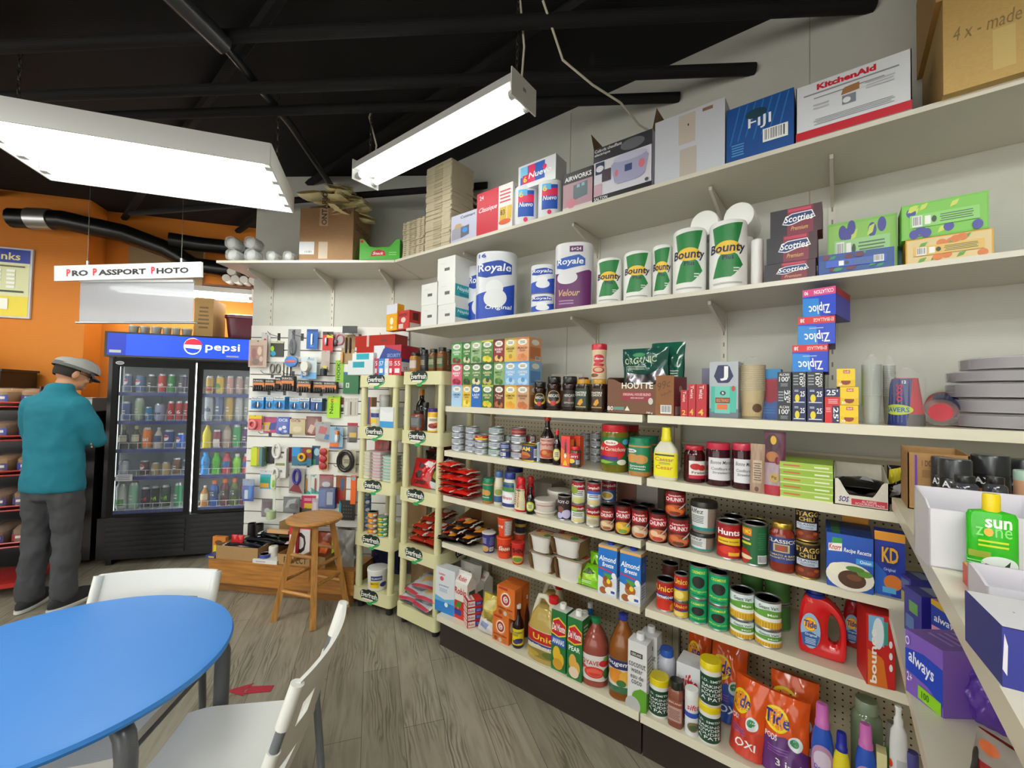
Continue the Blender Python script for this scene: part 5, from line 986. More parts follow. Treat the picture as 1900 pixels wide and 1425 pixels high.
tins(-1.385,1.861,1.165,.512,.082,.041,'maroon-topped','stacked fish tins',(('#7a3a4a',A_TUNA,'plum'),('#8a6a7c',A_TUNA,'mauve'),('#c8ccd0',A_TUNA,'silver'),('#8a3434',(('r',.0,.4,1,.6,'#b86a60'),),'maroon'),))
tins(-1.357,1.939,1.165,.489,.058,.041,'half-hidden maroon','stacked fish tins',(('#9aa0a8',A_TUNA,'grey'),('#7c4a44',A_TUNA,'brown'),('#8a3a34',(('b',.5,.1,.8,.9),),'dark red'),))
can(-1.285,1.837,1.165,0,.094,.088,'meat_tin','blue and yellow canned meat tin with a sandwich picture',c='#1f2f6c',sp=170,lid='#d8b83a/m',rim='#c8a83a/m',p=4,sy=.75,a=(('r',0,0,.72,.6,'#2a2440'),('t','SPAM',.05,.62,.62,.9,'#f2cf28',0,1.8),('e',.34,.32,.3,.24,'#c8783c'),('e',.34,.22,.28,.12,'#a0502c'),('b',.76,.2,.94,.8)))
can(-1.238,1.839,1.165,.474,.028,.1,'flat_tin','grey tin peeking out behind the sauce bottle',c='#9fb4c4')
bo(-1.19,1.847,1.165,.458,.075,.235,'sauce_bottle','tall teriyaki sauce bottle with pink label and red cap',sh='sauce',c='#1c0d0a/g',cap='#d8402a/s',lab=((.1,.54,160,'#d9a89c',(('t','KIKKOMAN',.2,.84,.8,.92,'#6a2a24'),('t','Teriyaki',.08,.6,.92,.76,'#b02a20',0,1.2,.03),('e',.5,.24,.4,.22,'#b8502c'),('e',.4,.3,.14,.1,'#d88a50'),('e',.66,.2,.16,.1,'#c86a3c'))),))
bo(-1.116,1.822,1.165,.44,.04,.174,'sauce_bottle','small dark soy bottle with round yellow label and red cap',sh='soy',c='#150b09/g',cap='#d02a2a/s',lab=((.1,.5,150,'#1c1410',(('e',.5,.5,.4,.42,'#d8d06a'),('e',.5,.5,.3,.3,'#f0ecc0'),('l',.3,.3,.7,.7,4,'#3a3a24'))),))
ca(-1.052,1.816,1.165,0,.049,.148,'sauce_box','narrow red-orange hot sauce box with a bottle picture, in front',d=.04,c='#d63a4c',f=(('r',0,0.9,1,1,'#e8402c'),('p',((0,0.1),(0,0.62),(1,0.4),(1,0.1)),'#e8742a'),('p',((0.2,0.04),(0.5,0.24),(0.8,0.04)),'#f0c82c'),('r',0.42,0.3,0.62,0.8,'#5a2a1a'),('r',0.45,0.78,0.58,0.88,'#c82020'),('r',0.44,0.7,0.6,0.76,'#2c7a3a'),('p',((0.36,0.36),(0.5,0.46),(0.68,0.36),(0.5,0.26)),'#f4f0e0')),r=(('r',.1,.1,.9,.9,'#e08a2c'),))
ca(-1.038,1.885,1.165,0,.055,.146,'sauce_box','narrow orange hot sauce box half hidden behind a small red jar',d=.04,c='#e0592c',f=(('r',0,0.9,1,1,'#e8402c'),('p',((0,0.1),(0,0.62),(1,0.4),(1,0.1)),'#e8742a'),('p',((0.2,0.04),(0.5,0.24),(0.8,0.04)),'#f0c82c'),('r',0.42,0.3,0.62,0.8,'#5a2a1a'),('r',0.45,0.78,0.58,0.88,'#c82020'),('r',0.44,0.7,0.6,0.76,'#2c7a3a'),('p',((0.36,0.36),(0.5,0.46),(0.68,0.36),(0.5,0.26)),'#f4f0e0')))
bo(-1.011,1.823,1.165,0,.05,.1,'spice_jar','small square jar with red lid and red label',sh='spice',c='#5a4a30/g',cap='#cc2430/s',p=4,lab=((.15,.7,170,'#b8243c',(('r',0,0,1,.45,'#28386c'),('e',.4,.3,.24,.2,'#e8c83a'),('t','Karri',.2,.6,.8,.84,'#f4f0ec'),('b',.7,.05,.95,.4))),))
tins(-1.091,2.075,1.165,.387,.05,.036,'fourth-from-back slate','slate tins at the back',(('#8d99a8',A_TUNA,'slate'),('#8d99a8',A_TUNA,'slate'),('#8d99a8',A_TUNA,'slate'),('#8d99a8',A_TUNA,'slate'),))
tins(-1.019,2.056,1.165,.368,.052,.038,'pale grey back','slate tins at the back',(('#aab2ba',A_TUNA,'pale grey'),('#aab2ba',A_TUNA,'pale grey'),('#aab2ba',A_TUNA,'pale grey'),('#aab2ba',A_TUNA,'pale grey'),))
bo(-.83,1.873,1.165,.334,.126,.215,'pickle_jar','large pickle jar with red-checked lid and green label, in front',sh='widejar',c='#6a6414/g',cap='#b8202c/s',lab=((.16,.74,170,'#1f6a34',(('e',.42,.52,.38,.36,'#c8242c'),('r',.04,.16,.6,.3,'#4a2a7a'),('e',.42,.8,.18,.1,'#f0ece4'),('t','Bicks',.3,.76,.54,.84,'#b02028'),('t','Mini Cornichons',.06,.5,.8,.64,'#f2ecd8',0,.6,.03),('p',((.02,.06),(.2,.16),(.5,.1),(.3,.02)),'#8ab83a'),('e',.7,.1,.12,.1,'#ece8d8'),('e',.8,.84,.1,.1,'#5ab4e0'),('b',.86,.3,.98,.62))),))
bo(-.837,2.043,1.165,.311,.107,.207,'pickle_jar','second large pickle jar behind, partly hidden by the first',sh='widejar',c='#6a6414/g',cap='#b8202c/s',lab=((.16,.74,170,'#1f6a34',(('e',.42,.52,.38,.36,'#c8242c'),('r',.04,.16,.6,.3,'#4a2a7a'),('e',.42,.8,.18,.1,'#f0ece4'),('t','Bicks',.3,.76,.54,.84,'#b02028'),('t','Mini Cornichons',.06,.5,.8,.64,'#f2ecd8',0,.6,.03),('p',((.02,.06),(.2,.16),(.5,.1),(.3,.02)),'#8ab83a'),('e',.7,.1,.12,.1,'#ece8d8'),('e',.8,.84,.1,.1,'#5ab4e0'),('b',.86,.3,.98,.62))),))
bo(-.699,1.851,1.165,0,.093,.166,'peanut_butter_jar','green-labelled peanut butter jar at the right end of the second shelf',sh='round',c='#a8743c/s',cap='#0f7a56/s',lab=((.12,.86,170,'#0f7a56',(('r',0,.86,1,.92,'#c08a50'),('e',.3,.72,.2,.07,'#f0ece4'),('t','kraft',.16,.69,.44,.75,'#1c3a8a'),('e',.36,.46,.22,.16,'#c8904a'),('e',.62,.44,.22,.16,'#c8904a'),('t','Smooth',.3,.16,.76,.23,'#f4f2ec'),('t','Cremeux',.3,.07,.76,.14,'#f4f2ec'),('e',.1,.2,.08,.06,'#c02a2a'))),),p=3)
bo(-.703,1.97,1.165,0,.08,.165,'peanut_butter_jar','second green-labelled peanut butter jar, behind the first',sh='round',c='#a8743c/s',cap='#0f7a56/s',lab=((.12,.86,170,'#0f7a56',(('r',0,.86,1,.92,'#c08a50'),('e',.3,.72,.2,.07,'#f0ece4'),('t','kraft',.16,.69,.44,.75,'#1c3a8a'),('e',.36,.46,.22,.16,'#c8904a'),('e',.62,.44,.22,.16,'#c8904a'),('t','Smooth',.3,.16,.76,.23,'#f4f2ec'),('t','Cremeux',.3,.07,.76,.14,'#f4f2ec'),('e',.1,.2,.08,.06,'#c02a2a'))),),p=3)
bo(-.58,1.83,1.165,0,.099,.218,'dressing_bottle','salad dressing bottle with bright yellow label and tall yellow cap',sh='dressing',c='#d8d4c0/s',cap='#e8dc1c/s',sy=.5,p=3,lab=((.06,.52,150,'#eee318',(('r',.2,.86,.8,.93,'#4a4418'),('t','Caesar',.22,.64,.78,.8,'#a86a4a'),('t','Cesar',.24,.3,.76,.46,'#c8702c'),('l',.28,.5,.74,.6,2,'#5a7a5a'))),))
bo(-.474,1.862,1.165,.199,.083,.149,'jam_jar','smaller dark jam jar with strawberry picture label',sh='jar',c='#3a0a10/g',cap='#b8263a/s',lab=((.12,.6,160,None,(('r',.34,0,1,1,'#ece8e2'),('e',.56,.68,.18,.18,'#b8242c'),('e',.78,.62,.16,.16,'#c8342c'),('r',.34,0,1,.2,'#b81f38'),('t','Fraise',.44,.28,.9,.42,'#5a2a3a'))),))
bo(-.384,1.865,1.165,.162,.089,.168,'jam_jar','large dark jam jar with white handwritten-style label, on the left',sh='widejar',c='#330a16/g',cap='#c02f48/s',lab=((.14,.66,165,None,(('r',.22,0,1,1,'#e6e4e8'),('t','Bonne Maman',.3,.72,.98,.88,'#2a2a3c',0,.2,.02),('t','Confiture de',.32,.46,.95,.58,'#2a2a3c',0,.2,.02),('t','Strawberry',.36,.26,.9,.4,'#2a2a3c',0,.2,.02))),))
bo(-.296,1.856,1.165,.126,.073,.174,'jam_jar','large dark jam jar with white handwritten-style label, on the right',sh='widejar',c='#330a16/g',cap='#c02f48/s',lab=((.14,.66,165,None,(('r',.22,0,1,1,'#e6e4e8'),('t','Bonne Maman',.3,.72,.98,.88,'#2a2a3c',0,.2,.02),('t','Confiture de',.32,.46,.95,.58,'#2a2a3c',0,.2,.02),('t','Strawberry',.36,.26,.9,.4,'#2a2a3c',0,.2,.02))),))
po(-.238,1.805,1.165,0,.048,.179,'snack_pouch','narrow brown-beige snack pouch turned backward',d=.03,t=.03,c='#a88a74/s',a=(('r',.2,.2,.84,.66,'#c0a894'),('l',.26,.24,.8,.62,8,'#6a5444'),('e',.5,.08,.14,.05,'#5a3a2a')),rx=-.06,gus=1)
po(-.184,1.81,1.165,0,.068,.228,'snack_pouch','tall purple-pink pouch with a fig picture and red base',d=.035,t=.035,c='#a8909a/s',a=(('r',0,.5,1,1,'#5c2a40'),('e',.4,.8,.34,.16,'#3a141c'),('e',.44,.86,.14,.07,'#d8a82c'),('e',.4,.6,.3,.08,'#a86a34'),('r',0,0,1,.15,'#a81f34'),('e',.5,.27,.24,.08,'#b89a5a'),('t','Fig',.38,.24,.62,.3,'#5a3a14'),('e',.66,.54,.14,.06,'#7a1f38')),rx=-.06,gus=1)
ca(-.09,1.894,1.165,0,.15,.025,'cake_box','flat lime-green box, bottom of the stack of five',d=.2,c='#a3c24a',f=(('r',0,0,1,.16,'#d8e0a0'),('l',.06,.3,.4,.8,1,'#c86a3a'),('l',.66,.3,.94,.8,1,'#e8ecc8')),gp='flat lime-green boxes')
ca(-.09,1.894,1.19,0,.151,.025,'cake_box','flat lime-green box, second of the stack of five',d=.2,c='#93b838',f=(('r',0,0,1,.16,'#d8e0a0'),('l',.06,.3,.4,.8,1,'#c86a3a'),('l',.66,.3,.94,.8,1,'#e8ecc8')),gp='flat lime-green boxes')
ca(-.09,1.894,1.215,0,.151,.025,'cake_box','flat lime-green box, third of the stack of five',d=.2,c='#a3c24a',f=(('r',0,0,1,.16,'#d8e0a0'),('l',.06,.3,.4,.8,1,'#c86a3a'),('l',.66,.3,.94,.8,1,'#e8ecc8')),gp='flat lime-green boxes')
ca(-.09,1.894,1.24,0,.151,.025,'cake_box','flat lime-green box, fourth of the stack of five',d=.2,c='#93b838',f=(('r',0,0,1,.16,'#d8e0a0'),('l',.06,.3,.4,.8,1,'#c86a3a'),('l',.66,.3,.94,.8,1,'#e8ecc8')),gp='flat lime-green boxes')
ca(-.091,1.894,1.265,0,.151,.025,'cake_box','flat lime-green box, top of the stack of five',d=.2,c='#a3c24a',f=(('r',0,0,1,.16,'#d8e0a0'),('l',.06,.3,.4,.8,1,'#c86a3a'),('l',.66,.3,.94,.8,1,'#e8ecc8')),gp='flat lime-green boxes')
openbox(.057,1.92,1.165,0,.139,.1,'display_tray','white cardboard display tray of black scouring pads',d=.26,c='#ddd6c8/k',f=(('t','SOS',.1,.12,.28,.3,'#2a2a7a',0,1.6,.02),('r',.33,.06,.97,.26,'#b8283c'),('t','ALL PURPOSE',.52,.16,.78,.24,'#e8c8c8'),('t','SCOURING PADS',.4,.08,.92,.15,'#e8c8c8')),hb=1.15,hf=.86,hs=.9,dip=.5)
nd(0.0570,1.9400,1.1714,0,.19,.14,.07,'black shiny scouring pad pack in the white display tray','#17171a/g',(('p',((.1,.2),(.2,.7),(.3,.4)),'#9a9aa4/g'),('p',((.5,.3),(.6,.8),(.7,.2)),'#c0c0c8/g')),5,nm='scouring_pads')
po(.153,1.93,1.165,0,.044,.13,'snack_bag','black, white and yellow bag leaning beside the scouring pad tray',d=.04,t=.05,c='#1c1416/g',a=(('p',((0,.5),(.1,.9),(1,1),(.9,.7)),'#c8b81c'),('p',((.1,.2),(.3,.5),(.9,.6),(.7,.3)),'#dcdce0')))
nd(-1.870,1.840,0.8954,-0.200,.14,.13,.05,'red instant noodle bag in the left pile on the middle shelf, bottom layer, left','#c9261c/g',NA,0,gp='red noodle bags')
nd(-1.750,1.840,0.8954,0.050,.14,.13,.05,'red instant noodle bag in the left pile on the middle shelf, bottom layer, right','#c9261c/g',NA,1,gp='red noodle bags')
nd(-1.875,1.860,0.9334,0.080,.14,.13,.05,'red instant noodle bag in the left pile on the middle shelf, second layer, left','#c9261c/g',NA,2,gp='red noodle bags')
nd(-1.755,1.860,0.9334,-0.060,.14,.13,.05,'red instant noodle bag in the left pile on the middle shelf, second layer, right','#c9261c/g',NA,0,gp='red noodle bags')
nd(-1.865,1.840,0.9714,-0.100,.14,.13,.05,'red instant noodle bag in the left pile on the middle shelf, third layer, left','#c9261c/g',NA,1,gp='red noodle bags')
nd(-1.760,1.840,0.9714,0.100,.14,.13,.05,'red instant noodle bag in the left pile on the middle shelf, third layer, right','#c9261c/g',NA,2,gp='red noodle bags')
nd(-1.885,1.860,1.0094,0.120,.14,.13,.05,'red instant noodle bag in the left pile on the middle shelf, fourth layer, left','#c9261c/g',NA,0,gp='red noodle bags')
nd(-1.770,1.860,1.0094,-0.050,.14,.13,.05,'red instant noodle bag in the left pile on the middle shelf, fourth layer, right','#c9261c/g',NA,1,gp='red noodle bags')
nd(-1.880,1.840,1.0454,-0.080,.14,.13,.05,'red instant noodle bag in the left pile on the middle shelf, top layer','#c9261c/g',NA,2,gp='red noodle bags')
bo(-1.576,1.842,.895,0,.063,.14,'peanut_butter_jar','small green-labelled peanut butter jar beside the red noodle bags',sh='round',c='#a8743c/s',cap='#0f7a56/s',lab=((.12,.84,170,'#0f7a56',(('r',0,.86,1,.92,'#c08a50'),('e',.36,.46,.22,.16,'#c8904a'),('e',.62,.44,.22,.16,'#c8904a'),('t','Smooth',.3,.16,.76,.24,'#f4f2ec'))),),p=3)
bo(-1.505,1.848,.895,.547,.056,.186,'mayonnaise_jar','slim pale mayonnaise squeeze bottle with blue cap',sh='mayo',c='#d8cfb4/s',cap='#4a6ea0/s',lab=((.1,.55,150,'#c8c4a8',(('r',0,0,1,.4,'#3a5a8a'),('e',.5,.66,.3,.2,'#8a9a4a'))),))
bo(-1.418,1.833,.895,0,.088,.192,'mayonnaise_jar','wide mayonnaise squeeze bottle with blue cap and round logo',sh='mayo',c='#e2dcc8/s',cap='#25357e/s',lab=((.06,.74,165,'#d8dcd8',(('r',.1,.62,.9,.94,'#3a7a3a'),('r',.1,.8,.9,.98,'#24357a'),('e',.5,.36,.34,.24,'#f0f0f4'),('t','Hellmanns',.22,.3,.78,.44,'#c02a34'),('r',0,0,1,.14,'#24357a'))),),sy=.7)
bo(-1.512,2,.895,.518,.1,.193,'mayonnaise_jar','large mayonnaise jar with wide blue lid, behind the squeeze bottles',sh='widejar',c='#ddd8c4/s',cap='#1f2c6c/s')
bo(-1.337,1.826,.895,0,.075,.178,'sauce_bottle','red ketchup-style bottle with a cream label',sh='squeeze',c='#b8101c/g',cap='#c81420/s',lab=((.06,.66,140,'#dcd0a8',(('t','SRIRACHA',.44,.1,.56,.9,'#b8242c',270),('l',.12,.2,.38,.8,6,'#6a5a3a'),('e',.5,.94,.2,.05,'#3a6a3a'))),),sy=.7)
bo(-1.349,1.934,.895,.487,.048,.166,'sauce_bottle','red bottle cap and body just behind the ketchup-style bottle',sh='squeeze',c='#b8101c/g',cap='#e02a30/s')
bo(-1.268,1.818,.895,.487,.044,.137,'sauce_bottle','short black soy bottle with lime-yellow round label',sh='soy',c='#120a09/g',cap='#1a1a1a/s',lab=((.1,.5,150,'#1c1410',(('e',.5,.5,.42,.44,'#b8c83a'),('e',.5,.5,.3,.3,'#e8e8b0'),('l',.3,.3,.7,.7,4,'#3a3a24'))),))
bo(-1.201,1.859,.895,.459,.122,.024,'plastic_tub','round white food tub, lower of two in front',sh='tub',c='#d9d3c8/s',cap='#e2ddd2/s',lab=((.35,.8,170,None,(('l',.1,.2,.9,.8,2,'#d0b0ac'),)),))
bo(-1.201,1.859,.92,.459,.122,.055,'plastic_tub','round white food tub with a red lid print, stacked on another',sh='tub',c='#dcd4cc/s',cap='#d9cfc6/s',lab=((.3,.8,170,None,(('r',.2,.4,.8,.6,'#c88a88'),)),))
bo(-1.215,2.017,.895,.434,.134,.1,'plastic_tub','tall white tub behind the two stacked tubs',sh='tub',c='#d4cec4/s',cap='#dcd6cc/s')
ca(-1.352,2.11,.895,0,.132,.115,'grey_packet','dull grey packet lying at the back of the middle shelf',d=.12,c='#8f8980/s')
can(-1.085,1.854,.895,.424,.068,.119,'coconut_can','dark coconut milk can with pale lilac circles',c='#2a1c1e',lid='#3a3a3c/s',a=(('t','ROY-D',.06,.72,.8,.86,'#e8e4e4'),('e',.3,.44,.2,.14,'#7a4a34'),('e',.66,.24,.28,.2,'#c4bce4'),('e',.24,.16,.2,.14,'#b8b0dc')))
can(-1.008,1.854,.895,.399,.068,.094,'soup_can','green and white soup can, lower left of the soup pile',c='#d8dce0',a=a_soup('#e6ebe4')+(('r',.08,.62,.92,.7,'#4a9a3c'),('e',.3,.78,.2,.1,'#a8b43a')),gp='soup cans')
can(-.923,1.848,.895,.371,.066,.096,'soup_can','red-topped mushroom soup can, lower right of the soup pile',c='#d2cdc2',a=(('r',0,.58,1,1,'#9c1420'),('t','Campbells',.06,.68,.94,.88,'#ffffff',0,.8,.02),('p',((0,.54),(0,.6),(1,.6),(1,.5),(.5,.46)),'#d8b44a'),('e',.5,.24,.38,.2,'#c8bfa8'),('e',.5,.24,.28,.14,'#b0a68c')),gp='soup cans')
can(-1.007,1.853,.99,.398,.067,.11,'soup_can','vegetable soup can, upper left of the soup pile',c='#d8d8cc',a=a_soup('#eceee8')+(('e',.2,.6,.3,.2,'#8aa03a'),('e',.5,.1,.4,.12,'#c8c87a')),gp='soup cans')
can(-.921,1.847,.991,.37,.065,.113,'soup_can','blue-banded soup can, upper middle of the soup pile',c='#d0d4dc',a=a_soup('#e8ecf4')+(('r',0,.52,1,.66,'#3a62b8'),),gp='soup cans')
can(-.898,1.966,.895,.343,.071,.098,'soup_can','lower chicken soup can at the back of the soup pile',c='#3a5a96',gp='soup cans')
can(-.899,1.966,.994,.343,.071,.106,'soup_can','chicken soup can with a yellow bowl picture, upper right of the pile',c='#3c5c9a',a=(('r',0,.6,1,1,'#9c1420'),('t','Campbells',.06,.7,.94,.9,'#ffffff',0,.8,.02),('e',.4,.28,.36,.22,'#e8e4dc'),('e',.4,.3,.28,.14,'#d8b048')),gp='soup cans')
can(-.846,1.837,.895,.345,.065,.114,'soup_can','noodle hearty soup can, first in the front row of five',c='#5a1410',lid='#26262a/s',rim='#3a3a3e/m',a=a_chunky('#c8a47c','#e0c8a0','#9a5a34'),gp='hearty soup cans',sp=160)
can(-.77,1.84,.895,.317,.07,.131,'soup_can','yellow macaroni hearty soup can, second in the front row of five',c='#5a1410',lid='#26262a/s',rim='#3a3a3e/m',a=a_chunky('#d89a34','#e8c040','#6a9a3a'),gp='hearty soup cans',sp=160)
can(-.693,1.841,.895,.288,.072,.13,'soup_can','clam chowder hearty soup can, third in the front row of five',c='#5a1410',lid='#26262a/s',rim='#3a3a3e/m',a=a_chunky('#b8a084','#dccab0','#c86a3a'),gp='hearty soup cans',sp=160)
can(-.615,1.847,.895,.257,.077,.126,'soup_can','chicken hearty soup can, fourth in the front row of five',c='#5a1410',lid='#26262a/s',rim='#3a3a3e/m',a=a_chunky('#c87a50','#e8c09a','#b03a24'),gp='hearty soup cans',sp=160)
can(-.529,1.849,.895,.223,.083,.12,'soup_can','dark beef hearty soup can, last in the front row of five',c='#5a1410',lid='#26262a/s',rim='#3a3a3e/m',a=a_chunky('#a84a24','#c87040','#5a3018'),gp='hearty soup cans',sp=160)
can(-.547,1.856,1.015,.229,.082,.112,'soup_can','hearty soup can stacked on the last one of the front row',c='#5a1410',lid='#26262a/s',rim='#3a3a3e/m',a=a_chunky('#b8501c','#d8702c','#7a2a14'),gp='hearty soup cans',sp=160)
can(-.807,1.986,.895,.309,.073,.112,'soup_can','left hearty soup can with a dark lid in the row behind',c='#6a1c16',lid='#26262a/s',rim='#3a3a3e/m',gp='hearty soup cans')
can(-.715,1.986,.895,.276,.072,.112,'soup_can','right hearty soup can with a dark lid in the row behind',c='#6a1c16',lid='#26262a/s',rim='#3a3a3e/m',gp='hearty soup cans')
ca(-.86,2.135,.895,0,.102,.2,'plastic_pack','dull reddish pack at the back above the hearty soup cans',d=.09,c='#8a5a4c')
ca(-.754,2.135,.895,0,.107,.19,'plastic_pack','pale grey pack at the back above the hearty soup cans',d=.09,c='#a09a92')
bo(-.439,1.858,.895,.186,.096,.073,'sauce_tub','clear tub with black lid and white label, lower of two',sh='tub',c='#8f7c70/s',cap='#22221f/s',lab=((.1,.82,165,None,(('r',0,.1,.62,1,'#dfe2e2'),('t','Alfez',.06,.74,.5,.94,'#2a2a2e',0,.4,.02),('l',.05,.3,.56,.66,5,'#5a5e60'),('r',0,0,.95,.14,'#2f8a86'))),),gp=None)
bo(-.435,1.862,.969,.183,.103,.124,'sauce_tub','clear tub with black lid and white label, stacked on top',sh='tub',c='#8f7c70/s',cap='#22221f/s',lab=((.1,.82,165,None,(('r',0,.1,.62,1,'#dfe2e2'),('t','Alfez',.06,.74,.5,.94,'#2a2a2e',0,.4,.02),('l',.05,.3,.56,.66,5,'#5a5e60'),('r',0,0,.95,.14,'#2f8a86'))),))
can(-.339,1.845,.895,.145,.087,.139,'tomato_can','large red crushed tomato can with yellow band',c='#8e1014',a=(('p',((0.08,0.62),(0.12,0.86),(0.5,0.95),(0.88,0.86),(0.92,0.62)),'#a81218'),('t','Hunts',0.12,0.68,0.88,0.86,'#ffffff',0,1.6),('p',((0.12,0.42),(0.12,0.6),(0.9,0.6),(0.9,0.38)),'#e8c428'),('t','tomates broyees',0.18,0.46,0.84,0.53,'#7a2a1a'),('e',0.5,0.18,0.46,0.18,'#b8201c'),('e',0.44,0.24,0.26,0.12,'#d83a24'),('r',0.5,0.08,0.86,0.18,'#e8b83a')))
can(-.348,1.975,.895,.139,.09,.13,'tomato_can','large can behind the red crushed tomato can',c='#8e1014')
can(-.25,1.838,.895,.108,.084,.15,'tomato_can','large green sauce can with a barcode turned forward',c='#1f5a34',a=(('r',0,.74,.42,.94,'#d8742a'),('t','PRIMO',.02,.78,.4,.9,'#f4d43a',0,1.4),('r',0,.62,.36,.66,'#e0a0c0'),('r',0,.5,.4,.56,'#d8d83a'),('e',.14,.18,.24,.2,'#a82a1c'),('e',.16,.16,.28,.06,'#e8d8b0'),('b',.6,.04,.92,.26),('l',.6,.4,.9,.86,8,'#3a7a50')))
can(-.26,1.97,.895,.105,.079,.13,'tomato_can','green sauce can behind, only its lid edge showing',c='#1f5a34',rim='#c8b83a/m')
bo(-.162,1.835,.895,.071,.078,.171,'sauce_jar','pasta sauce jar with gold lid and blue label',sh='jar',c='#7a2a1a/g',cap='#c8a44a/m',p=2.6,lab=((.2,.72,160,'#2c3a78',(('t','CLASSICO',.04,.78,.96,.92,'#f0ece0'),('r',.26,.42,.7,.74,'#c8b48a'),('r',.31,.46,.65,.7,'#6a5a4a'),('e',.48,.58,.12,.1,'#a8402c'),('t','TOMATO & BASIL',.1,.27,.9,.34,'#d8c88a'),('t','SPAGHETTI SAUCE',.14,.16,.86,.23,'#d8c88a'))),))
can(-.086,1.827,.895,.038,.073,.122,'chili_can','dark chili can with gold lettering, lower of two',c='#2a1812',a=A_STAGG,rim='#c8b060/m')
can(-.089,1.837,1.018,.039,.069,.119,'chili_can','dark chili can with gold lettering, upper of two',c='#2a1812',a=A_STAGG,rim='#c8b060/m')
ca(.028,1.808,.895,0,.119,.175,'meal_box','blue recipe box with a meat dish picture, front in the row',d=.045,c='#163f8e',f=A_KNORR,gp='blue recipe boxes',t=(('r',.1,.1,.9,.9,'#1a3a70'),('r',.1,0,.3,1,'#2f6a3a')))
ca(.027,1.857,.895,0,.121,.175,'meal_box','blue recipe box with a meat dish picture, second in the row',d=.045,c='#163f8e',f=(),gp='blue recipe boxes',t=(('r',.1,.1,.9,.9,'#1a3a70'),('r',.1,0,.3,1,'#2f6a3a')))
ca(.026,1.905,.895,0,.123,.175,'meal_box','blue recipe box with a meat dish picture, third in the row',d=.045,c='#163f8e',f=(),gp='blue recipe boxes',t=(('r',.1,.1,.9,.9,'#1a3a70'),('r',.1,0,.3,1,'#2f6a3a')))
ca(.025,1.953,.895,0,.125,.175,'meal_box','blue recipe box with a meat dish picture, last in the row',d=.045,c='#163f8e',f=(),gp='blue recipe boxes',t=(('r',.1,.1,.9,.9,'#1a3a70'),('r',.1,0,.3,1,'#2f6a3a')))
ca(.128,1.835,.895,0,.073,.2,'macaroni_box','blue macaroni box with big orange letters beside the recipe boxes',d=.05,c='#12309c',f=A_KD)
ca(.047,2.015,.895,0,.075,.2,'macaroni_box','blue macaroni box standing at the back, half hidden by recipe boxes',d=.05,c='#2a4a9c',f=A_KD)
openbox(-1.737,2.04,.618,0,.36,.17,'carton_tray','brown cardboard carton holding black noodle bags',d=.26,c='#a8835a/k',hb=1,hf=.3,hs=.6,ct='carton')
nd(-1.860,1.850,0.6214,0.200,0.15,.14,.048,'black and red noodle bag heaped at the left of the fourth shelf, bottom left','#1c0f10/g',NB,0,tilt=.06,gp='black noodle bags')
nd(-1.750,1.880,0.6214,-0.150,0.15,.14,.048,'black and red noodle bag heaped at the left of the fourth shelf, bottom right','#1c0f10/g',NB,1,tilt=.06,gp='black noodle bags')
nd(-1.840,1.890,0.6554,-0.200,0.15,.14,.048,'black and red noodle bag heaped at the left of the fourth shelf, middle left','#1c0f10/g',NB,2,tilt=.06,gp='black noodle bags')
nd(-1.720,1.920,0.6554,0.250,0.15,.14,.048,'black and red noodle bag heaped at the left of the fourth shelf, middle right','#1c0f10/g',NB,0,tilt=.06,gp='black noodle bags')
nd(-1.800,1.920,0.6914,0.100,0.15,.14,.048,'black and red noodle bag heaped at the left of the fourth shelf, topmost','#1c0f10/g',NB,1,tilt=.06,gp='black noodle bags')
bo(-1.574,1.851,.618,.564,.082,.112,'noodle_cup','purple-blue instant noodle cup beside the black noodle bags',sh='cup',c='#2c2c72/s',cap='#e0ddd4/s',lab=((.05,.9,170,'#2f3078',(('l',.1,.5,.45,.85,5,'#b8b8d8'),('e',.3,.2,.26,.18,'#c89a5a'),('b',.6,.06,.86,.3),('l',.56,.4,.9,.9,6,'#8a8ac0'))),),ct='noodle cup')
bo(-1.457,1.849,.618,.534,.094,.112,'noodle_cup','orange instant noodle cup with an upturned cup on it',sh='cup',c='#c8401c/s',cap='#d8481c/s',lab=((.03,.94,170,'#d8451c',(('t','Bowl',.3,.44,.9,.66,'#f4e8d8',0,1.2,.03),('e',.5,.5,.44,.22,'#b8341a'),('t','Soon',.24,.4,.8,.6,'#f4ecd8',0,1.2,.03))),),ct='noodle cup')
bo(-1.46,1.856,.731,.533,.093,.103,'noodle_cup','orange and grey instant noodle cup stacked on another',sh='cup',c='#cc441e/s',cap='#e05a2a/s',lab=((.03,.94,170,'#d8451c',(('r',.5,.06,.9,.94,'#a8a4a2'),('l',.54,.1,.86,.9,8,'#e8e4e0'),('t','Lung',.06,.5,.44,.7,'#f4ecd8',0,1.2,.03))),),ct='noodle cup')
bo(-1.448,1.977,.618,.506,.074,.107,'noodle_cup','orange noodle cup in the second row',sh='cup',c='#c8401c/s',cap='#b8a8a0/s',ct='noodle cup')
bo(-1.447,1.98,.726,.505,.079,.085,'noodle_cup','dark noodle bowl with yellow rim on the second-row cup',sh='cup',c='#2a2a3c/s',cap='#1f1f2a/s',lab=((.4,.6,170,'#c8a83a',()),),ct='noodle cup')
bo(-1.349,1.828,.618,.509,.075,.112,'noodle_cup','red noodle cup with a soup picture at the shelf front',sh='cup',c='#c02420/s',cap='#c82c28/s',lab=((.03,.94,170,'#c4261f',(('e',.5,.24,.4,.2,'#d8b048'),('e',.5,.22,.3,.12,'#6a8a3a'),('t','SHIN',.2,.56,.8,.8,'#1c1416',0,1.6))),),ct='noodle cup')
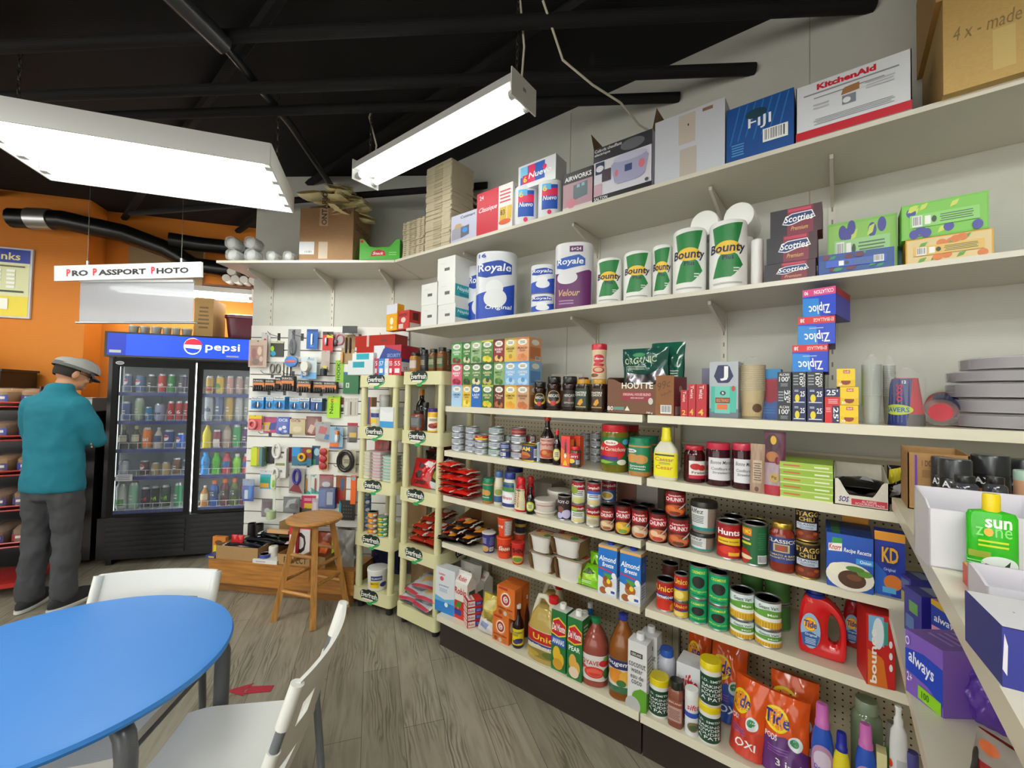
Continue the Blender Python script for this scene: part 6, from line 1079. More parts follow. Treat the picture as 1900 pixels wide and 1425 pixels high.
def rbox(x,y,z,rz,w,h,nm,lb,d=.15,gp=None):
# white plastic bowl in a printed cardboard sleeve
 t=thing(nm,(x,y,z),rz,lb,'bowl',gp)
 MB().lathe([(.8,0),(.84,h*.05),(1,h*.84),(1.06,h*.86),(1.06,h*.9)],'#e6e3dd/s',32,tf=Matrix.Diagonal((w*.43,d*.43,1,1)),p=4).build('bowl',t)
 m=MB();c='#8c6a44/k';m.box(-w/2,-d*.36,h*.91,w/2,d*.36,h*.93,c)
 for s in(-1,1):m.add([(s*w/2,-d*.36,h*.93),(s*w/2,d*.36,h*.93),(s*w*.44,d*.3,0),(s*w*.44,-d*.3,0),(s*w*.47,-d*.42,h*.5)],[(0,1,2,3),(0,3,4)],c)
 m.box(-w*.44,-d*.3,-.0,w*.44,d*.3,.002,c)
 m.art(lambda u,v,o:(-w/2+u*w,-d*.36+v*d*.72,h*.93+o),[('r',0,0,1,1,'#b8a898'),('r',.05,.5,.95,.95,'#b03a24'),('e',.5,.4,.3,.3,'#d8b070'),('e',.7,.3,.12,.2,'#4a8a3c'),('t','Bowl',.2,.66,.8,.88,'#f0ece0')])
 m.build('sleeve',t);return t
rbox(-1.195,1.865,.618,0,.144,.093,'bowl_pack','white microwave bowl in cardboard sleeve, lower left of four',d=.15,gp='microwave bowl packs')
rbox(-1.204,1.865,.712,0,.137,.088,'bowl_pack','white microwave bowl in cardboard sleeve, upper left of four',d=.15,gp='microwave bowl packs')
rbox(-1.03,1.855,.618,0,.156,.112,'bowl_pack','white microwave bowl in cardboard sleeve, lower right of four',d=.15,gp='microwave bowl packs')
rbox(-1.047,1.855,.731,0,.165,.092,'bowl_pack','white microwave bowl in cardboard sleeve, upper right of four',d=.15,gp='microwave bowl packs')
po(-.933,1.82,.618,0,.126,.1,'snack_bag','bright lime-green bag lying in front beside the milk cartons',d=.06,t=.07,c='#7cc41f/g',a=(('p',((.1,.2),(.2,.6),(.8,.7),(.9,.3)),'#a8d83a/g'),('p',((.3,.5),(.5,.8),(.8,.6),(.6,.5)),'#2c4a1c'),('l',.2,.1,.8,.22,2,'#e8f4d0')),rx=-.5)
po(-.925,1.895,.618,0,.063,.14,'snack_bag','second lime-green bag behind the milk cartons',d=.05,t=.06,c='#7cc41f/g',a=(('p',((.1,.2),(.2,.6),(.8,.7),(.9,.3)),'#a8d83a/g'),('p',((.3,.5),(.5,.8),(.8,.6),(.6,.5)),'#2c4a1c'),('l',.2,.1,.8,.22,2,'#e8f4d0')),seed=3)
ca(-.821,1.821,.618,0,.089,.218,'milk_carton','almond milk carton with blue cap, left of the pair',d=.062,c='#c8d4e4',f=A_ALM,r=(('r',0,.4,1,.95,'#2a5aa8'),('l',.1,.1,.9,.36,5,'#6a7a9a'),('r',0,.93,1,1,'#d89a4a'),('e',.5,.7,.3,.1,'#5a7ac0')),t=(('r',0,0,1,1,'#d8cfc0'),))
MB().lathe([(.0,0),(.015,.0005),(.016,.012),(.014,.014),(.001,.014)],'#2036a0/s',16).build('cap',LAST,loc=(.0,.005,0.2184))
ca(-.713,1.816,.618,0,.093,.219,'milk_carton','almond milk carton with blue cap, right of the pair at the shelf end',d=.062,c='#c8d4e4',f=A_ALM,r=(('r',0,.4,1,.95,'#2a5aa8'),('l',.1,.1,.9,.36,5,'#6a7a9a'),('r',0,.93,1,1,'#d89a4a'),('e',.5,.7,.3,.1,'#5a7ac0')),t=(('r',0,0,1,1,'#d8cfc0'),))
MB().lathe([(.0,0),(.015,.0005),(.016,.012),(.014,.014),(.001,.014)],'#2036a0/s',16).build('cap',LAST,loc=(.0,.005,0.2193))
ca(-.828,1.921,.618,0,.065,.2,'milk_carton','almond milk carton behind the left one, only the top showing',d=.062,c='#8a9ac0')
can(-.582,1.848,.618,.244,.076,.125,'tomato_can','large tomato can with a red tomato picture at the section start',c='#c8502c',a=A_UNI,lid='#3a3a3c/s')
can(-.601,1.974,.618,.236,.069,.15,'tomato_can','dark-lidded can behind the large tomato can',c='#5a2a24',lid='#3a3a3c/s')
can(-.511,1.824,.618,.218,.055,.067,'bean_can','small red and yellow bean can, lower of two',c='#d8b23a',a=A_UNIS,lid='#6a6a6c/s')
can(-.511,1.823,.685,.219,.054,.108,'bean_can','small red and yellow bean can, upper of two',c='#d8b23a',a=A_UNIS,lid='#4a4a4c/s')
can(-.447,1.832,.618,.191,.069,.096,'green_can','bright green can with dark oval, lower left of four',c='#0e9a64',a=A_GRN,gp='green cans')
can(-.446,1.833,.714,.191,.069,.129,'green_can','bright green can with dark oval, upper left of four',c='#0e9a64',a=A_GRN,gp='green cans')
can(-.372,1.83,.618,.16,.073,.094,'green_can','bright green can with dark oval, lower right of four',c='#0e9a64',a=A_GRN,gp='green cans')
can(-.371,1.83,.713,.16,.073,.121,'green_can','bright green can with dark oval, upper right of four',c='#0e9a64',a=A_GRN,gp='green cans')
can(-.29,1.832,.618,.126,.083,.069,'corn_can','corn can with green and yellow label, lower left of four',c='#5a943c',a=A_CORN,lid='#55585a/m',gp='corn cans')
can(-.29,1.832,.687,.126,.083,.102,'corn_can','corn can with green and yellow label, upper left of four',c='#5a943c',a=A_CORN,lid='#55585a/m',gp='corn cans')
can(-.205,1.833,.618,.089,.086,.064,'corn_can','corn can with green and yellow label, lower right of four',c='#5a943c',a=A_CORN,lid='#55585a/m',gp='corn cans')
can(-.206,1.833,.682,.089,.087,.101,'corn_can','corn can with green and yellow label, upper right of four',c='#5a943c',a=A_CORN,lid='#55585a/m',gp='corn cans')
can(-.279,1.99,.618,.111,.08,.1,'corn_can','back row corn can, lower left behind the front four',c='#4a7a3c',gp='corn cans',lid='#55585a/m')
can(-.28,1.99,.719,.112,.081,.1,'corn_can','back row corn can, upper left behind the front four',c='#4a7a3c',gp='corn cans',lid='#55585a/m')
can(-.192,1.994,.618,.077,.089,.1,'corn_can','back row corn can, lower right behind the front four',c='#4a7a3c',gp='corn cans',lid='#55585a/m')
can(-.192,1.994,.719,.077,.089,.1,'corn_can','back row corn can, upper right behind the front four',c='#4a7a3c',gp='corn cans',lid='#55585a/m')
def tide_jug(x,y,z,rz,w,h,nm,lb,c='#cc1f22',sh=1,**k):
 t=thing(nm,(x,y,z),rz,lb,'detergent');d=w*.42;m=MB();n=40
 # body with a through handle on the right: an outline swept around a loop
 out=[(-.5,.12),(-.46,.02),(-.3,0),(.34,0),(.46,.03),(.5,.14),(.5,.42),(.47,.56),(.38,.68),(.2,.79),(.02,.84),(-.3,.84),(-.4,.78),(-.47,.6),(-.5,.36)]
 hole=[(.13,.27),(.22,.22),(.32,.25),(.36,.36),(.34,.5),(.26,.6),(.17,.62),(.12,.52),(.11,.38)]
 def sm(P,n):
  r=[];L=len(P)
  for i in range(n):
   q=i*L/n;j=int(q);f=q-j;p0,p1,p2,p3=P[j-1],P[j%L],P[(j+1)%L],P[(j+2)%L]
   r.append(tuple(.5*((2*p1[k])+(-p0[k]+p2[k])*f+(2*p0[k]-5*p1[k]+4*p2[k]-p3[k])*f*f+(-p0[k]+3*p1[k]-3*p2[k]+p3[k])*f**3)for k in(0,1)))
  return r
 A,B=sm(out,n),sm(hole,n)
 import cmath
 ca=(.22,.42)
 key=lambda p:math.atan2(p[1]-ca[1],p[0]-ca[0])
 A.sort(key=key);B.sort(key=key)
 prof=[(0,.55),(.12,.92),(.4,1),(.75,.9),(1,.45)]
 rings=[]
 for s in(-1,1):
  for f,g in(prof if s<0 else prof[::-1]):
   rings.append([((a[0]+(b[0]-a[0])*f)*w,s*g*d/2,max(0,(a[1]+(b[1]-a[1])*f))*h)for a,b in zip(A,B)])
 vs=[p for r in rings for p in r];k=len(rings)
 m.add(vs,[(j*n+i,((j+1)%k)*n+i,((j+1)%k)*n+(i+1)%n,j*n+(i+1)%n)for j in range(k)for i in range(n)],c+'/g',True);m.build('jug_body',t)
 MB().lathe([(w*.2,h*.82),(w*.21,h*.83),(w*.21,h*.87),(w*.17,h*.875),(w*.16,h*.98),(w*.15,h)],'#22308c/g',28,cx=-w*.14).build('cap',t)
 m=MB();fn=lambda u,v,o:(-w*.44+u*w*.42,-d*.44-.008-o,h*(.1+v*.5))
 m.art(fn,[('e',.48,.52,.5,.5,'#8fb8d8'),('p',((.1,.08),(.0,.4),(.5,.5),(.95,.4),(.8,.1)),'#2a5a9c'),('e',.46,.7,.34,.2,'#f0901c'),('e',.46,.7,.29,.165,'#f2dc20'),('e',.46,.7,.23,.13,'#f0901c'),('t','Tide',.14,.61,.8,.8,'#1c2a8a',0,1.5,.03),('t','Original',.2,.36,.8,.44,'#e8f0f8'),('l',.2,.14,.76,.32,4,'#c8dcf0')]);m.build('label',t)
 return t
tide_jug(-.046,1.87,.618,0,.135,.242,'detergent_jug','big red detergent jug with blue cap in front',d=.1)
tide_jug(.062,2.01,.618,0,.101,.203,'detergent_jug','second red detergent jug behind the dryer sheet box',d=.1,c='#b01a1e')
ca(.093,1.83,.618,.209,.07,.221,'dryer_sheet_box','orange and red dryer sheet box with white lettering',d=.1,c='#c01a1c',f=(('r',0,0,1,1,'#c41c1c'),('p',((.05,0),(.05,.5),(.6,.4),(.75,0)),'#d8701c'),('p',((.08,.62),(.08,.98),(.62,.98),(.62,.56)),'#7ab4dc'),('e',.42,.74,.2,.22,'#e8f0f4'),('r',.62,.6,.76,.92,'#3a9a8a'),('t','bounce',.12,.04,.36,.8,'#f8f4f0',90,1.8),('e',.85,.62,.06,.05,'#f0f0f0'),('e',.85,.46,.06,.05,'#f0f0f0'),('e',.85,.3,.06,.05,'#f0f0f0')),r=(('r',0,0,1,1,'#b4181a'),('t','bounce',.2,.1,.5,.3,'#f0e8e4',90)))
ca(-1.881,1.845,.19,.07,.155,.262,'sugar_bag','white and blue paper sugar bag in front of the plastic rack',d=.07,c='#dfe3e8',f=(('r',0,0,1,.3,'#2a7cc8'),('p',((0,.24),(0,.36),(.5,.3),(1,.38),(1,.24)),'#6ab0e0'),('e',.34,.76,.1,.05,'#d85a6a'),('t','Lantic',.18,.84,.5,.89,'#d8506a'),('t','granulated',.2,.58,.7,.63,'#7a9ac0'),('l',.2,.46,.66,.55,3,'#9ab4d0'),('e',.6,.2,.09,.05,'#e8eef4')))
ca(-1.896,1.945,.19,0,.134,.21,'sugar_bag','white paper bag behind the blue sugar bag',d=.07,c='#dcdad6')
po(-1.865,2.03,.19,0,.182,.24,'flour_bag','clear-topped white bag at the back left of the bottom deck',d=.08,t=.09,c='#d8d4ce/s')
def gable(x,y,z,rz,w,h,nm,lb,d=.07,c='#e8e4de',f=(),r=(),gp=None):
 t=thing(nm,(x,y,z),rz,lb,'carton',gp);hb=h*.78;m=MB()
 m.box(-w/2,-d/2,0,w/2,d/2,hb,c);m.art(F_front(w,d,hb),f);m.art(F_right(w,d,hb),r);m.build('carton_body',t)
 m=MB();m.add([(-w/2,-d/2,hb),(w/2,-d/2,hb),(w/2,d/2,hb),(-w/2,d/2,hb),(-w/2,0,h*.94),(w/2,0,h*.94)],[(0,1,5,4),(2,3,4,5),(1,2,5),(3,0,4)],c);m.box(-w/2,-.002,h*.935,w/2,.002,h,c)
 m.art(lambda u,v,o:(-w/2+u*w,-d/2*(1-v)-o,hb+(h*.94-hb)*v+o),[('t','Robin',.2,.2,.8,.7,'#c02028',0,1,.03)]);m.build('gable_top',t)
 return t
gable(-1.756,1.857,.19,0,.107,.267,'salad_carton','white and red gable carton beside the sugar bag, in front',d=.075,f=(('r',0,0,1,0.6,'#c8261f'),('p',((0,0.5),(0,0.7),(1,0.62),(1,0.5)),'#e8e4de'),('t','Robin',0.06,0.68,0.94,0.86,'#c02028',0,1.2,0.04),('p',((0.1,0.3),(0.3,0.46),(0.6,0.5),(0.5,0.3)),'#3a8a34'),('p',((0.2,0.18),(0.35,0.34),(0.45,0.2)),'#e08a2c'),('r',0,0.1,0.6,0.26,'#2a3a86')),r=(('r',.2,.3,.9,.8,'#3a5a3a'),('l',.2,0,.9,.25,4,'#8a3a34')))
gable(-1.77,1.958,.19,0,.086,.2,'salad_carton','second white and red gable carton, in the middle of three',d=.075,f=(('r',0,0,1,0.6,'#c8261f'),('p',((0,0.5),(0,0.7),(1,0.62),(1,0.5)),'#e8e4de'),('t','Robin',0.06,0.68,0.94,0.86,'#c02028',0,1.2,0.04),('p',((0.1,0.3),(0.3,0.46),(0.6,0.5),(0.5,0.3)),'#3a8a34'),('p',((0.2,0.18),(0.35,0.34),(0.45,0.2)),'#e08a2c'),('r',0,0.1,0.6,0.26,'#2a3a86')),r=(('r',.2,.3,.9,.8,'#3a5a3a'),))
gable(-1.778,2.058,.19,0,.075,.2,'salad_carton','third white and red gable carton at the back',d=.075)
ca(-1.666,1.835,.19,-.524,.08,.036,'sugar_cube_box','flat red sugar box, bottom of the stack of four',d=.09,c='#c2241f',f=(('r',.1,.12,.9,.9,'#ece8e4'),('t','Robin',.18,.34,.82,.68,'#c02028',0,1,.03)),r=(('r',.04,.1,.5,.9,'#ece8e4'),('t','Robin',.08,.3,.46,.7,'#c02028',0,1,.03),('r',.52,.2,.98,.8,'#28388a'),('l',.56,.3,.94,.7,2,'#a8b0e0')),t=(('r',.1,.1,.9,.5,'#ece8e4'),('t','Redpath',.16,.16,.84,.44,'#c02028',0,1,.02)),gp='flat red boxes')
ca(-1.668,1.835,.227,-.524,.08,.036,'sugar_cube_box','flat red sugar box, second of the stack of four',d=.09,c='#c2241f',f=(('r',.1,.12,.9,.9,'#ece8e4'),('t','Robin',.18,.34,.82,.68,'#c02028',0,1,.03)),r=(('r',.04,.1,.5,.9,'#ece8e4'),('t','Robin',.08,.3,.46,.7,'#c02028',0,1,.03),('r',.52,.2,.98,.8,'#28388a'),('l',.56,.3,.94,.7,2,'#a8b0e0')),t=(('r',.1,.1,.9,.5,'#ece8e4'),('t','Redpath',.16,.16,.84,.44,'#c02028',0,1,.02)),gp='flat red boxes')
ca(-1.669,1.835,.264,-.524,.08,.036,'sugar_cube_box','flat red sugar box, third of the stack of four',d=.09,c='#c2241f',f=(('r',.1,.12,.9,.9,'#ece8e4'),('t','Robin',.18,.34,.82,.68,'#c02028',0,1,.03)),r=(('r',.04,.1,.5,.9,'#ece8e4'),('t','Robin',.08,.3,.46,.7,'#c02028',0,1,.03),('r',.52,.2,.98,.8,'#28388a'),('l',.56,.3,.94,.7,2,'#a8b0e0')),t=(('r',.1,.1,.9,.5,'#ece8e4'),('t','Redpath',.16,.16,.84,.44,'#c02028',0,1,.02)),gp='flat red boxes')
ca(-1.67,1.835,.301,-.524,.08,.036,'sugar_cube_box','flat red sugar box, top of the stack of four',d=.09,c='#c2241f',f=(('r',.1,.12,.9,.9,'#ece8e4'),('t','Robin',.18,.34,.82,.68,'#c02028',0,1,.03)),r=(('r',.04,.1,.5,.9,'#ece8e4'),('t','Robin',.08,.3,.46,.7,'#c02028',0,1,.03),('r',.52,.2,.98,.8,'#28388a'),('l',.56,.3,.94,.7,2,'#a8b0e0')),t=(('r',.1,.1,.9,.5,'#ece8e4'),('t','Redpath',.16,.16,.84,.44,'#c02028',0,1,.02)),gp='flat red boxes')
po(-1.529,1.83,.24,0,.128,.15,'pasta_bag','yellow pasta bag standing behind the flat red boxes',d=.06,t=.07,c='#c8b24a/g',a=(('p',((.1,.5),(.3,.8),(.8,.9),(.7,.5)),'#dccf8a/g'),('e',.5,.3,.3,.14,'#9a8a3a'),('l',.2,.1,.8,.2,2,'#6a5a2a')),rx=-.15)
po(-1.544,1.815,.19,0,.126,.091,'white_bag','small white crumpled bag in front of the baking soda boxes',d=.06,t=.07,c='#d8d4d2/s',a=(('p',((.2,.3),(.3,.6),(.7,.5),(.6,.2)),'#8a94c0'),),rx=-.4)
ca(-1.428,1.822,.19,0,.11,.141,'baking_soda_box','orange baking soda box, lower of two in front',d=.06,c='#d8702a',f=A_AH,r=(('r',.1,.1,.9,.9,'#c8632a'),('e',.5,.6,.3,.2,'#f0e4d0')))
ca(-1.399,1.824,.332,0,.12,.153,'baking_soda_box','orange baking soda box, upper of two in front',d=.06,c='#d8702a',f=A_AH,r=(('r',.1,.1,.9,.9,'#c8632a'),))
ca(-1.418,1.92,.19,0,.124,.284,'baking_soda_box','tall pair of orange baking soda boxes behind the front two',d=.06,c='#cf6a28',f=A_AH)
bo(-1.337,1.828,.19,.505,.061,.215,'syrup_bottle','dark syrup bottle with yellow label and white cap, in front',sh='sauce',c='#1a0a0c/g',cap='#e8e6e2/s',lab=((.08,.46,165,'#e2cc20',(('t','BLUEBERRY',.1,.74,.9,.84,'#2a2a6a'),('l',.1,.56,.6,.7,2,'#4a4a2a'),('e',.6,.28,.26,.16,'#2c2458'),('e',.4,.2,.2,.12,'#3a3068'))),))
bo(-1.363,1.931,.19,.492,.042,.222,'syrup_bottle','brown syrup bottle with white cap, behind the yellow-label one',sh='sauce',c='#4a2014/g',cap='#e8e6e2/s')
def oil_jug(x,y,z,rz,w,h,nm,lb,lab=1,d=.12):
 t=thing(nm,(x,y,z),rz,lb,'cooking oil');r=w/2;c='#b59a52/g'
 P=[(r*.92,0),(r,h*.02),(r,h*.44),(r*.97,h*.5),(r*.84,h*.64),(r*.62,h*.76),(r*.5,h*.8),(.001,h*.81)]
 MB().lathe(P,c,36,sy=.72,p=3).build('jug_body',t)
 k=MB();k.lathe([(r*.3,h*.6),(r*.27,h*.8),(r*.2,h*.88),(r*.2,h*.93)],'#d8cfae/g',24,cx=r*.42);k.build('neck',t)
 MB().lathe([(r*.26,h*.9),(r*.27,h*.91),(r*.27,h*.99),(r*.2,h)],'#cc2026/s',22,cx=r*.42).build('cap',t)
 MB().tube([(r*.3,0,h*.86),(-r*.1,0,h*.95),(-r*.45,0,h*.93),(-r*.62,0,h*.8),(-r*.78,0,h*.62),(-r*.86,0,h*.5)],[r*.16,r*.15,r*.16,r*.16,r*.18,r*.2],'#dcd6c0/g',12).build('handle',t)
 if lab:
  m=MB();fn=F_cyl(r,h*.08,h*.5,R(165),.72,3);m.art(fn,[('r',0,0,1,1,'#d8cfb0'),('r',0,.54,1,.97,'#b81f1c'),('t','Unico',.36,.64,.9,.86,'#f0c83a',0,1.2),('p',((.0,.42),(.0,.54),(1,.5),(1,.3),(.5,.46)),'#2c3a8c'),('t','huile vegetale',.36,.38,.9,.48,'#f0ece0'),('e',.56,.16,.44,.16,'#8a7a3a'),('e',.3,.12,.2,.1,'#b89a3c'),('e',.76,.18,.2,.12,'#5a6a2a')],16);m.build('label',t)
 return t
oil_jug(-1.171,1.845,.19,0,.185,.313,'oil_jug','large cooking oil jug with handle, red cap and red label, in front',d=.11)
oil_jug(-1.231,2.005,.19,0,.165,.309,'oil_jug','second cooking oil jug with red cap, behind the first',d=.11,lab=0)
ca(-1.065,1.82,.19,0,.081,.283,'juice_carton','green pineapple juice carton with white cap, left of the pair',d=.07,c='#1f6a34',f=A_DM('ANANAS','#e0b42a','#c8942a')+(('r',.02,.42,.98,.57,'#2a56a8'),('t','ANANAS',.1,.45,.9,.54,'#ffffff'),),r=(('r',.1,.1,.9,.5,'#3a7a3c'),('l',.15,.6,.85,.9,5,'#c8d8b0')),t=(('r',0,0,1,1,'#d8d8d0'),),ct='juice carton')
MB().lathe([(.0,0),(.016,.0005),(.0165,.022),(.0145,.025),(.001,.025)],'#eceae6/s',16).build('cap',LAST,loc=(0,.005,0.2826))
ca(-.975,1.815,.19,0,.077,.28,'juice_carton','green pear juice carton with white cap, right of the pair',d=.07,c='#1f6a34',f=A_DM('PEAR','#dca84a','#e8d0b8')+(),r=(('r',.1,.1,.9,.5,'#3a7a3c'),('l',.15,.6,.85,.9,5,'#c8d8b0')),t=(('r',0,0,1,1,'#d8d8d0'),),ct='juice carton')
MB().lathe([(.0,0),(.016,.0005),(.0165,.022),(.0145,.025),(.001,.025)],'#eceae6/s',16).build('cap',LAST,loc=(0,.005,0.2795))
ca(-.992,1.905,.19,0,.075,.235,'juice_carton','green juice carton behind the pear one',d=.07,c='#2a6a38',ct='juice carton')
MB().lathe([(.0,0),(.016,.0005),(.0165,.022),(.0145,.025),(.001,.025)],'#eceae6/s',16).build('cap',LAST,loc=(0,.005,.235))
bo(-1,1.984,.19,.373,.069,.271,'water_bottle','blue-labelled bottle with white cap behind the juice cartons',sh='pet',c='#2468b0/g',cap='#e6e6ea/s')
bo(-.899,1.845,.19,.363,.121,.284,'juice_bottle','large guava juice bottle with green cap and white label',sh='juice',c='#8a4236/g',cap='#1f7a4a/s',p=2.6,lab=((.1,.5,165,'#dedad6',(('t','GOYAVE',.06,.62,.62,.8,'#b8242c'),('e',.76,.72,.14,.14,'#c02028'),('e',.5,.34,.26,.22,'#c8382c'),('e',.5,.34,.2,.17,'#e05a48'),('e',.86,.3,.14,.22,'#3a6a34'),('p',((.06,.44),(.1,.66),(.34,.5),(.2,.4)),'#d84a4a'),('e',.84,.9,.12,.1,'#6a9a3c'))),))
bo(-.764,1.839,.19,.315,.118,.349,'juice_bottle','large amber juice bottle with blue cap and mango label',sh='juice',c='#7a4412/g',cap='#26328c/s',p=2.6,lab=((.1,.5,165,'#d8d4cc',(('r',0,.72,1,1,'#232a5c'),('t','Rougemont',.03,.78,.97,.96,'#e8e6ea',0,1,.03),('e',.36,.5,.24,.22,'#d88a2c'),('e',.66,.48,.22,.22,'#e0a83a'),('e',.5,.3,.12,.1,'#3a6a34'),('r',0,0,1,.2,'#3a6a4a'))),))
ca(-.674,1.81,.19,0,.082,.281,'coconut_water_carton','white coconut water carton at the end of the bottom deck, in front',d=.065,c='#dcdcdc',f=A_CW,r=(('p',((0,.02),(0,.3),(1,.2),(1,.02)),'#5c9a28'),('l',.1,.4,.9,.8,7,'#8a8a8c')))
MB().lathe([(.0,0),(.017,.0005),(.0175,.022),(.0155,.026),(.001,.026)],'#e4e4e6/s',16).build('cap',LAST,loc=(0,.005,0.2813))
ca(-.662,1.907,.19,0,.076,.275,'coconut_water_carton','white coconut water carton standing behind the front one',d=.065,c='#dcdcdc',f=A_CW,r=(('p',((0,.02),(0,.3),(1,.2),(1,.02)),'#5c9a28'),('l',.1,.4,.9,.8,7,'#8a8a8c')))
MB().lathe([(.0,0),(.017,.0005),(.0175,.022),(.0155,.026),(.001,.026)],'#e4e4e6/s',16).build('cap',LAST,loc=(0,.005,0.2752))
bo(-.598,1.83,.19,.253,.079,.15,'baking_powder_can','dark green baking powder tub with yellow lid, single one',sh='round',c='#e4e4e0/s',cap='#e2cc1c/s',lab=((.06,.72,175,'#15402c',A_BKP),),ct='tub')
bo(-.522,1.811,.19,0,.058,.174,'spice_bottle','reddish seasoning bottle with black cap',sh='spice',c='#7a4434/g',cap='#20211d/s',p=4,lab=((.12,.62,150,'#8a4a3a',(('r',.16,.06,.84,.7,'#b89488'),('t','KIRKLAND',.16,.84,.84,.92,'#e0d0c8'),('l',.24,.14,.76,.6,7,'#6a4a44'))),))
bo(-.598,1.927,.19,.241,.075,.22,'salt_bottle','white plastic bottle with blue cap behind the baking powder',sh='talc',c='#c4c6d4/s',cap='#2a5ab4/s',lab=((.1,.6,160,None,(('t','Epsom',.3,.1,.96,.3,'#2a3a8a'),('l',.2,.5,.9,.7,2,'#c08a8a'))),))
ca(-.491,1.91,.19,0,.092,.22,'salt_box','white and blue salt box with red lettering behind the salt can',d=.1,c='#dcdde2',f=(('t','sifto',0.22,0.5,0.92,0.84,'#c8242c',0,1.2,0.06),('r',0,0,1,0.4,'#2a3a86'),('r',0,0.36,1,0.44,'#d8dce4')),t=(('r',0,0,1,1,'#e4e4e6'),))
bo(-.461,1.805,.19,.2,.05,.17,'salt_can','slim white salt can with red lettering',sh='round',c='#e2e2e2/s',cap='#e6e6e4/s',lab=((.02,.8,170,'#dfe0e4',(('t','sifto',.3,.72,.96,.88,'#c8242c',0,1,.05),('r',0,.5,1,.64,'#2a4aa8'),('e',.6,.24,.3,.14,'#7a6a4a'),('e',.6,.22,.2,.08,'#4a5a3a'))),))
bo(-.398,1.817,.19,.173,.078,.141,'baking_powder_can','dark green baking powder tub with yellow lid, lower of two',sh='round',c='#e4e4e0/s',cap='#e2cc1c/s',lab=((.06,.72,175,'#15402c',A_BKP),),ct='tub')
bo(-.395,1.817,.332,.436,.077,.161,'baking_powder_can','dark green baking powder tub with yellow lid, stacked on top',sh='round',c='#e4e4e0/s',cap='#e2cc1c/s',lab=((.06,.72,175,'#15402c',A_BKP),),ct='tub')
po(-.496,2.03,.19,0,.097,.27,'detergent_pouch','orange detergent pouch at the back left of its row',d=.08,t=.085,c='#d8541c/g',a=a_pods('#c8401c','OXI'),rx=-.2,seed=1,gus=1,ct='detergent',wr=.16)
po(-.366,1.97,.19,0,.136,.28,'detergent_pouch','orange detergent pouch leaning in the second row',d=.08,t=.085,c='#d8541c/g',a=a_pods('#24489a','OXI'),rx=-.25,seed=2,gus=1,ct='detergent',wr=.16)
po(-.273,1.835,.19,-.314,.12,.255,'detergent_pouch','orange and blue detergent pouch in front with an OXI print',d=.08,t=.085,c='#d8541c/g',a=a_pods('#c83c28','OXI'),rx=-.18,seed=3,gus=1,ct='detergent',wr=.16)
po(-.15,1.82,.19,0,.141,.25,'detergent_pouch','orange and purple detergent pouch in front',d=.08,t=.085,c='#d8541c/g',a=a_pods('#5a2a6c','3 in 1'),rx=-.2,seed=4,gus=1,ct='detergent',wr=.16)
po(-.133,1.93,.19,0,.155,.27,'detergent_pouch','orange detergent pouch behind the purple one',d=.08,t=.085,c='#d8541c/g',a=a_pods('#c8401c','OXI'),rx=-.2,seed=5,gus=1,ct='detergent',wr=.16)
bo(-.044,1.801,.19,0,.061,.301,'softener_bottle','blue fabric softener bottle with pink cap, left one',sh='soften',c='#2a52b4/g',cap='#c86ab4/s',lab=((.1,.6,160,None,(('e',.5,.5,.46,.46,'#b88ab0'),('e',.5,.62,.3,.22,'#d8c8dc'),('t','Downy',.24,.38,.76,.52,'#3a4ab0',0,1,.03),('e',.4,.24,.14,.12,'#c83a5a'),('e',.64,.2,.12,.1,'#d8607a'))),),sy=.7)
bo(.068,1.797,.19,0,.055,.29,'softener_bottle','blue fabric softener bottle with pink cap, right one',sh='soften',c='#2a52b4/g',cap='#c86ab4/s',lab=((.1,.6,160,None,(('e',.5,.5,.46,.46,'#b88ab0'),('e',.5,.62,.3,.22,'#d8c8dc'),('t','Downy',.24,.38,.76,.52,'#3a4ab0',0,1,.03),('e',.4,.24,.14,.12,'#c83a5a'),('e',.64,.2,.12,.1,'#d8607a'))),),sy=.7)
bo(.007,1.794,.19,-.003,.047,.236,'cleaner_bottle','yellow cleaner bottle with dark blue cap between the softeners',sh='soften',c='#e0cf2a/g',cap='#1c2490/s',lab=((.06,.5,150,None,(('e',.5,.5,.44,.44,'#e8e8e0'),('p',((.2,.3),(.3,.6),(.8,.5),(.7,.3)),'#3a6ac0'))),),sy=.8)
bo(.075,1.933,.19,-.031,.086,.297,'detergent_bottle','pale green translucent bottle behind the right softener',sh='talc',c='#74846a/g',cap='#8c9a82/s')
bo(.134,1.845,.19,-.058,.05,.299,'dish_soap_bottle','green-edged dish soap bottle behind the white one',sh='soften',c='#5a8a4a/g',cap='#6a6a64/s')
bo(.145,1.79,.19,0,.044,.384,'dish_soap_bottle','white dish soap bottle with push-pull cap at the right',sh='dish',c='#dcdcdc/s',cap='#e8e8e6/s',lab=((.08,.6,150,None,(('r',.4,0,1,1,'#b9b9bd'),('e',.1,.9,.14,.06,'#e04a2c'),('t','Palmolive',.1,.3,.3,.8,'#e8e8ea',270))),),sy=.7)
bo(.176,1.789,.19,-.079,.038,.263,'lotion_bottle','white squat bottle with purple-blue cap at the bottom edge',sh='mayo',c='#dedede/s',cap='#4a4886/s')
ca(.105,1.792,.19,0,.024,.232,'cream_box','small cream box at the bottom edge beside the right softener',d=.04,c='#d8cf9a')
ca(-2.528,1.875,1.953,0,.123,.188,'lamp_box','narrow yellow and white box at the left end of the paper goods shelf',d=.06,c='#e0a41c',f=(('r',0,.64,1,1,'#d4d6e0'),('e',.5,.36,.16,.14,'#f0e4c0'),('e',.5,.12,.12,.06,'#f0e4c0')))
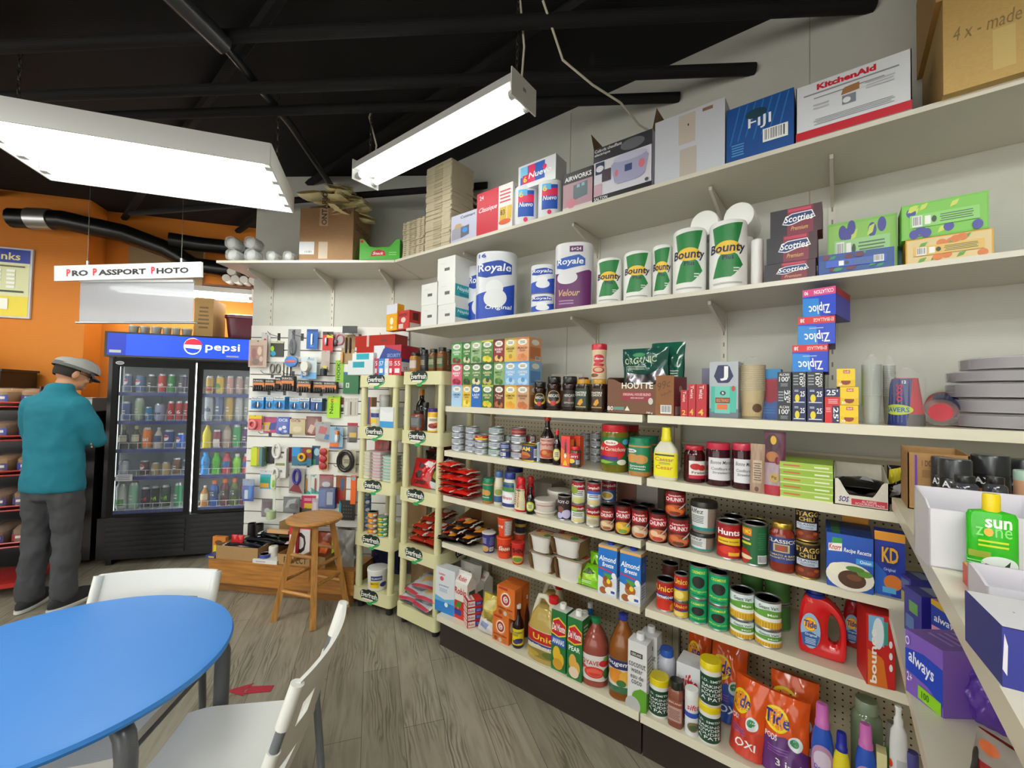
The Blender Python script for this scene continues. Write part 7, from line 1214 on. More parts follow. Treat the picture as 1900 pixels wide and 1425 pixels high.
ca(-2.408,1.905,1.953,0,.128,.133,'bulb_box','small red box with a round print beside the yellow box',d=.1,c='#b82a26',f=(('r',.1,.7,.8,.86,'#8a1c1c'),('e',.5,.5,.2,.14,'#e0c8c0'),('r',.1,.06,.5,.3,'#d8c0b8')),r=(('r',.3,.5,.8,.9,'#5a1a14'),('r',.05,0,.95,.34,'#c8b8b4')))
ca(-2.131,1.945,1.953,0,.153,.139,'napkin_pack','white napkin pack, bottom left of five',d=.2,c='#e3e2e0/s',f=(('l',.4,.3,.7,.6,1,'#5a5a58'),('r',.2,.72,.5,.725,'#8a8a88')),r=(),gp='white napkin packs')
ca(-2.134,1.945,2.093,0,.153,.141,'napkin_pack','white napkin pack, upper left of five',d=.2,c='#e3e2e0/s',f=(('l',.4,.3,.7,.6,1,'#5a5a58'),('r',.2,.72,.5,.725,'#8a8a88')),r=(),gp='white napkin packs')
ca(-1.964,1.945,1.953,0,.155,.124,'napkin_pack','white napkin pack, bottom right of five',d=.2,c='#e3e2e0/s',f=(('l',.4,.3,.7,.6,1,'#5a5a58'),('r',.2,.72,.5,.725,'#8a8a88')),r=(('r',0,.3,.96,.78,'#2aa3b0'),('t','Napkins',.1,.5,.8,.7,'#e8f4f4',0,1,.03),('l',.1,.34,.8,.46,2,'#1c3a78')),gp='white napkin packs')
ca(-1.971,1.945,2.078,0,.155,.159,'napkin_pack','white napkin pack with teal side print, middle right of five',d=.2,c='#e3e2e0/s',f=(('l',.4,.3,.7,.6,1,'#5a5a58'),('r',.2,.72,.5,.725,'#8a8a88')),r=(('r',0,.3,.96,.78,'#2aa3b0'),('t','Napkins',.1,.5,.8,.7,'#e8f4f4',0,1,.03),('l',.1,.34,.8,.46,2,'#1c3a78')),gp='white napkin packs')
ca(-1.977,1.945,2.237,0,.161,.144,'napkin_pack','white napkin pack, topmost of five',d=.2,c='#e3e2e0/s',f=(('l',.4,.3,.7,.6,1,'#5a5a58'),('r',.2,.72,.5,.725,'#8a8a88')),r=(),gp='white napkin packs')
roll(-1.646,1.954,1.953,.56,.248,.403,'toilet_paper_pack','large blue toilet paper pack with a 16 print',a=A_ROYALE+(('t','16',.1,.9,.3,.96,'#1c47b4'),('t','Original',.3,.12,.9,.2,'#ffffff',0,1,.02)),sy=.8,ct='toilet paper',c='#e4e6ec/s')
roll(-1.861,2.033,1.953,.593,.144,.387,'toilet_paper_pack','blue toilet paper pack half hidden behind the large one',a=A_ROYALE,sy=.8,ct='toilet paper',c='#e4e6ec/s')
roll(-1.301,1.948,1.953,.471,.133,.115,'toilet_paper_pack','small blue four-roll toilet paper pack, lower of two',a=A_ROYALE,sy=.8,ct='toilet paper',c='#e4e6ec/s')
roll(-1.303,1.95,2.069,.471,.138,.161,'toilet_paper_pack','small blue four-roll toilet paper pack, upper of two',a=A_ROYALE,sy=.8,ct='toilet paper',c='#e4e6ec/s')
roll(-1.093,1.924,1.953,.413,.197,.34,'toilet_paper_pack','purple toilet paper pack with gold script lettering',sy=.8,ct='toilet paper',c='#e6e4e8/s',a=(('p',((.06,.62),(.06,.74),(.66,.8),(.8,.74),(.8,.64),(.3,.58)),'#2458b4'),('t','Royale',.1,.63,.76,.75,'#ffffff',0,1,.03),('r',.42,.84,.74,.93,'#5a1c5c'),('t','6=24',.46,.86,.7,.91,'#f0ecf0'),('p',((0,0),(0,.54),(.5,.5),(.9,.58),(1,.56),(1,0)),'#641f62'),('e',.36,.46,.26,.1,'#e6e4ea'),('t','Velour',.14,.18,.68,.28,'#d8b07a',0,1,.04),('l',.1,.05,.6,.13,2,'#b08ab0')))
roll(-.885,1.906,1.953,.348,.123,.223,'paper_towel_roll','paper towel roll with green label, first of five in the front row',a=A_BOUNTY,gp='paper towel rolls')
roll(-.745,1.908,1.953,.298,.126,.23,'paper_towel_roll','paper towel roll with green label, second of five in the front row',a=A_BOUNTY,gp='paper towel rolls')
roll(-.64,1.938,1.953,.244,.086,.251,'paper_towel_roll','paper towel roll with green label, third, half hidden of five in the front row',a=A_BOUNTY,gp='paper towel rolls')
roll(-.514,1.913,1.953,.21,.136,.284,'paper_towel_roll','paper towel roll with green label, fourth of five in the front row',a=A_BOUNTY,gp='paper towel rolls')
roll(-.362,1.915,1.953,.149,.141,.282,'paper_towel_roll','paper towel roll with green label, largest, fifth of five in the front row',a=A_BOUNTY,gp='paper towel rolls')
roll(-.501,2.05,1.953,.192,.131,.255,'paper_towel_roll','paper towel roll standing in the back row under the lying left roll',gp='paper towel rolls')
roll(-.35,2.048,1.953,.135,.127,.255,'paper_towel_roll','paper towel roll standing in the back row under the lying right roll',gp='paper towel rolls')
roll(-.258,1.927,1.953,.107,.044,.199,'paper_towel_roll','narrow white paper roll at the right end of the row',gp='paper towel rolls')
roll(-0.464,1.945,2.275,0,.118,.2,'paper_towel_roll','paper towel roll lying on top with its wrapped end facing out, left','paper towel roll','paper towel rolls',rx=R(-90))
roll(-0.329,1.945,2.275,0,.118,.2,'paper_towel_roll','paper towel roll lying on top with its wrapped end facing out, right','paper towel roll','paper towel rolls',rx=R(-90))
ca(-.144,1.905,1.953,0,.159,.068,'tissue_box','dark red tissue box, bottom of three, mostly hidden',d=.11,c='#7c1c3a',f=A_SCOT,r=(('r',.1,.1,.9,.9,'#5a1a30'),),gp='tissue boxes')
ca(-.138,1.905,2.022,0,.157,.1,'tissue_box','dark red tissue box, middle of three',d=.11,c='#7c1c3a',f=A_SCOT,r=(('r',.1,.1,.9,.9,'#5a1a30'),),gp='tissue boxes')
ca(-.125,1.905,2.122,0,.159,.1,'tissue_box','dark red tissue box, top of three',d=.11,c='#7c1c3a',f=A_SCOT,r=(('r',.1,.1,.9,.9,'#5a1a30'),),gp='tissue boxes')
ca(.064,1.96,1.953,0,.188,.199,'tissue_box','light green apple-patterned tissue box behind the blue one',d=.11,c='#7ab84a',f=a_tissue('#9ccc8a','#8ac258','#3c3c90','#c8d860'),gp='tissue boxes')
ca(.043,1.87,1.953,.07,.201,.068,'tissue_box','blue patterned tissue box at the shelf front',d=.06,c='#1d3aa8',f=a_tissue('#3a5cc8','#1c4a8c','#5a1f3c','#2a8a5a',1),gp='tissue boxes')
ca(.171,2.005,1.953,0,.03,.097,'tissue_box','dark teal tissue box end showing between the patterned ones',d=.1,c='#1f6a6a',gp='tissue boxes')
ca(.27,1.91,1.953,0,.193,.082,'tissue_box','orange and yellow patterned tissue box, lower of the right pair',d=.11,c='#d8a02a',f=a_tissue('#e2b860','#e0c890','#d8783a','#5a9a3a'),gp='tissue boxes')
ca(.261,1.91,2.036,0,.193,.115,'tissue_box','green apple-patterned tissue box, upper of the right pair',d=.11,c='#6cbc3c',f=a_tissue('#8ed070','#7cc44c','#40409a','#ccdc60'),gp='tissue boxes')
openbox(-3.03,1.686,2.455,.609,.399,.389,'packing_box','open brown carton full of yellow egg wraps on the corner shelf',d=.3,c='#a47e58/k',f=(('r',.36,.66,.52,1,'#c8a888'),('t','ONTARIO',.4,.68,.5,1.3,'#3a2a1c',90),('r',0,.12,.28,.36,'#d8d8dc'),('b',.08,.14,.26,.2),('r',.36,.04,.53,.36,'#c8b49c')),r=(('t','ONTARIO',.1,.62,.9,.76,'#4a3626'),),hb=1,hf=1)
nd(-2.876,1.795,2.804,0.95,.2,.13,.06,'crumpled yellow paper wrap heaped on the open carton','#f6eab8/d',(),0,tilt=0.17,gp='yellow paper wraps',roll_=0.16,nm='paper_wrap')
nd(-3.150,1.729,2.812,-0.99,.2,.13,.06,'crumpled yellow paper wrap heaped on the open carton','#f6eab8/d',(),1,tilt=-0.20,gp='yellow paper wraps',roll_=-0.05,nm='paper_wrap')
nd(-2.882,1.688,2.819,0.73,.2,.13,.06,'crumpled yellow paper wrap heaped on the open carton','#f6eab8/d',(),2,tilt=0.39,gp='yellow paper wraps',roll_=-0.27,nm='paper_wrap')
nd(-2.908,1.615,2.827,-0.23,.2,.13,.06,'crumpled yellow paper wrap heaped on the open carton','#f6eab8/d',(),3,tilt=-0.36,gp='yellow paper wraps',roll_=0.37,nm='paper_wrap')
nd(-3.083,1.767,2.834,0.57,.2,.13,.06,'crumpled yellow paper wrap heaped on the open carton','#f6eab8/d',(),4,tilt=0.29,gp='yellow paper wraps',roll_=-0.26,nm='paper_wrap')
nd(-3.139,1.627,2.842,-0.66,.2,.13,.06,'crumpled yellow paper wrap heaped on the open carton','#f6eab8/d',(),0,tilt=0.19,gp='yellow paper wraps',roll_=-0.07,nm='paper_wrap')
nd(-3.055,1.784,2.849,0.04,.2,.13,.06,'crumpled yellow paper wrap heaped on the open carton','#f6eab8/d',(),1,tilt=-0.31,gp='yellow paper wraps',roll_=-0.27,nm='paper_wrap')
nd(-2.994,1.706,2.857,0.28,.2,.13,.06,'crumpled yellow paper wrap heaped on the open carton','#f6eab8/d',(),2,tilt=-0.08,gp='yellow paper wraps',roll_=0.12,nm='paper_wrap')
nd(-3.050,1.696,2.864,0.53,.2,.13,.06,'crumpled yellow paper wrap heaped on the open carton','#f6eab8/d',(),3,tilt=-0.26,gp='yellow paper wraps',roll_=-0.10,nm='paper_wrap')
nd(-3.028,1.729,2.872,-0.49,.2,.13,.06,'crumpled yellow paper wrap heaped on the open carton','#f6eab8/d',(),4,tilt=0.04,gp='yellow paper wraps',roll_=0.10,nm='paper_wrap')
nd(-2.871,1.744,2.879,0.28,.2,.13,.06,'crumpled yellow paper wrap heaped on the open carton','#f6eab8/d',(),0,tilt=-0.25,gp='yellow paper wraps',roll_=-0.00,nm='paper_wrap')
nd(-3.152,1.711,2.887,-0.14,.2,.13,.06,'crumpled yellow paper wrap heaped on the open carton','#f6eab8/d',(),1,tilt=0.26,gp='yellow paper wraps',roll_=-0.07,nm='paper_wrap')
nd(-2.874,1.754,2.894,-0.34,.2,.13,.06,'crumpled yellow paper wrap heaped on the open carton','#f6eab8/d',(),2,tilt=0.06,gp='yellow paper wraps',roll_=0.28,nm='paper_wrap')
nd(-2.913,1.783,2.902,-0.83,.2,.13,.06,'crumpled yellow paper wrap heaped on the open carton','#f6eab8/d',(),3,tilt=0.08,gp='yellow paper wraps',roll_=-0.20,nm='paper_wrap')
nd(-2.991,1.816,2.909,0.03,.2,.13,.06,'crumpled yellow paper wrap heaped on the open carton','#f6eab8/d',(),4,tilt=0.08,gp='yellow paper wraps',roll_=-0.35,nm='paper_wrap')
nd(-2.941,1.627,2.917,0.23,.2,.13,.06,'crumpled yellow paper wrap heaped on the open carton','#f6eab8/d',(),0,tilt=-0.11,gp='yellow paper wraps',roll_=0.21,nm='paper_wrap')
nd(-3.079,1.525,2.924,0.37,.2,.13,.06,'crumpled yellow paper wrap heaped on the open carton','#f6eab8/d',(),1,tilt=0.01,gp='yellow paper wraps',roll_=0.06,nm='paper_wrap')
nd(-2.903,1.758,2.932,0.62,.2,.13,.06,'crumpled yellow paper wrap heaped on the open carton','#f6eab8/d',(),2,tilt=0.01,gp='yellow paper wraps',roll_=0.34,nm='paper_wrap')
nd(-2.907,1.656,2.939,-0.27,.2,.13,.06,'crumpled yellow paper wrap heaped on the open carton','#f6eab8/d',(),3,tilt=0.29,gp='yellow paper wraps',roll_=-0.12,nm='paper_wrap')
nd(-3.089,1.624,2.947,-0.21,.2,.13,.06,'crumpled yellow paper wrap heaped on the open carton','#f6eab8/d',(),4,tilt=0.10,gp='yellow paper wraps',roll_=-0.05,nm='paper_wrap')
nd(-3.060,1.627,2.954,-0.16,.2,.13,.06,'crumpled yellow paper wrap heaped on the open carton','#f6eab8/d',(),0,tilt=0.32,gp='yellow paper wraps',roll_=0.38,nm='paper_wrap')
nd(-2.911,1.635,2.962,0.47,.2,.13,.06,'crumpled yellow paper wrap heaped on the open carton','#f6eab8/d',(),1,tilt=0.14,gp='yellow paper wraps',roll_=0.26,nm='paper_wrap')
openbox(-2.638,1.837,2.455,.609,.294,.153,'candy_box','bright green snack display box with red packets inside',d=.16,c='#4aa832',f=(('p',((.28,.16),(.32,.4),(.48,.5),(.62,.42),(.66,.2)),'#b81f30'),('t','Snack',.34,.24,.6,.38,'#f0e8e0',0,1,.03),('e',.06,.86,.04,.07,'#b82020'),('l',.7,.2,.95,.4,2,'#8ad070')),hb=1,hf=.98,dip=.4)
nd(-2.683,1.806,2.467,0.61,.09,.1,.1,'red wrapped snack packet in the green display box, left','#b8241c/g',(('e',.5,.5,.2,.3,'#d8d0cc'),),2,nm='snack_packet')
nd(-2.593,1.869,2.467,0.61,.09,.1,.1,'red wrapped snack packet in the green display box, right','#b8241c/g',(('e',.5,.5,.2,.3,'#d8d0cc'),),2,nm='snack_packet')
foam(-3.561,1.18,2.547,.609,.14,.092,'foam_bowl_sleeve','clear sleeve of foam bowls lying end-on, upper left of four',d=.098)
foam(-3.441,1.265,2.547,.609,.145,.092,'foam_bowl_sleeve','clear sleeve of foam bowls lying end-on, upper right of four',d=.101)
foam(-3.554,1.185,2.455,.609,.14,.092,'foam_bowl_sleeve','clear sleeve of foam bowls lying end-on, lower left of four',d=.098)
foam(-3.438,1.268,2.455,.609,.145,.092,'foam_bowl_sleeve','clear sleeve of foam bowls lying end-on, lower right of four',d=.101)
foam(-3.302,1.353,2.455,.609,.123,.075,'foam_bowl_sleeve','clear sleeve of foam bowls lying end-on, left of the small pair',d=.086)
foam(-3.201,1.426,2.455,.609,.127,.075,'foam_bowl_sleeve','clear sleeve of foam bowls lying end-on, right of the small pair',d=.089)
eggtrays(-2.338,1.92,2.455,0,.222,.256,'egg_tray','low egg tray stack',d=.11,n=18)
eggtrays(-2.079,1.955,2.455,0,.238,.567,'egg_tray','tall egg tray stack',d=.2,n=38)
eggtrays(-2.027,2.145,2.455,0,.081,.453,'egg_tray','small back egg tray stack',d=.14,n=10)
ca(-1.833,1.915,2.455,0,.219,.174,'toaster_box','pale lilac toaster box with a toaster picture',d=.14,c='#bcbcd4',f=(('t','Cuisinart',.38,.82,.94,.92,'#2a2a34'),('p',((.04,.1),(.04,.5),(.5,.56),(.5,.14)),'#9a9aa6'),('p',((.4,.12),(.4,.5),(.72,.54),(.72,.2)),'#60606c'),('e',.56,.38,.1,.09,'#2a8ae0'),('p',((.12,.5),(.2,.66),(.4,.66),(.44,.54)),'#b89a6a')),r=(('r',.1,.1,.9,.9,'#a8a8c4'),))
ca(-1.587,1.945,2.455,0,.274,.259,'drink_can_box','red drink can carton with white script',d=.2,c='#c41f38',f=(('t','Classique',.06,.5,.58,.64,'#f0dce0',0,1,.05),('t','24',.08,.82,.2,.92,'#f0dce0'),('r',.62,0,1,1,'#e0dcda'),('l',.65,.58,.95,.9,4,'#c8445a'),('r',.66,.2,.84,.5,'#d8b030'),('t','83',.68,.32,.8,.44,'#3a2a1c'),('r',.86,.2,.98,.5,'#d8b030'),('e',.8,.16,.16,.06,'#d85a2a')),r=(('r',0,0,1,1,'#dcdad8'),('t','FREE',.1,.78,.9,.92,'#c83a4a'),('r',.1,.3,.6,.6,'#c8a82a')))
roll(-1.398,1.911,2.455,.505,.141,.225,'toilet_paper_pack','white paper roll pack with blue and pink label, lower left of three',a=A_MURRIO,sy=.8,ct='paper rolls',c='#e0e2e6/s')
roll(-1.231,1.898,2.455,.46,.134,.202,'toilet_paper_pack','white paper roll pack with blue and pink label, lower right of three',a=A_MURRIO,sy=.8,ct='paper rolls',c='#e0e2e6/s')
ca(-1.305,1.92,2.658,0,.247,.136,'toilet_paper_pack','white paper roll pack lying on top of the two standing ones',d=.11,c='#dcdfe4/s',f=(('r',.06,.2,.72,.92,'#2458b8'),('r',.28,.2,.46,.92,'#e02a5c'),('r',.06,.5,.26,.92,'#7ac4e8'),('r',.12,.2,.28,.56,'#d82a4a'),('t','6',.15,.26,.24,.5,'#f2d43c'),('t','Nuevo',.3,.36,.9,.6,'#ffffff',0,1,.03),('e',.72,.64,.05,.1,'#e02a5c')),ct='paper rolls')
ca(-1.049,1.925,2.455,0,.169,.204,'air_pump_box','dark box with white lettering and a grey machine picture',d=.12,c='#3a3438',f=(('r',0,.74,1,1,'#1d1a1e'),('t','AIRWORKS',.06,.78,.96,.9,'#eceaea',0,1.5),('r',0,0,1,.72,'#b08a94'),('p',((.36,.26),(.36,.64),(.84,.68),(.84,.32)),'#5c6c74'),('r',.48,.56,.58,.64,'#8ab4c0'),('r',.64,.57,.74,.65,'#8ab4c0'),('r',0,0,1,.12,'#d8c8cc'),('e',.3,.2,.16,.12,'#c87a8a')))
openbox(-.805,1.975,2.455,0,.29,.264,'rice_cooker_box','white and dark rice cooker box with its lid flaps open',d=.26,c='#d8d6e0',f=RICE,fc='#8a6a44/k',flaps=1)
ca(-.503,2.005,2.455,0,.283,.276,'white_box','plain white taped box between the rice cooker and the blue box',d=.34,c='#c9ccd4',f=(('r',.36,.5,.6,.96,'#c2b8ac'),('r',.38,0,.62,.42,'#bdb4a8'),('e',.5,.78,.01,.02,'#222222'),('r',.7,.9,.84,.95,'#8a6a50')))
ca(-.242,1.975,2.455,0,.226,.214,'water_bottle_box','blue tropical-patterned water box with a barcode',d=.28,c='#12407c',f=(('r',0,0,1,1,'#0f4a90'),('p',((.05,.3),(.07,.3),(.22,.98),(.2,.98)),'#2a72b8'),('p',((.17,.34),(.19,.34),(.34,.98),(.32,.98)),'#2a72b8'),('p',((.29,.38),(.31,.38),(.46,.98),(.44,.98)),'#2a72b8'),('p',((.41,.3),(.43,.3),(.58,.98),(.56,.98)),'#2a72b8'),('p',((.53,.34),(.55,.34),(.7,.98),(.68,.98)),'#2a72b8'),('p',((.65,.38),(.67,.38),(.82,.98),(.8,.98)),'#2a72b8'),('p',((.77,.3),(.79,.3),(.94,.98),(.92,.98)),'#2a72b8'),('t','FIJI',.34,.46,.68,.7,'#f0f2f4',0,.6),('e',.46,.76,.16,.09,'#123a4a'),('b',.56,.18,.92,.42),('l',.06,.06,.3,.3,5,'#5a9ad4')))
openbox(.033,1.98,2.455,0,.311,.2,'appliance_box','white and red kitchen appliance box with open top',d=.3,c='#d9dbe0',f=(('r',0,0,1,.15,'#c2122a'),('t','KitchenAid',.2,.84,.72,.95,'#c8152c',0,3),('l',.06,.76,.92,.82,1,'#8a8a92'),('l',.16,.68,.8,.72,1,'#8a8a92'),('p',((.42,.6),(.44,.72),(.58,.74),(.58,.62)),'#9a6a3a'),('r',.43,.42,.55,.58,'#7a808a'),('e',.47,.49,.035,.05,'#e0e0e4'),('l',.16,.2,.88,.32,4,'#a0a0a8'),('l',.62,.56,.88,.7,3,'#b8b8c0'),('l',.14,.48,.34,.6,2,'#b8b8c0')),hb=1.06,hf=1)
ca(.368,2.005,2.455,0,.223,.3,'moving_box','tan cardboard box with pencil writing and tape, lower of two',d=.4,c='#c3a05f/k',f=(('t','4 x - made',.1,.52,.72,.66,'#8a7448',0,0,.02),('r',.46,.1,.66,.5,'#d2b878/g')))
ca(.359,2.005,2.756,0,.236,.3,'moving_box','tan cardboard box with a printed sticker, upper of two',d=.4,c='#b98f50/k',f=(('r',.1,.2,.44,.4,'#c8a070'),('l',.14,.22,.4,.38,3,'#5a3a20'),('r',.5,.06,.64,.3,'#e0d8c8/g')))
ca(-2.715,1.768,1.632,.201,.242,.104,'napkin_pack','white tissue pack with teal patch lying on the left rack, lower of two',c='#d8dcdc/s',d=.1,f=(('r',.2,.5,.66,.9,'#1f97a8'),),ct='tissues')
ca(-2.707,1.78,1.737,.201,.203,.053,'napkin_pack','white tissue pack with teal patch lying on the left rack, upper of two',c='#e0e2e2/s',d=.1,f=(('r',.2,.1,.8,.9,'#22a0b4'),),ct='tissues')
ca(-2.609,1.861,1.632,.201,.053,.116,'envelope_box','upright envelope box on the left rack, first, red from the left',c='#c02a48',d=.2,f=(('t','55',.15,.56,.85,.84,'#f0e8e8'),('r',.2,.12,.8,.4,'#e8e4e6')),r=(('p',((0,.2),(0,.8),(.5,.9),(1,.3)),'#d4d8e0'),('r',0,.8,1,1,'#26387c'),('t','55',.1,.3,.3,.5,'#c83a4a')),gp='envelope boxes')
ca(-2.553,1.872,1.632,.201,.054,.115,'envelope_box','upright envelope box on the left rack, second, blue from the left',c='#2a86cc',d=.2,f=(('t','57',.15,.56,.85,.84,'#f0e8e8'),('r',.2,.12,.8,.4,'#e8e4e6')),r=(('p',((0,.2),(0,.8),(.5,.9),(1,.3)),'#d4d8e0'),('r',0,.8,1,1,'#26387c'),('t','55',.1,.3,.3,.5,'#c83a4a')),gp='envelope boxes')
ca(-2.506,1.882,1.632,.201,.036,.114,'envelope_box','upright envelope box on the left rack, third, white from the left',c='#d0d2dc',d=.2,f=(('t','57',.15,.56,.85,.84,'#f0e8e8'),('r',.2,.12,.8,.4,'#e8e4e6')),r=(('p',((0,.2),(0,.8),(.5,.9),(1,.3)),'#d4d8e0'),('r',0,.8,1,1,'#26387c'),('t','55',.1,.3,.3,.5,'#c83a4a')),gp='envelope boxes')
ca(-2.469,1.889,1.632,.201,.036,.113,'envelope_box','upright envelope box on the left rack, fourth, red from the left',c='#c02038',d=.2,f=(('t','55',.15,.56,.85,.84,'#f0e8e8'),('r',.2,.12,.8,.4,'#e8e4e6')),r=(('p',((0,.2),(0,.8),(.5,.9),(1,.3)),'#d4d8e0'),('r',0,.8,1,1,'#26387c'),('t','55',.1,.3,.3,.5,'#c83a4a')),gp='envelope boxes')
ca(-2.413,1.901,1.632,.201,.072,.112,'envelope_box','upright envelope box on the left rack, fifth, wide red from the left',c='#c41f38',d=.2,f=(('t','55',.15,.56,.85,.84,'#f0e8e8'),('r',.2,.12,.8,.4,'#e8e4e6')),r=(('p',((0,.2),(0,.8),(.5,.9),(1,.3)),'#d4d8e0'),('r',0,.8,1,1,'#26387c'),('t','55',.1,.3,.3,.5,'#c83a4a')),gp='envelope boxes')
ca(-2.525,1.898,1.747,.201,.249,.095,'envelope_box','red and blue security envelope box lying on the upright envelope boxes',c='#b02238',d=.2,f=(('r',0,0,.4,1,'#d8dce2'),('p',((.2,0),(.4,.9),(1,.5),(1,0)),'#243a84'),('t','SECURITY',.5,.1,.98,.36,'#8aa4d4')))
ca(-2.72,1.93,1.632,.201,.433,.22,'brick_pack','red wrapped paper pack at the back of the left rack, lower of two',c='#a8302a/g',d=.14,f=(('r',0,.5,1,.52,'#7a1c18'),),ct='packet')
ca(-2.755,1.923,1.852,.201,.393,.085,'brick_pack','red wrapped paper pack at the back of the left rack, upper of two',c='#a33028/g',d=.14,f=(('r',.3,0,.36,1,'#c8a8a0/g'),('r',.66,.4,.82,.6,'#6a1814')),ct='packet')
bo(-2.229,1.825,1.652,.04,.063,.124,'spice_bottle','amber spice jar with black lid, leftmost on the right rack top',sh='spice',c='#a8743c/g',cap='#1a1a1a/s',p=4,lab=((.12,.7,150,'#a8743c',(('r',.12,.1,.88,.8,'#c8b8bc'),('l',.2,.3,.8,.7,4,'#c8b890'))),),gp='spice jars')
bo(-2.19,1.87,1.652,.04,.05,.149,'spice_bottle','dark grey spice jar with black lid, second from left on the right rack top',sh='spice',c='#3a3a3e/g',cap='#1a1a1a/s',p=4,lab=((.12,.7,150,'#3a3a3e',(('r',.12,.1,.88,.8,'#4a4a50'),('l',.2,.3,.8,.7,4,'#c8b890'))),),gp='spice jars')
bo(-2.074,1.846,1.652,.04,.053,.144,'spice_bottle','brown spice jar with green-brown label, third on the right rack top',sh='spice',c='#6a4424/g',cap='#1a1a1a/s',p=4,lab=((.12,.7,150,'#6a4424',(('r',.12,.1,.88,.8,'#3c5a3a'),('l',.2,.3,.8,.7,4,'#c8b890'))),),gp='spice jars')
bo(-1.987,1.841,1.652,.04,.055,.149,'spice_bottle','brown spice jar with green-brown label, fourth on the right rack top',sh='spice',c='#7a4a26/g',cap='#1a1a1a/s',p=4,lab=((.12,.7,150,'#7a4a26',(('r',.12,.1,.88,.8,'#3c5a3a'),('l',.2,.3,.8,.7,4,'#c8b890'))),),gp='spice jars')
bo(-2.018,1.926,1.652,.04,.048,.146,'spice_bottle','tall olive-brown spice jar with black lid, rightmost on the right rack top',sh='spice',c='#6a5a3c/g',cap='#1a1a1a/s',p=4,lab=((.12,.7,150,'#6a5a3c',(('r',.12,.1,.88,.8,'#5a4a34'),('l',.2,.3,.8,.7,4,'#c8b890'))),),gp='spice jars')
bo(-2.334,1.965,1.652,.04,.051,.18,'spice_bottle','black-capped spice jar in the back row on the right rack top',sh='spice',c='#3a2c20/g',cap='#1a1a1a/s',p=4,lab=((.12,.7,150,'#3a2c20',(('r',.12,.1,.88,.8,'#3a2c20'),('l',.2,.3,.8,.7,4,'#c8b890'))),),gp='spice jars')
bo(-2.611,1.814,1.27,.811,.109,.14,'mayonnaise_pail','white lidded mayonnaise pail on the second tier of the left rack',sh='pail',c='#d8d6cc/s',cap='#dcdcd8/s',lab=((.1,.8,150,None,(('r',.1,.5,.6,.8,'#2a3f80'),('r',.08,.06,.5,.4,'#e0c02c'))),))
ca(-2.465,1.824,1.27,.201,.12,.138,'wipes_box','white and sky-blue open wipes container beside the pail',d=.1,c='#d8dcdc',f=(('r',0,0,1,.4,'#3a94d0'),('p',((0,.3),(0,.9),(.5,.7),(1,.8),(1,.3)),'#e4e6e6')))
bo(-2.671,1.91,1.27,.8,.081,.223,'white_tub','round white lid leaning behind the pail',sh='tub',c='#cfcfca/s',cap='#d6d6d2/s')
ca(-2.765,1.855,1.27,.201,.068,.203,'striped_packet','tall striped packet at the left of the second tier',d=.05,c='#9a7a5a',f=(('r',.1,0,.3,1,'#c8c0d0'),('r',.5,0,.7,1,'#3a4a8a'),('r',.8,0,.9,1,'#c83a2a')))
bo(-2.302,1.951,1.264,.702,.081,.271,'dark_bottle','dark bottle with orange cap on the second tier of the right rack',sh='soy',c='#1a1212/g',cap='#c87a2a/s')
bo(-2.177,1.88,1.264,.695,.048,.186,'dark_jar','small black jar before the dark bottle',sh='spice',c='#2a2a2e/g',cap='#16161a/s')
bo(-2.212,1.862,1.264,.04,.095,.131,'spice_bottle','square red-brown spice jar on the second tier of the right rack',sh='spice',c='#7a3a2a/g',cap='#2a1c18/s',p=5,lab=((.14,.72,150,None,(('r',.1,.05,.9,.95,'#565a5c'),('l',.2,.2,.8,.8,5,'#8a8e90'))),))
bo(-2.055,1.846,1.264,.679,.081,.149,'powder_jar','yellow jar with purple lid and red berry label',sh='widejar',c='#e0b01c/s',cap='#3a2a7a/s',lab=((.06,.74,160,None,(('r',.08,0,.92,.84,'#ece4d0'),('e',.5,.3,.3,.16,'#8a2c34'),('e',.66,.4,.14,.1,'#c8602c'),('l',.2,.6,.8,.76,2,'#6a4a3a'))),))
bo(-2.051,1.923,1.264,.662,.044,.133,'spice_bottle','brown jar peeking out behind the yellow jar',sh='spice',c='#6a4a2c/g',cap='#a8804a/s')
for r in range(8):fbox(-2.665,1.809,.897+r*.024,.201,.075,.024,'food_container','white cream-lidded food container, %s from the bottom'%ORD[r],.12,'#d8cdb0')
for r in range(9):fbox(-2.569,1.823,.897+r*.022,.201,.091,.022,'food_container','white pink-lidded food container, %s from the bottom'%ORD[r],.12,'#d8a8b4')
for r in range(8):fbox(-2.467,1.839,.897+r*.022,.201,.097,.021,'food_container','white mint-lidded food container, %s from the bottom'%ORD[r],.12,'#9cc8b8')
po(-2.715,1.932,.897,.201,.144,.27,'snack_bag','dull red folded bag behind the food containers',t=.06,c='#a84a44/s',d=.101)
po(-2.198,1.874,.887,.04,.198,.186,'noodle_bag','large red spicy noodle multipack with black symbol, third tier of the right rack',t=.07,c='#b5161c/g',a=(('e',.5,.74,.14,.1,'#3a1014'),('p',((.3,.3),(.35,.56),(.6,.56),(.55,.3)),'#1a1012'),('t','ramen',.26,.08,.8,.24,'#1a1010',0,1.4,.1),('p',((.6,.8),(.7,.95),(.95,.9),(.9,.7)),'#e0d4d0/g')),rx=-.25,ct='noodles',d=.139)
po(-2.064,1.89,.887,.04,.17,.154,'noodle_bag','dark green and gold noodle pack beside the large red one',t=.06,c='#26381c/g',a=(('e',.6,.6,.3,.24,'#8a7a24'),('p',((.1,0),(.2,.3),(.9,.2),(.8,0)),'#c8c8cc/g'),('r',0,.9,1,1,'#a81c20')),rx=-.3,ct='noodles',seed=2,d=.119)
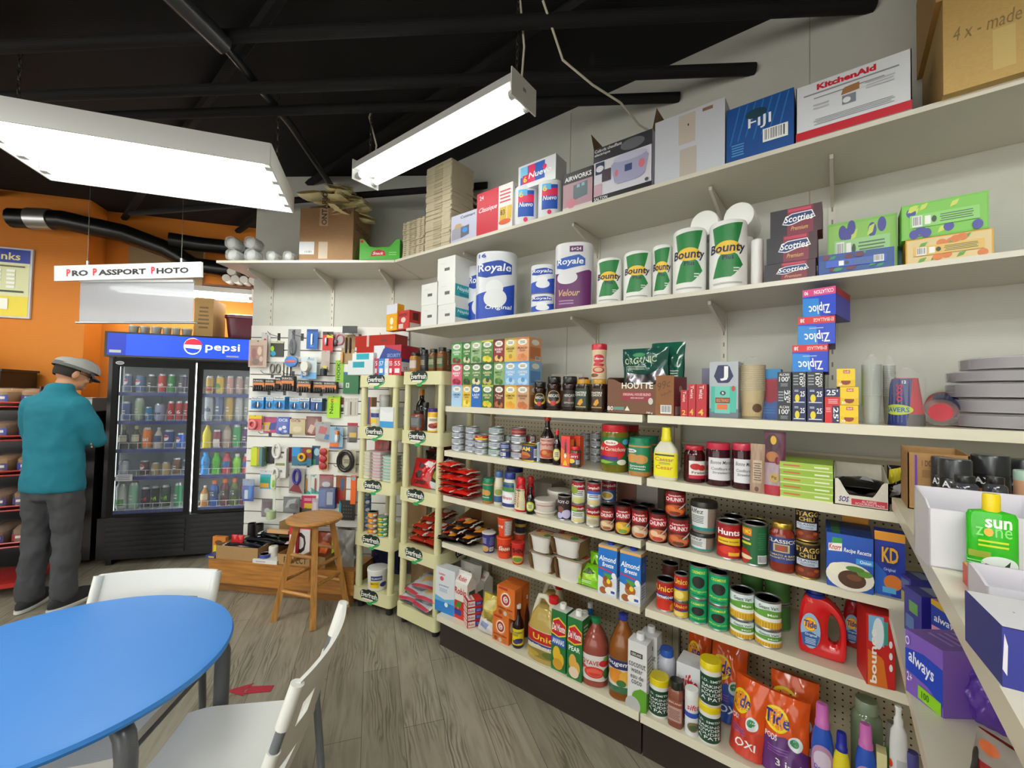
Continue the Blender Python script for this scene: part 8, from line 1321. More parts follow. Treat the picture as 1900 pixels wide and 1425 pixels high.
po(-2.203,2.004,.887,.04,.256,.22,'noodle_bag','red and black noodle pack behind, middle of the third tier',t=.07,c='#9a1016/g',a=(('r',0,.7,1,1,'#1c0c0e/g'),),rx=-.15,seed=3,ct='noodles',d=.18)
po(-2.256,2.068,.887,.04,.214,.272,'noodle_bag','dark red and black noodle pack at the back, topmost of the third tier',t=.07,c='#3a0c10/g',a=(('r',.1,.6,.9,.8,'#8a1418/g'),('t','K',.2,.84,.3,.94,'#e0d8d4')),rx=-.1,seed=5,ct='noodles',d=.15)
can(-2.727,1.817,.522,.827,.082,.055,'pet_food_tin','blue pet food tin, first from the bottom',c='#3a7ac8',a=(('e',.3,.5,.2,.3,'#e0b02a'),('e',.7,.5,.16,.3,'#f0ece0')),gp='pet food tins')
can(-2.729,1.817,.577,.827,.082,.055,'pet_food_tin','blue pet food tin, second from the bottom',c='#4aa0d8',a=(('e',.3,.5,.2,.3,'#e0b02a'),('e',.7,.5,.16,.3,'#f0ece0')),gp='pet food tins')
can(-2.732,1.816,.633,.827,.082,.055,'pet_food_tin','blue pet food tin, third from the bottom',c='#3a80c0',a=(('e',.3,.5,.2,.3,'#e0b02a'),('e',.7,.5,.16,.3,'#f0ece0')),gp='pet food tins')
can(-2.734,1.816,.688,.828,.082,.055,'pet_food_tin','blue pet food tin, fourth from the bottom',c='#3a7ac8',a=(('e',.3,.5,.2,.3,'#e0b02a'),('e',.7,.5,.16,.3,'#f0ece0')),gp='pet food tins')
can(-2.736,1.816,.743,.828,.082,.055,'pet_food_tin','blue pet food tin, fifth from the bottom',c='#4aa0d8',a=(('e',.3,.5,.2,.3,'#e0b02a'),('e',.7,.5,.16,.3,'#f0ece0')),gp='pet food tins')
can(-2.591,1.79,.522,.813,.074,.037,'pet_food_tin','orange pet food tin, first from the bottom',c='#e0702c',a=(('e',.3,.5,.2,.3,'#e0b02a'),('e',.7,.5,.16,.3,'#f0ece0')),gp='pet food tins')
can(-2.593,1.79,.56,.814,.074,.037,'pet_food_tin','orange pet food tin, second from the bottom',c='#d8803c',a=(('e',.3,.5,.2,.3,'#e0b02a'),('e',.7,.5,.16,.3,'#f0ece0')),gp='pet food tins')
can(-2.594,1.789,.597,.814,.074,.037,'pet_food_tin','orange pet food tin, third from the bottom',c='#e0702c',a=(('e',.3,.5,.2,.3,'#e0b02a'),('e',.7,.5,.16,.3,'#f0ece0')),gp='pet food tins')
can(-2.596,1.789,.635,.814,.074,.037,'pet_food_tin','orange pet food tin, fourth from the bottom',c='#d8803c',a=(('e',.3,.5,.2,.3,'#e0b02a'),('e',.7,.5,.16,.3,'#f0ece0')),gp='pet food tins')
can(-2.491,1.801,.522,.796,.076,.034,'pet_food_tin','green pet food tin, first from the bottom',c='#2f9a4c',a=(('e',.3,.5,.2,.3,'#e0b02a'),('e',.7,.5,.16,.3,'#f0ece0')),gp='pet food tins')
can(-2.492,1.801,.556,.796,.076,.034,'pet_food_tin','green pet food tin, second from the bottom',c='#3a8a44',a=(('e',.3,.5,.2,.3,'#e0b02a'),('e',.7,.5,.16,.3,'#f0ece0')),gp='pet food tins')
can(-2.494,1.801,.59,.797,.076,.034,'pet_food_tin','green pet food tin, third from the bottom',c='#2f9a4c',a=(('e',.3,.5,.2,.3,'#e0b02a'),('e',.7,.5,.16,.3,'#f0ece0')),gp='pet food tins')
can(-2.495,1.8,.624,.797,.076,.034,'pet_food_tin','green pet food tin, fourth from the bottom',c='#3a8a44',a=(('e',.3,.5,.2,.3,'#e0b02a'),('e',.7,.5,.16,.3,'#f0ece0')),gp='pet food tins')
nd(-2.192,1.905,0.520,0.10,.15,.13,.055,'red and brown noodle packet in the carton on the fourth tier, bottom left','#9a2418/g',NC,0,tilt=.1,gp='noodle packets')
nd(-2.062,1.910,0.520,-0.10,.15,.13,.055,'red and brown noodle packet in the carton on the fourth tier, bottom right','#9a2418/g',NC,1,tilt=.1,gp='noodle packets')
nd(-2.192,1.915,0.560,-0.15,.15,.13,.055,'red and brown noodle packet in the carton on the fourth tier, second row left','#9a2418/g',NC,2,tilt=.1,gp='noodle packets')
nd(-2.062,1.930,0.560,0.15,.15,.13,.055,'red and brown noodle packet in the carton on the fourth tier, second row right','#9a2418/g',NC,3,tilt=.1,gp='noodle packets')
nd(-2.182,1.925,0.600,0.10,.15,.13,.055,'red and brown noodle packet in the carton on the fourth tier, third row left','#9a2418/g',NC,0,tilt=.1,gp='noodle packets')
nd(-2.073,1.950,0.600,-0.20,.15,.13,.055,'red and brown noodle packet in the carton on the fourth tier, third row right','#9a2418/g',NC,1,tilt=.1,gp='noodle packets')
nd(-2.154,1.967,0.640,0.10,.15,.13,.055,'red and brown noodle packet in the carton on the fourth tier, fourth layer','#9a2418/g',NC,2,tilt=.1,gp='noodle packets')
nd(-2.106,2.009,0.670,0.00,.15,.13,.055,'red and brown noodle packet in the carton on the fourth tier, topmost','#9a2418/g',NC,3,tilt=.1,gp='noodle packets')
ca(-2.455,2.04,.514,.04,.26,.19,'cardboard_sheet','brown cardboard carton wall behind the noodle packets',d=.01,c='#9a7a54/k')
bo(-2.555,1.813,.147,.803,.144,.145,'mayonnaise_pail','big white mayonnaise pail with yellow label on the bottom tier',sh='pail',c='#e4e4e2/s',cap='#e6e6e4/s',lab=((.08,.8,160,None,(('r',.3,.56,.72,.86,'#26366c'),('t','HELLMANNS',.32,.64,.7,.76,'#e8e8ee'),('r',.26,.08,.62,.5,'#e4c41f'),('t','MAYO',.3,.3,.58,.42,'#4a3a14'),('e',.78,.28,.14,.16,'#2a3a78'))),))
bo(-2.854,1.904,.147,.826,.101,.077,'powder_tub','yellow tub with green band and red lid behind the big pail',sh='widejar',c='#dcb41e/s',cap='#b04a44/s',lab=((.72,.9,170,'#2a8a3c',()),))
po(-2.749,2.014,.147,.201,.28,.3,'dark_bag','dark blue bag at the back of the bottom tier',t=.08,c='#1c2446/g',d=.196)
nd(-2.221,1.894,0.144,0.20,.17,.2,.06,'silver and red rice noodle bag on the bottom tier, lower left','#b9bbbf/g',NS,0,tilt=.12,gp='silver noodle bags',nm='rice_noodle_bag')
nd(-2.060,1.880,0.144,-0.15,.17,.2,.06,'silver and red rice noodle bag on the bottom tier, lower right','#b9bbbf/g',NS,1,tilt=.12,gp='silver noodle bags',nm='rice_noodle_bag')
nd(-2.202,1.915,0.189,-0.10,.17,.2,.06,'silver and red rice noodle bag on the bottom tier, middle left','#b9bbbf/g',NS,2,tilt=.12,gp='silver noodle bags',nm='rice_noodle_bag')
nd(-2.061,1.900,0.189,0.10,.17,.2,.06,'silver and red rice noodle bag on the bottom tier, middle right','#b9bbbf/g',NS,0,tilt=.12,gp='silver noodle bags',nm='rice_noodle_bag')
nd(-2.143,1.937,0.234,0.25,.17,.2,.06,'silver and red rice noodle bag on the bottom tier, topmost','#b9bbbf/g',NS,1,tilt=.12,gp='silver noodle bags',nm='rice_noodle_bag')
ca(-2.283,2.002,.132,.04,.25,.3,'cardboard_sheet','brown cardboard sheet standing behind the silver bags',d=.02,c='#8a6e4c/k')
openbox(.211,1.684,1.215,0,.119,.162,'carton_tray','brown carton printed with small text at the far end of the side shelf',d=.16,c='#a17848/k',f=(('t','1 DOZ. CT',.24,.74,.6,.84,'#5a3a1c'),('r',.24,.55,.6,.68,'#8a6238'),('r',.12,.35,.16,.92,'#5a2a9a')),hb=1,hf=.96,ct='carton')
bo(.213,1.576,1.215,-.343,.038,.152,'deodorant_can','black deodorant spray with blue print, leftmost',sh='spraycan',c='#1a1a1e/s',cap='#26282b/s',lab=((.3,.68,150,None,(('t','AXE',.24,.62,.8,.9,'#e8e8ea',0,1.6),('e',.4,.2,.2,.24,'#b8603c'),('e',.62,.3,.16,.2,'#3a7ac8'))),),ct='deodorant',gp='black deodorants')
bo(.234,1.535,1.215,-.361,.059,.152,'deodorant_can','black deodorant spray with orange print, in front',sh='spraycan',c='#1a1a1e/s',cap='#26282b/s',lab=((.3,.68,150,None,(('t','AXE',.24,.62,.8,.9,'#e8e8ea',0,1.6),('e',.4,.2,.2,.24,'#b8603c'),('e',.62,.3,.16,.2,'#3a7ac8'))),),ct='deodorant',gp='black deodorants')
bo(.315,1.65,1.215,-.399,.072,.16,'deodorant_can','large black deodorant spray in the second row',sh='spraycan',c='#1a1a1e/s',cap='#26282b/s',lab=((.3,.68,150,None,(('t','AXE',.24,.62,.8,.9,'#e8e8ea',0,1.6),('e',.4,.2,.2,.24,'#b8603c'),('e',.62,.3,.16,.2,'#3a7ac8'))),),ct='deodorant',gp='black deodorants')
bo(.384,1.702,1.215,-.431,.052,.15,'deodorant_can','black deodorant spray at the right edge',sh='spraycan',c='#1a1a1e/s',cap='#26282b/s',lab=((.3,.68,150,None,(('t','AXE',.24,.62,.8,.9,'#e8e8ea',0,1.6),('e',.4,.2,.2,.24,'#b8603c'),('e',.62,.3,.16,.2,'#3a7ac8'))),),ct='deodorant',gp='black deodorants')
bo(.233,1.433,1.215,-.161,.047,.124,'deodorant_bottle','short black roll-on bottle before the sprays, left',sh='talc',c='#3a3a42/g',cap='#141416/s',ct='deodorant',gp='black deodorants')
bo(.29,1.481,1.215,-.193,.041,.122,'deodorant_bottle','short black roll-on bottle before the sprays, right',sh='talc',c='#3a3a42/g',cap='#141416/s',ct='deodorant',gp='black deodorants')
bo(.352,1.537,1.215,-.225,.044,.137,'cream_bottle','beige bottle with pale green top at the right edge',sh='round',c='#c89a7a/s',cap='#a8c4b4/s')
openbox(.196,1.109,1.215,.1,.149,.103,'display_tray','white cardboard display tray behind the green sun gel bottle',d=.09,c='#d6d2da',hb=1.25,hf=1)
bo(.198,1.035,1.215,0,.058,.143,'sun_lotion_bottle','bright green sun gel bottle with yellow cap',sh='lotion',c='#2ca81c/g',cap='#e0c414/s',sy=.36,p=2.6,ct='lotion',lab=((.06,.78,140,None,(('t','sun',.38,.78,.78,.92,'#f0f4ec',0,1.6),('t','zone',.24,.64,.78,.78,'#8ad878',0,.3),('e',.43,.71,.07,.06,'#e8b04a'),('l',.2,.46,.8,.6,2,'#c8d82c'),('r',.1,.3,.46,.4,'#8a9a2a'),('e',.6,.22,.28,.13,'#dce8e4'),('p',((.5,.08),(.56,.12),(.74,.3),(.7,.1)),'#1c3a24'),('p',((.36,.2),(.4,.22),(.66,.1),(.6,.06)),'#1c3a24'),('l',.08,.1,.36,.26,4,'#8ad88a'))),))
ca(.2,.97,1.215,.05,.077,.032,'plaster_box','flat red, yellow and teal box before the sun gel bottle',d=.07,c='#c8463a',t=(('r',0,.6,1,1,'#e0a82a'),('p',((.1,.1),(.2,.6),(.6,.6),(.5,.1)),'#4a5a8a'),('p',((.6,0),(.5,1),(.64,1),(.76,0)),'#3ab8b0'),('l',.78,.1,1,.9,3,'#e8d0c8')))
ca(.168,.712,1.215,.1,.082,.06,'display_box','dark blue box with white folded top at the near right edge',d=.1,c='#232878',t=(('r',.01,.01,.99,.99,'#dcd8de'),('e',.3,.5,.01,.02,'#8a8a8e')),f=(('p',((0,.3),(.02,.9),(.05,.7),(.04,.2)),'#d0ccd8'),))
openbox(.182,.835,1.215,.1,.075,.058,'display_tray','white open tray just behind the dark blue box',d=.06,c='#d4cfd8',hb=1.2,hf=1)
ca(.205,1.819,.875,-1.2,.077,.1,'pad_box','violet-blue pad box on the lower side shelf, farthest',d=.1,c='#3c3a94',f=(('r',.1,.1,.6,.5,'#c8b85a'),('r',.3,.6,.9,.9,'#5a7ab0')),t=(('r',.1,.3,.9,.6,'#8a9ab0'),),gp='violet pad boxes')
ca(.206,1.618,.875,-1.2,.075,.12,'pad_box','violet-blue pad box on the lower side shelf, nearer with green square',d=.1,c='#3c3a94',f=(('r',.3,.5,.8,.75,'#6aa05a'),('r',.1,.1,.6,.4,'#5a7ab0')),t=(('r',.1,.3,.9,.6,'#8a9ab0'),('l',.1,.7,.9,.9,2,'#a8b8d0')),r=(('r',0,0,1,1,'#1c1f8a'),('r',.4,0,.7,.8,'#4a78b8')),gp='violet pad boxes')
ca(.245,1.527,.875,-.95,.083,.13,'pad_box','blue and pink pad box with a yellow corner, behind the purple pack',d=.08,c='#d88ab0/s',f=(('r',0,.5,1,1,'#1c3aa4'),('p',((0,.9),(0,1),(.6,1),(.9,.8)),'#c8a02c'),('t','always',.1,.56,.8,.74,'#e8ecf8',0,1,.03),('e',.7,.2,.14,.12,'#e8e8f0')))
ca(.197,1.295,.875,-.93,.082,.133,'pad_pack','large purple pad pack with blue band and green flash',d=.14,c='#7a58b4/g',ct='pads',t=(('l',.1,.2,.9,.8,5,'#9a80cc'),),f=(('p',((0,.36),(0,.7),(.5,.76),(1,.7),(1,.14),(.6,.3)),'#1c3fb4'),('t','always',.1,.42,.78,.68,'#f0f0fa',0,1,.03,-.1),('t','2+',.05,.2,.2,.34,'#e8e0f4'),('p',((.36,.04),(.36,.24),(.96,.2),(.96,0)),'#8ac81c'),('t','100',.46,.07,.66,.18,'#2a5a14'),('e',.08,.84,.06,.07,'#d8d0f0'),('e',.08,.84,.04,.045,'#7a58b4')))
po(.239,1.264,.875,-.8,.066,.1,'pad_pack','second purple pad pack to the right of the large one',t=.08,c='#5c3a9c/g',ct='pads',e=.25,d=.046)
po(.202,1.02,.875,-.8,.083,.09,'brush_pack','clear pack of black hair brushes with a red card',t=.035,c='#8e2024/s',a=(('r',0,.55,1,1,'#8a8078'),('e',.3,.8,.2,.1,'#c8602c'),('e',.1,.4,.1,.3,'#1a1a1c'),('e',.7,.5,.16,.16,'#1c4a8a'),('p',((.4,.3),(.5,.4),(1,.3),(.9,.2)),'#d88a4a')),ct='packet',rx=-.2,d=.058)
hg(-3.74,1.444,1.695,.603,.153,.221,'toy_pack','clear pack of brown and pink figures hanging at the wall end',c='#c8b0a0',a=(('r',.1,.06,.8,.8,'#a8765a'),('e',.3,.5,.14,.2,'#8a3a34'),('e',.6,.6,.12,.16,'#e0c8a8'),('e',.4,.2,.2,.12,'#6a4a3a'),('e',.7,.3,.1,.1,'#d8b8a8')),bl=(.05,.04,.95,.85,.02))
hg(-3.731,1.499,1.755,.603,.077,.229,'thermometer_pack','narrow white card with a red dot and metal rod',c='#cfcac8',a=(('e',.4,.72,.16,.06,'#b02038'),('r',.62,.1,.74,.9,'#8a8a8e')),pr=((.3,.1,.5,.6,.01,'#b9bbc0/m'),))
hg(-3.66,1.571,1.785,.603,.11,.13,'utensil_pack','black card with lime and blue blobs, dark green box',c='#33352f',d=.05,a=(('r',0,.86,1,.98,'#c8c8a8'),('e',.14,.5,.14,.18,'#a8d82c'),('e',.22,.2,.2,.16,'#2aa0d0')))
hg(-3.534,1.635,1.787,.603,.105,.228,'brush_pack','clear pack holding a dark grey bottle brush',c='#8a8a90',bl=(.1,.05,.9,.9,.03),pr=((.3,.1,.6,.6,.025,'#3a3c40/s','o'),(.4,.5,.55,.95,.015,'#2a2a2c/s')))
hg(-3.379,1.705,1.851,.603,.093,.161,'knife_pack','blue card with a silver pocket tool',c='#1c5cae',a=(('r',0,.86,1,1,'#143f80'),('l',.3,.1,.7,.3,2,'#6aa0d8')),pr=((.42,.2,.58,.76,.01,'#c8cace/m'),))
hg(-3.271,1.779,1.83,.603,.088,.163,'lighter_pack','red card with yellow corner and black top',c='#c41f20',a=(('r',0,.84,1,1,'#1c1a1a'),('p',((.4,.7),(.4,.84),(1,.84),(1,.7)),'#e0c42a')),pr=((.3,.3,.5,.7,.02,'#7a8a90/m'),))
hg(-3.263,1.761,1.664,.603,.07,.173,'torch_pack','black and blue torch in a clear pack with yellow tag',c='#b8a8a0',a=(('r',.1,.05,.8,.24,'#1c1c20'),('r',.2,.16,.7,.3,'#dcc02a')),pr=((.2,.72,.8,1,.04,'#1f6ab8/s','v'),(.15,.4,.9,.74,.05,'#1c2a34/s','v')),bl=(.02,.02,.98,.5,.04))
hg(-3.227,1.846,1.867,.603,.098,.127,'tape_pack','white card with a pink tape ring',c='#b8b0b4',pr=((.3,.2,.95,.85,.012,'#c87a88/s','o'),(.1,.1,.45,.5,.02,'#2a1c20/s')))
hg(-3.159,1.893,1.739,.603,.11,.236,'can_opener','metal can opener with a light wooden handle',c='#a8875a',a=(('r',.3,.5,1,1,'#8a6a3a'),),pr=((.02,0,.2,.4,.02,'#c89a54/s'),(.3,.36,.42,.9,.012,'#2c2622/m'),(.6,.36,.72,.9,.012,'#2c2622/m')))
hg(-3.095,1.864,1.98,.603,.121,.057,'spatula','black spatula blade sticking out above the can opener',c='#1a1a1c',hk=0,a=(('e',.7,.6,.3,.38,'#26262a'),))
hg(-3.656,1.551,1.64,.603,.106,.104,'scissors_pack','grey metal tool with two round grips',c='#b4b2ac',pr=((.1,.1,.42,.8,.01,'#7c7a74/m','o'),(.55,.1,.88,.8,.01,'#7c7a74/m','o')))
hg(-3.577,1.605,1.623,.603,.083,.12,'fork_pack','set of steel forks hanging in a row',c='#9a9892',pr=((.05,0,.2,.95,.012,'#b4b2aa/m'),(.4,0,.55,.95,.012,'#b4b2aa/m'),(.75,0,.9,.95,.012,'#b4b2aa/m')))
hg(-3.49,1.604,1.7,.603,.104,.087,'tape_roll_pack','round blue and red labelled tape disc',c='#a8a8a8',pr=((0,0,1,1,.02,'#3a7ac0/s','r'),(.1,.4,.9,.62,.024,'#c85a5a/s')))
hg(-3.364,1.679,1.606,.603,.129,.177,'bulb_pack','white light bulb pack with a pale bulb',c='#c9d4da',a=(('r',0,0,1,.3,'#6aa4d4'),('l',.3,.84,.9,.94,2,'#6a8aa8'),('r',.1,.06,.24,.16,'#1f5aa0')),pr=((.14,.3,.66,.8,.05,'#dcd8d0/s','r'),(.28,.14,.5,.34,.035,'#e4e2da/s')))
hg(-3.213,1.855,1.585,.603,.069,.18,'label_card','narrow green hang card with black letters',c='#8cc02c',a=(('t','HOOK',.2,.1,.6,.9,'#1c2a14',90),))
hg(-3.117,1.908,1.494,.603,.125,.175,'shopping_bag','dark green reusable bag with a white tag',c='#1c6a3c',d=.03,a=(('r',0,.9,1,1,'#2a5aa8'),('r',.18,.28,.4,.5,'#d8dcd4'),('r',.24,.32,.34,.46,'#5a7a64')))
hg(-3.72,1.463,1.498,.603,.097,.102,'battery_pack','copper and black battery pack, first in its row',c='#26211f',d=.04,a=DU,pr=((.14,.06,.26,.5,.012,'#1d1a19/s'),(.33,.06,.45,.5,.012,'#1d1a19/s'),(.52,.06,.64,.5,.012,'#1d1a19/s'),(.71,.06,.83,.5,.012,'#1d1a19/s')),gp='copper battery packs')
hg(-3.642,1.516,1.503,.603,.08,.095,'battery_pack','copper and black battery pack, second in its row',c='#26211f',d=.04,a=DU,pr=((.14,.06,.26,.5,.012,'#1d1a19/s'),(.33,.06,.45,.5,.012,'#1d1a19/s'),(.52,.06,.64,.5,.012,'#1d1a19/s'),(.71,.06,.83,.5,.012,'#1d1a19/s')),gp='copper battery packs')
hg(-3.598,1.559,1.51,.603,.051,.108,'battery_pack','copper and black battery pack, third in its row',c='#26211f',d=.04,a=DU,pr=((.14,.06,.26,.5,.012,'#1d1a19/s'),(.33,.06,.45,.5,.012,'#1d1a19/s'),(.52,.06,.64,.5,.012,'#1d1a19/s'),(.71,.06,.83,.5,.012,'#1d1a19/s')),gp='copper battery packs')
hg(-3.49,1.585,1.504,.603,.103,.123,'battery_pack','copper and black battery pack, fourth, larger in its row',c='#26211f',d=.04,a=DU,pr=((.14,.06,.26,.5,.012,'#1d1a19/s'),(.33,.06,.45,.5,.012,'#1d1a19/s'),(.52,.06,.64,.5,.012,'#1d1a19/s'),(.71,.06,.83,.5,.012,'#1d1a19/s')),gp='copper battery packs')
hg(-3.368,1.656,1.495,.603,.109,.099,'battery_pack','copper and black battery pack, fifth, tilted in its row',c='#26211f',d=.04,a=DU,pr=((.14,.06,.26,.5,.012,'#1d1a19/s'),(.33,.06,.45,.5,.012,'#1d1a19/s'),(.52,.06,.64,.5,.012,'#1d1a19/s'),(.71,.06,.83,.5,.012,'#1d1a19/s')),gp='copper battery packs')
hg(-3.301,1.739,1.492,.603,.082,.098,'battery_pack','copper and black battery pack, sixth in its row',c='#26211f',d=.04,a=DU,pr=((.14,.06,.26,.5,.012,'#1d1a19/s'),(.33,.06,.45,.5,.012,'#1d1a19/s'),(.52,.06,.64,.5,.012,'#1d1a19/s'),(.71,.06,.83,.5,.012,'#1d1a19/s')),gp='copper battery packs')
hg(-3.223,1.793,1.494,.603,.104,.094,'battery_pack','copper and black battery pack, seventh in its row',c='#26211f',d=.04,a=DU,pr=((.14,.06,.26,.5,.012,'#1d1a19/s'),(.33,.06,.45,.5,.012,'#1d1a19/s'),(.52,.06,.64,.5,.012,'#1d1a19/s'),(.71,.06,.83,.5,.012,'#1d1a19/s')),gp='copper battery packs')
hg(-3.707,1.46,1.357,.603,.102,.096,'battery_pack','sky-blue battery pack, first in its row',c='#2a8fd0',d=.06,a=PN,pr=((.34,.12,.46,.6,.01,'#26344a/s'),(.54,.12,.66,.6,.01,'#b8bcc4/m')),gp='blue battery packs')
hg(-3.624,1.517,1.36,.603,.06,.092,'battery_pack','sky-blue battery pack, second in its row',c='#2a8fd0',d=.06,a=PN,pr=((.34,.12,.46,.6,.01,'#26344a/s'),(.54,.12,.66,.6,.01,'#b8bcc4/m')),gp='blue battery packs')
hg(-3.558,1.562,1.358,.603,.092,.101,'battery_pack','sky-blue battery pack, third in its row',c='#2a8fd0',d=.06,a=PN,pr=((.34,.12,.46,.6,.01,'#26344a/s'),(.54,.12,.66,.6,.01,'#b8bcc4/m')),gp='blue battery packs')
hg(-3.455,1.633,1.357,.603,.08,.092,'battery_pack','sky-blue battery pack, fourth in its row',c='#2a8fd0',d=.06,a=PN,pr=((.34,.12,.46,.6,.01,'#26344a/s'),(.54,.12,.66,.6,.01,'#b8bcc4/m')),gp='blue battery packs')
hg(-3.387,1.68,1.361,.603,.082,.094,'battery_pack','sky-blue battery pack, fifth, paler in its row',c='#5a84b0',d=.06,a=PN,pr=((.34,.12,.46,.6,.01,'#26344a/s'),(.54,.12,.66,.6,.01,'#b8bcc4/m')),gp='blue battery packs')
hg(-3.306,1.736,1.35,.603,.091,.103,'battery_pack','sky-blue battery pack, sixth, darker in its row',c='#284a8c',d=.06,a=PN,pr=((.34,.12,.46,.6,.01,'#26344a/s'),(.54,.12,.66,.6,.01,'#b8bcc4/m')),gp='blue battery packs')
hg(-3.23,1.83,1.296,.603,.104,.178,'highlighter_pack','neon yellow-green pack of highlighters',c='#a4dc1c',d=.03,a=(('r',.1,.7,.8,.9,'#d8d82a'),('t','Neon',.2,.2,.5,.86,'#2c4a14',90)))
hg(-3.197,1.866,1.348,.603,.051,.115,'purse_pack','maroon and white striped pack',c='#6a2a34',a=(('r',0,.3,1,.5,'#d8d4d8'),('r',0,0,1,.3,'#3a2a40')))
hg(-3.158,1.893,1.313,.603,.038,.145,'pen_pack','narrow grey-white pen pack, first of three',c='#c9c4bc',a=(('r',.3,.06,.66,.8,'#dedede'),),gp='grey pen packs')
hg(-3.126,1.915,1.314,.603,.038,.145,'pen_pack','narrow grey-white pen pack, second of three',c='#c9c4bc',a=(('r',.3,.06,.66,.8,'#7a6a5a'),),gp='grey pen packs')
hg(-3.095,1.937,1.315,.603,.038,.145,'pen_pack','narrow grey-white pen pack, third of three',c='#c9c4bc',a=(('r',.3,.06,.66,.8,'#b8b0a4'),),gp='grey pen packs')
hg(-3.752,1.449,1.184,.603,.11,.119,'tape_pack','pink tape dispenser on a yellow-topped card',c='#d05a62',a=(('r',0,.76,1,1,'#e0c41f'),),pr=((.1,.1,.6,.62,.02,'#e08a8a/s','o'),))
hg(-3.679,1.535,1.161,.603,.113,.129,'sharpener_pack','purple and yellow card of pencil sharpeners',c='#b04a70',a=(('r',0,.1,.5,.66,'#d8b030'),('p',((.4,.2),(.5,.6),(1,.7),(.9,.2)),'#3a4a90'),('r',.1,.1,.3,.5,'#c8a8c0')))
hg(-3.571,1.596,1.157,.603,.105,.135,'filter_bag','blue bag of white filters',c='#1f4cb4',d=.03,a=(('t','OCB',.14,.74,.86,.92,'#dce4f4',0,1.5),('e',.3,.3,.14,.1,'#dfe4ec'),('e',.6,.4,.16,.1,'#e4e8ee'),('e',.7,.16,.14,.08,'#c8d4e8')),bl=(.02,.02,.98,.98,.02))
hg(-3.472,1.664,1.16,.603,.129,.123,'filter_bag','tan bag of natural filters',c='#cbb888',d=.03,a=(('t','OCB',.1,.78,.7,.94,'#4a3014',0,1.5),('r',0,.96,1,1,'#c83a2a'),('e',.5,.3,.3,.2,'#dccfa8')),bl=(.02,.02,.98,.98,.02))
hg(-3.378,1.742,1.148,.603,.127,.156,'snack_bag','red-brown clear bag hanging beside the tan filters',c='#8a4030',a=(('p',((.1,.2),(.3,.6),(.6,.5),(.4,.1)),'#d0b0a0'),('p',((.5,.5),(.7,.9),(.9,.6),(.7,.4)),'#b89080')),bl=(.02,.02,.98,.98,.03))
hg(-3.284,1.77,1.112,.603,.12,.15,'cutter_pack','grey pack with a tilted red and blue card',c='#a4a2a2',a=(('p',((.2,.4),(.3,.8),(.8,.7),(.7,.35)),'#b8283a'),('p',((.6,.1),(.7,.36),(.98,.3),(.9,.05)),'#2a7ac0')),bl=(.05,.05,.95,.95,.03))
hg(-3.19,1.835,1.052,.603,.108,.177,'glue_pack','pale blue card with an orange and white glue stick',c='#8cb0cc',a=(('r',0,0,.7,.26,'#e8702a'),('r',0,0,1,.08,'#3a5a94'),('t','UHU',.34,.84,.74,.94,'#2a3a60')),pr=((.5,.3,.72,.66,.03,'#e6e6e4/s'),(.5,.64,.72,.82,.03,'#e8802c/s')))
hg(-3.111,1.926,1.102,.603,.083,.157,'tool_pack','clear pack with red top and a yellow label',c='#7c7478',a=(('r',0,.84,1,1,'#a82c3c'),('r',.2,.26,.9,.5,'#dcb42c'),('r',.2,0,.9,.24,'#3a3034')),bl=(.05,.05,.95,.84,.03))
hg(-3.73,1.48,.891,.603,.111,.154,'lighter_pack','tall lime-yellow pack of barbecue lighters',c='#6a8a4a',d=.04,a=(('r',0,.04,.46,1,'#c8d82a'),('r',.5,.1,.6,1,'#d89a2c'),('r',.66,.1,.76,1,'#3a8ab4'),('r',.84,0,1,1,'#1c3a6c')))
hg(-3.674,1.538,.911,.603,.096,.138,'mirror_pack','black card with grey inserts',c='#1c1c20',a=(('r',.1,.1,.4,.7,'#3a3c40'),('r',.55,.2,.9,.8,'#2c2e34')))
hg(-3.56,1.582,.808,.603,.097,.244,'power_bar','white power bar with looped cord',c='#d8d6d2',d=.035,a=(('r',.4,.8,.8,.86,'#4a4240'),('r',.1,.4,.9,.48,'#7a8a4a'),('e',.6,.68,.12,.04,'#8a8884'),('e',.6,.22,.12,.04,'#8a8884')),pr=((-.1,.66,.5,1.12,.02,'#e4e2de/s','o'),(-.05,-.04,.4,.3,.02,'#e4e2de/s','o')))
hg(-3.535,1.634,.934,.603,.054,.115,'candle_pack','dark red narrow pack with yellow-green edge',c='#7a2030',a=(('r',0,.6,.4,1,'#9aa02a'),))
hg(-3.431,1.681,.906,.603,.165,.148,'scissors_pack','teal, brown and yellow kitchen scissors card',c='#2f6e8a',a=(('r',.5,.4,1,1,'#7a2a2c'),('e',.84,.8,.12,.1,'#b8b02a'),('r',0,.5,.4,1,'#2a8ac8')),pr=((.38,.28,.68,.64,.02,'#e0ac2c/s','o'),))
hg(-3.355,1.758,.912,.603,.069,.154,'mirror_pack','dark blue card with a pale oval mirror',c='#2a4a6c',a=(('e',.6,.68,.34,.2,'#9cc0d0'),('r',0,0,.5,.3,'#3a7a54')))
hg(-3.272,1.779,.874,.603,.072,.181,'yoyo_pack','orange card with three dark red discs',c='#e0a468',pr=((.1,.06,.9,.36,.02,'#a02030/s','r'),(.1,.37,.9,.67,.02,'#a02030/s','r'),(.1,.68,.9,.98,.02,'#a02030/s','r')))
hg(-3.104,1.882,.865,.603,.143,.18,'cable_pack','coiled black cable hung over a label',c='#b8b09a',a=(('l',.3,.4,.7,.6,3,'#3a3a34'),('r',.5,.2,.7,.3,'#a8c02a')),pr=((.05,.1,.85,.95,.03,'#26221f/s','o'),(.15,.2,.75,.86,.02,'#332e2a/s','o')))
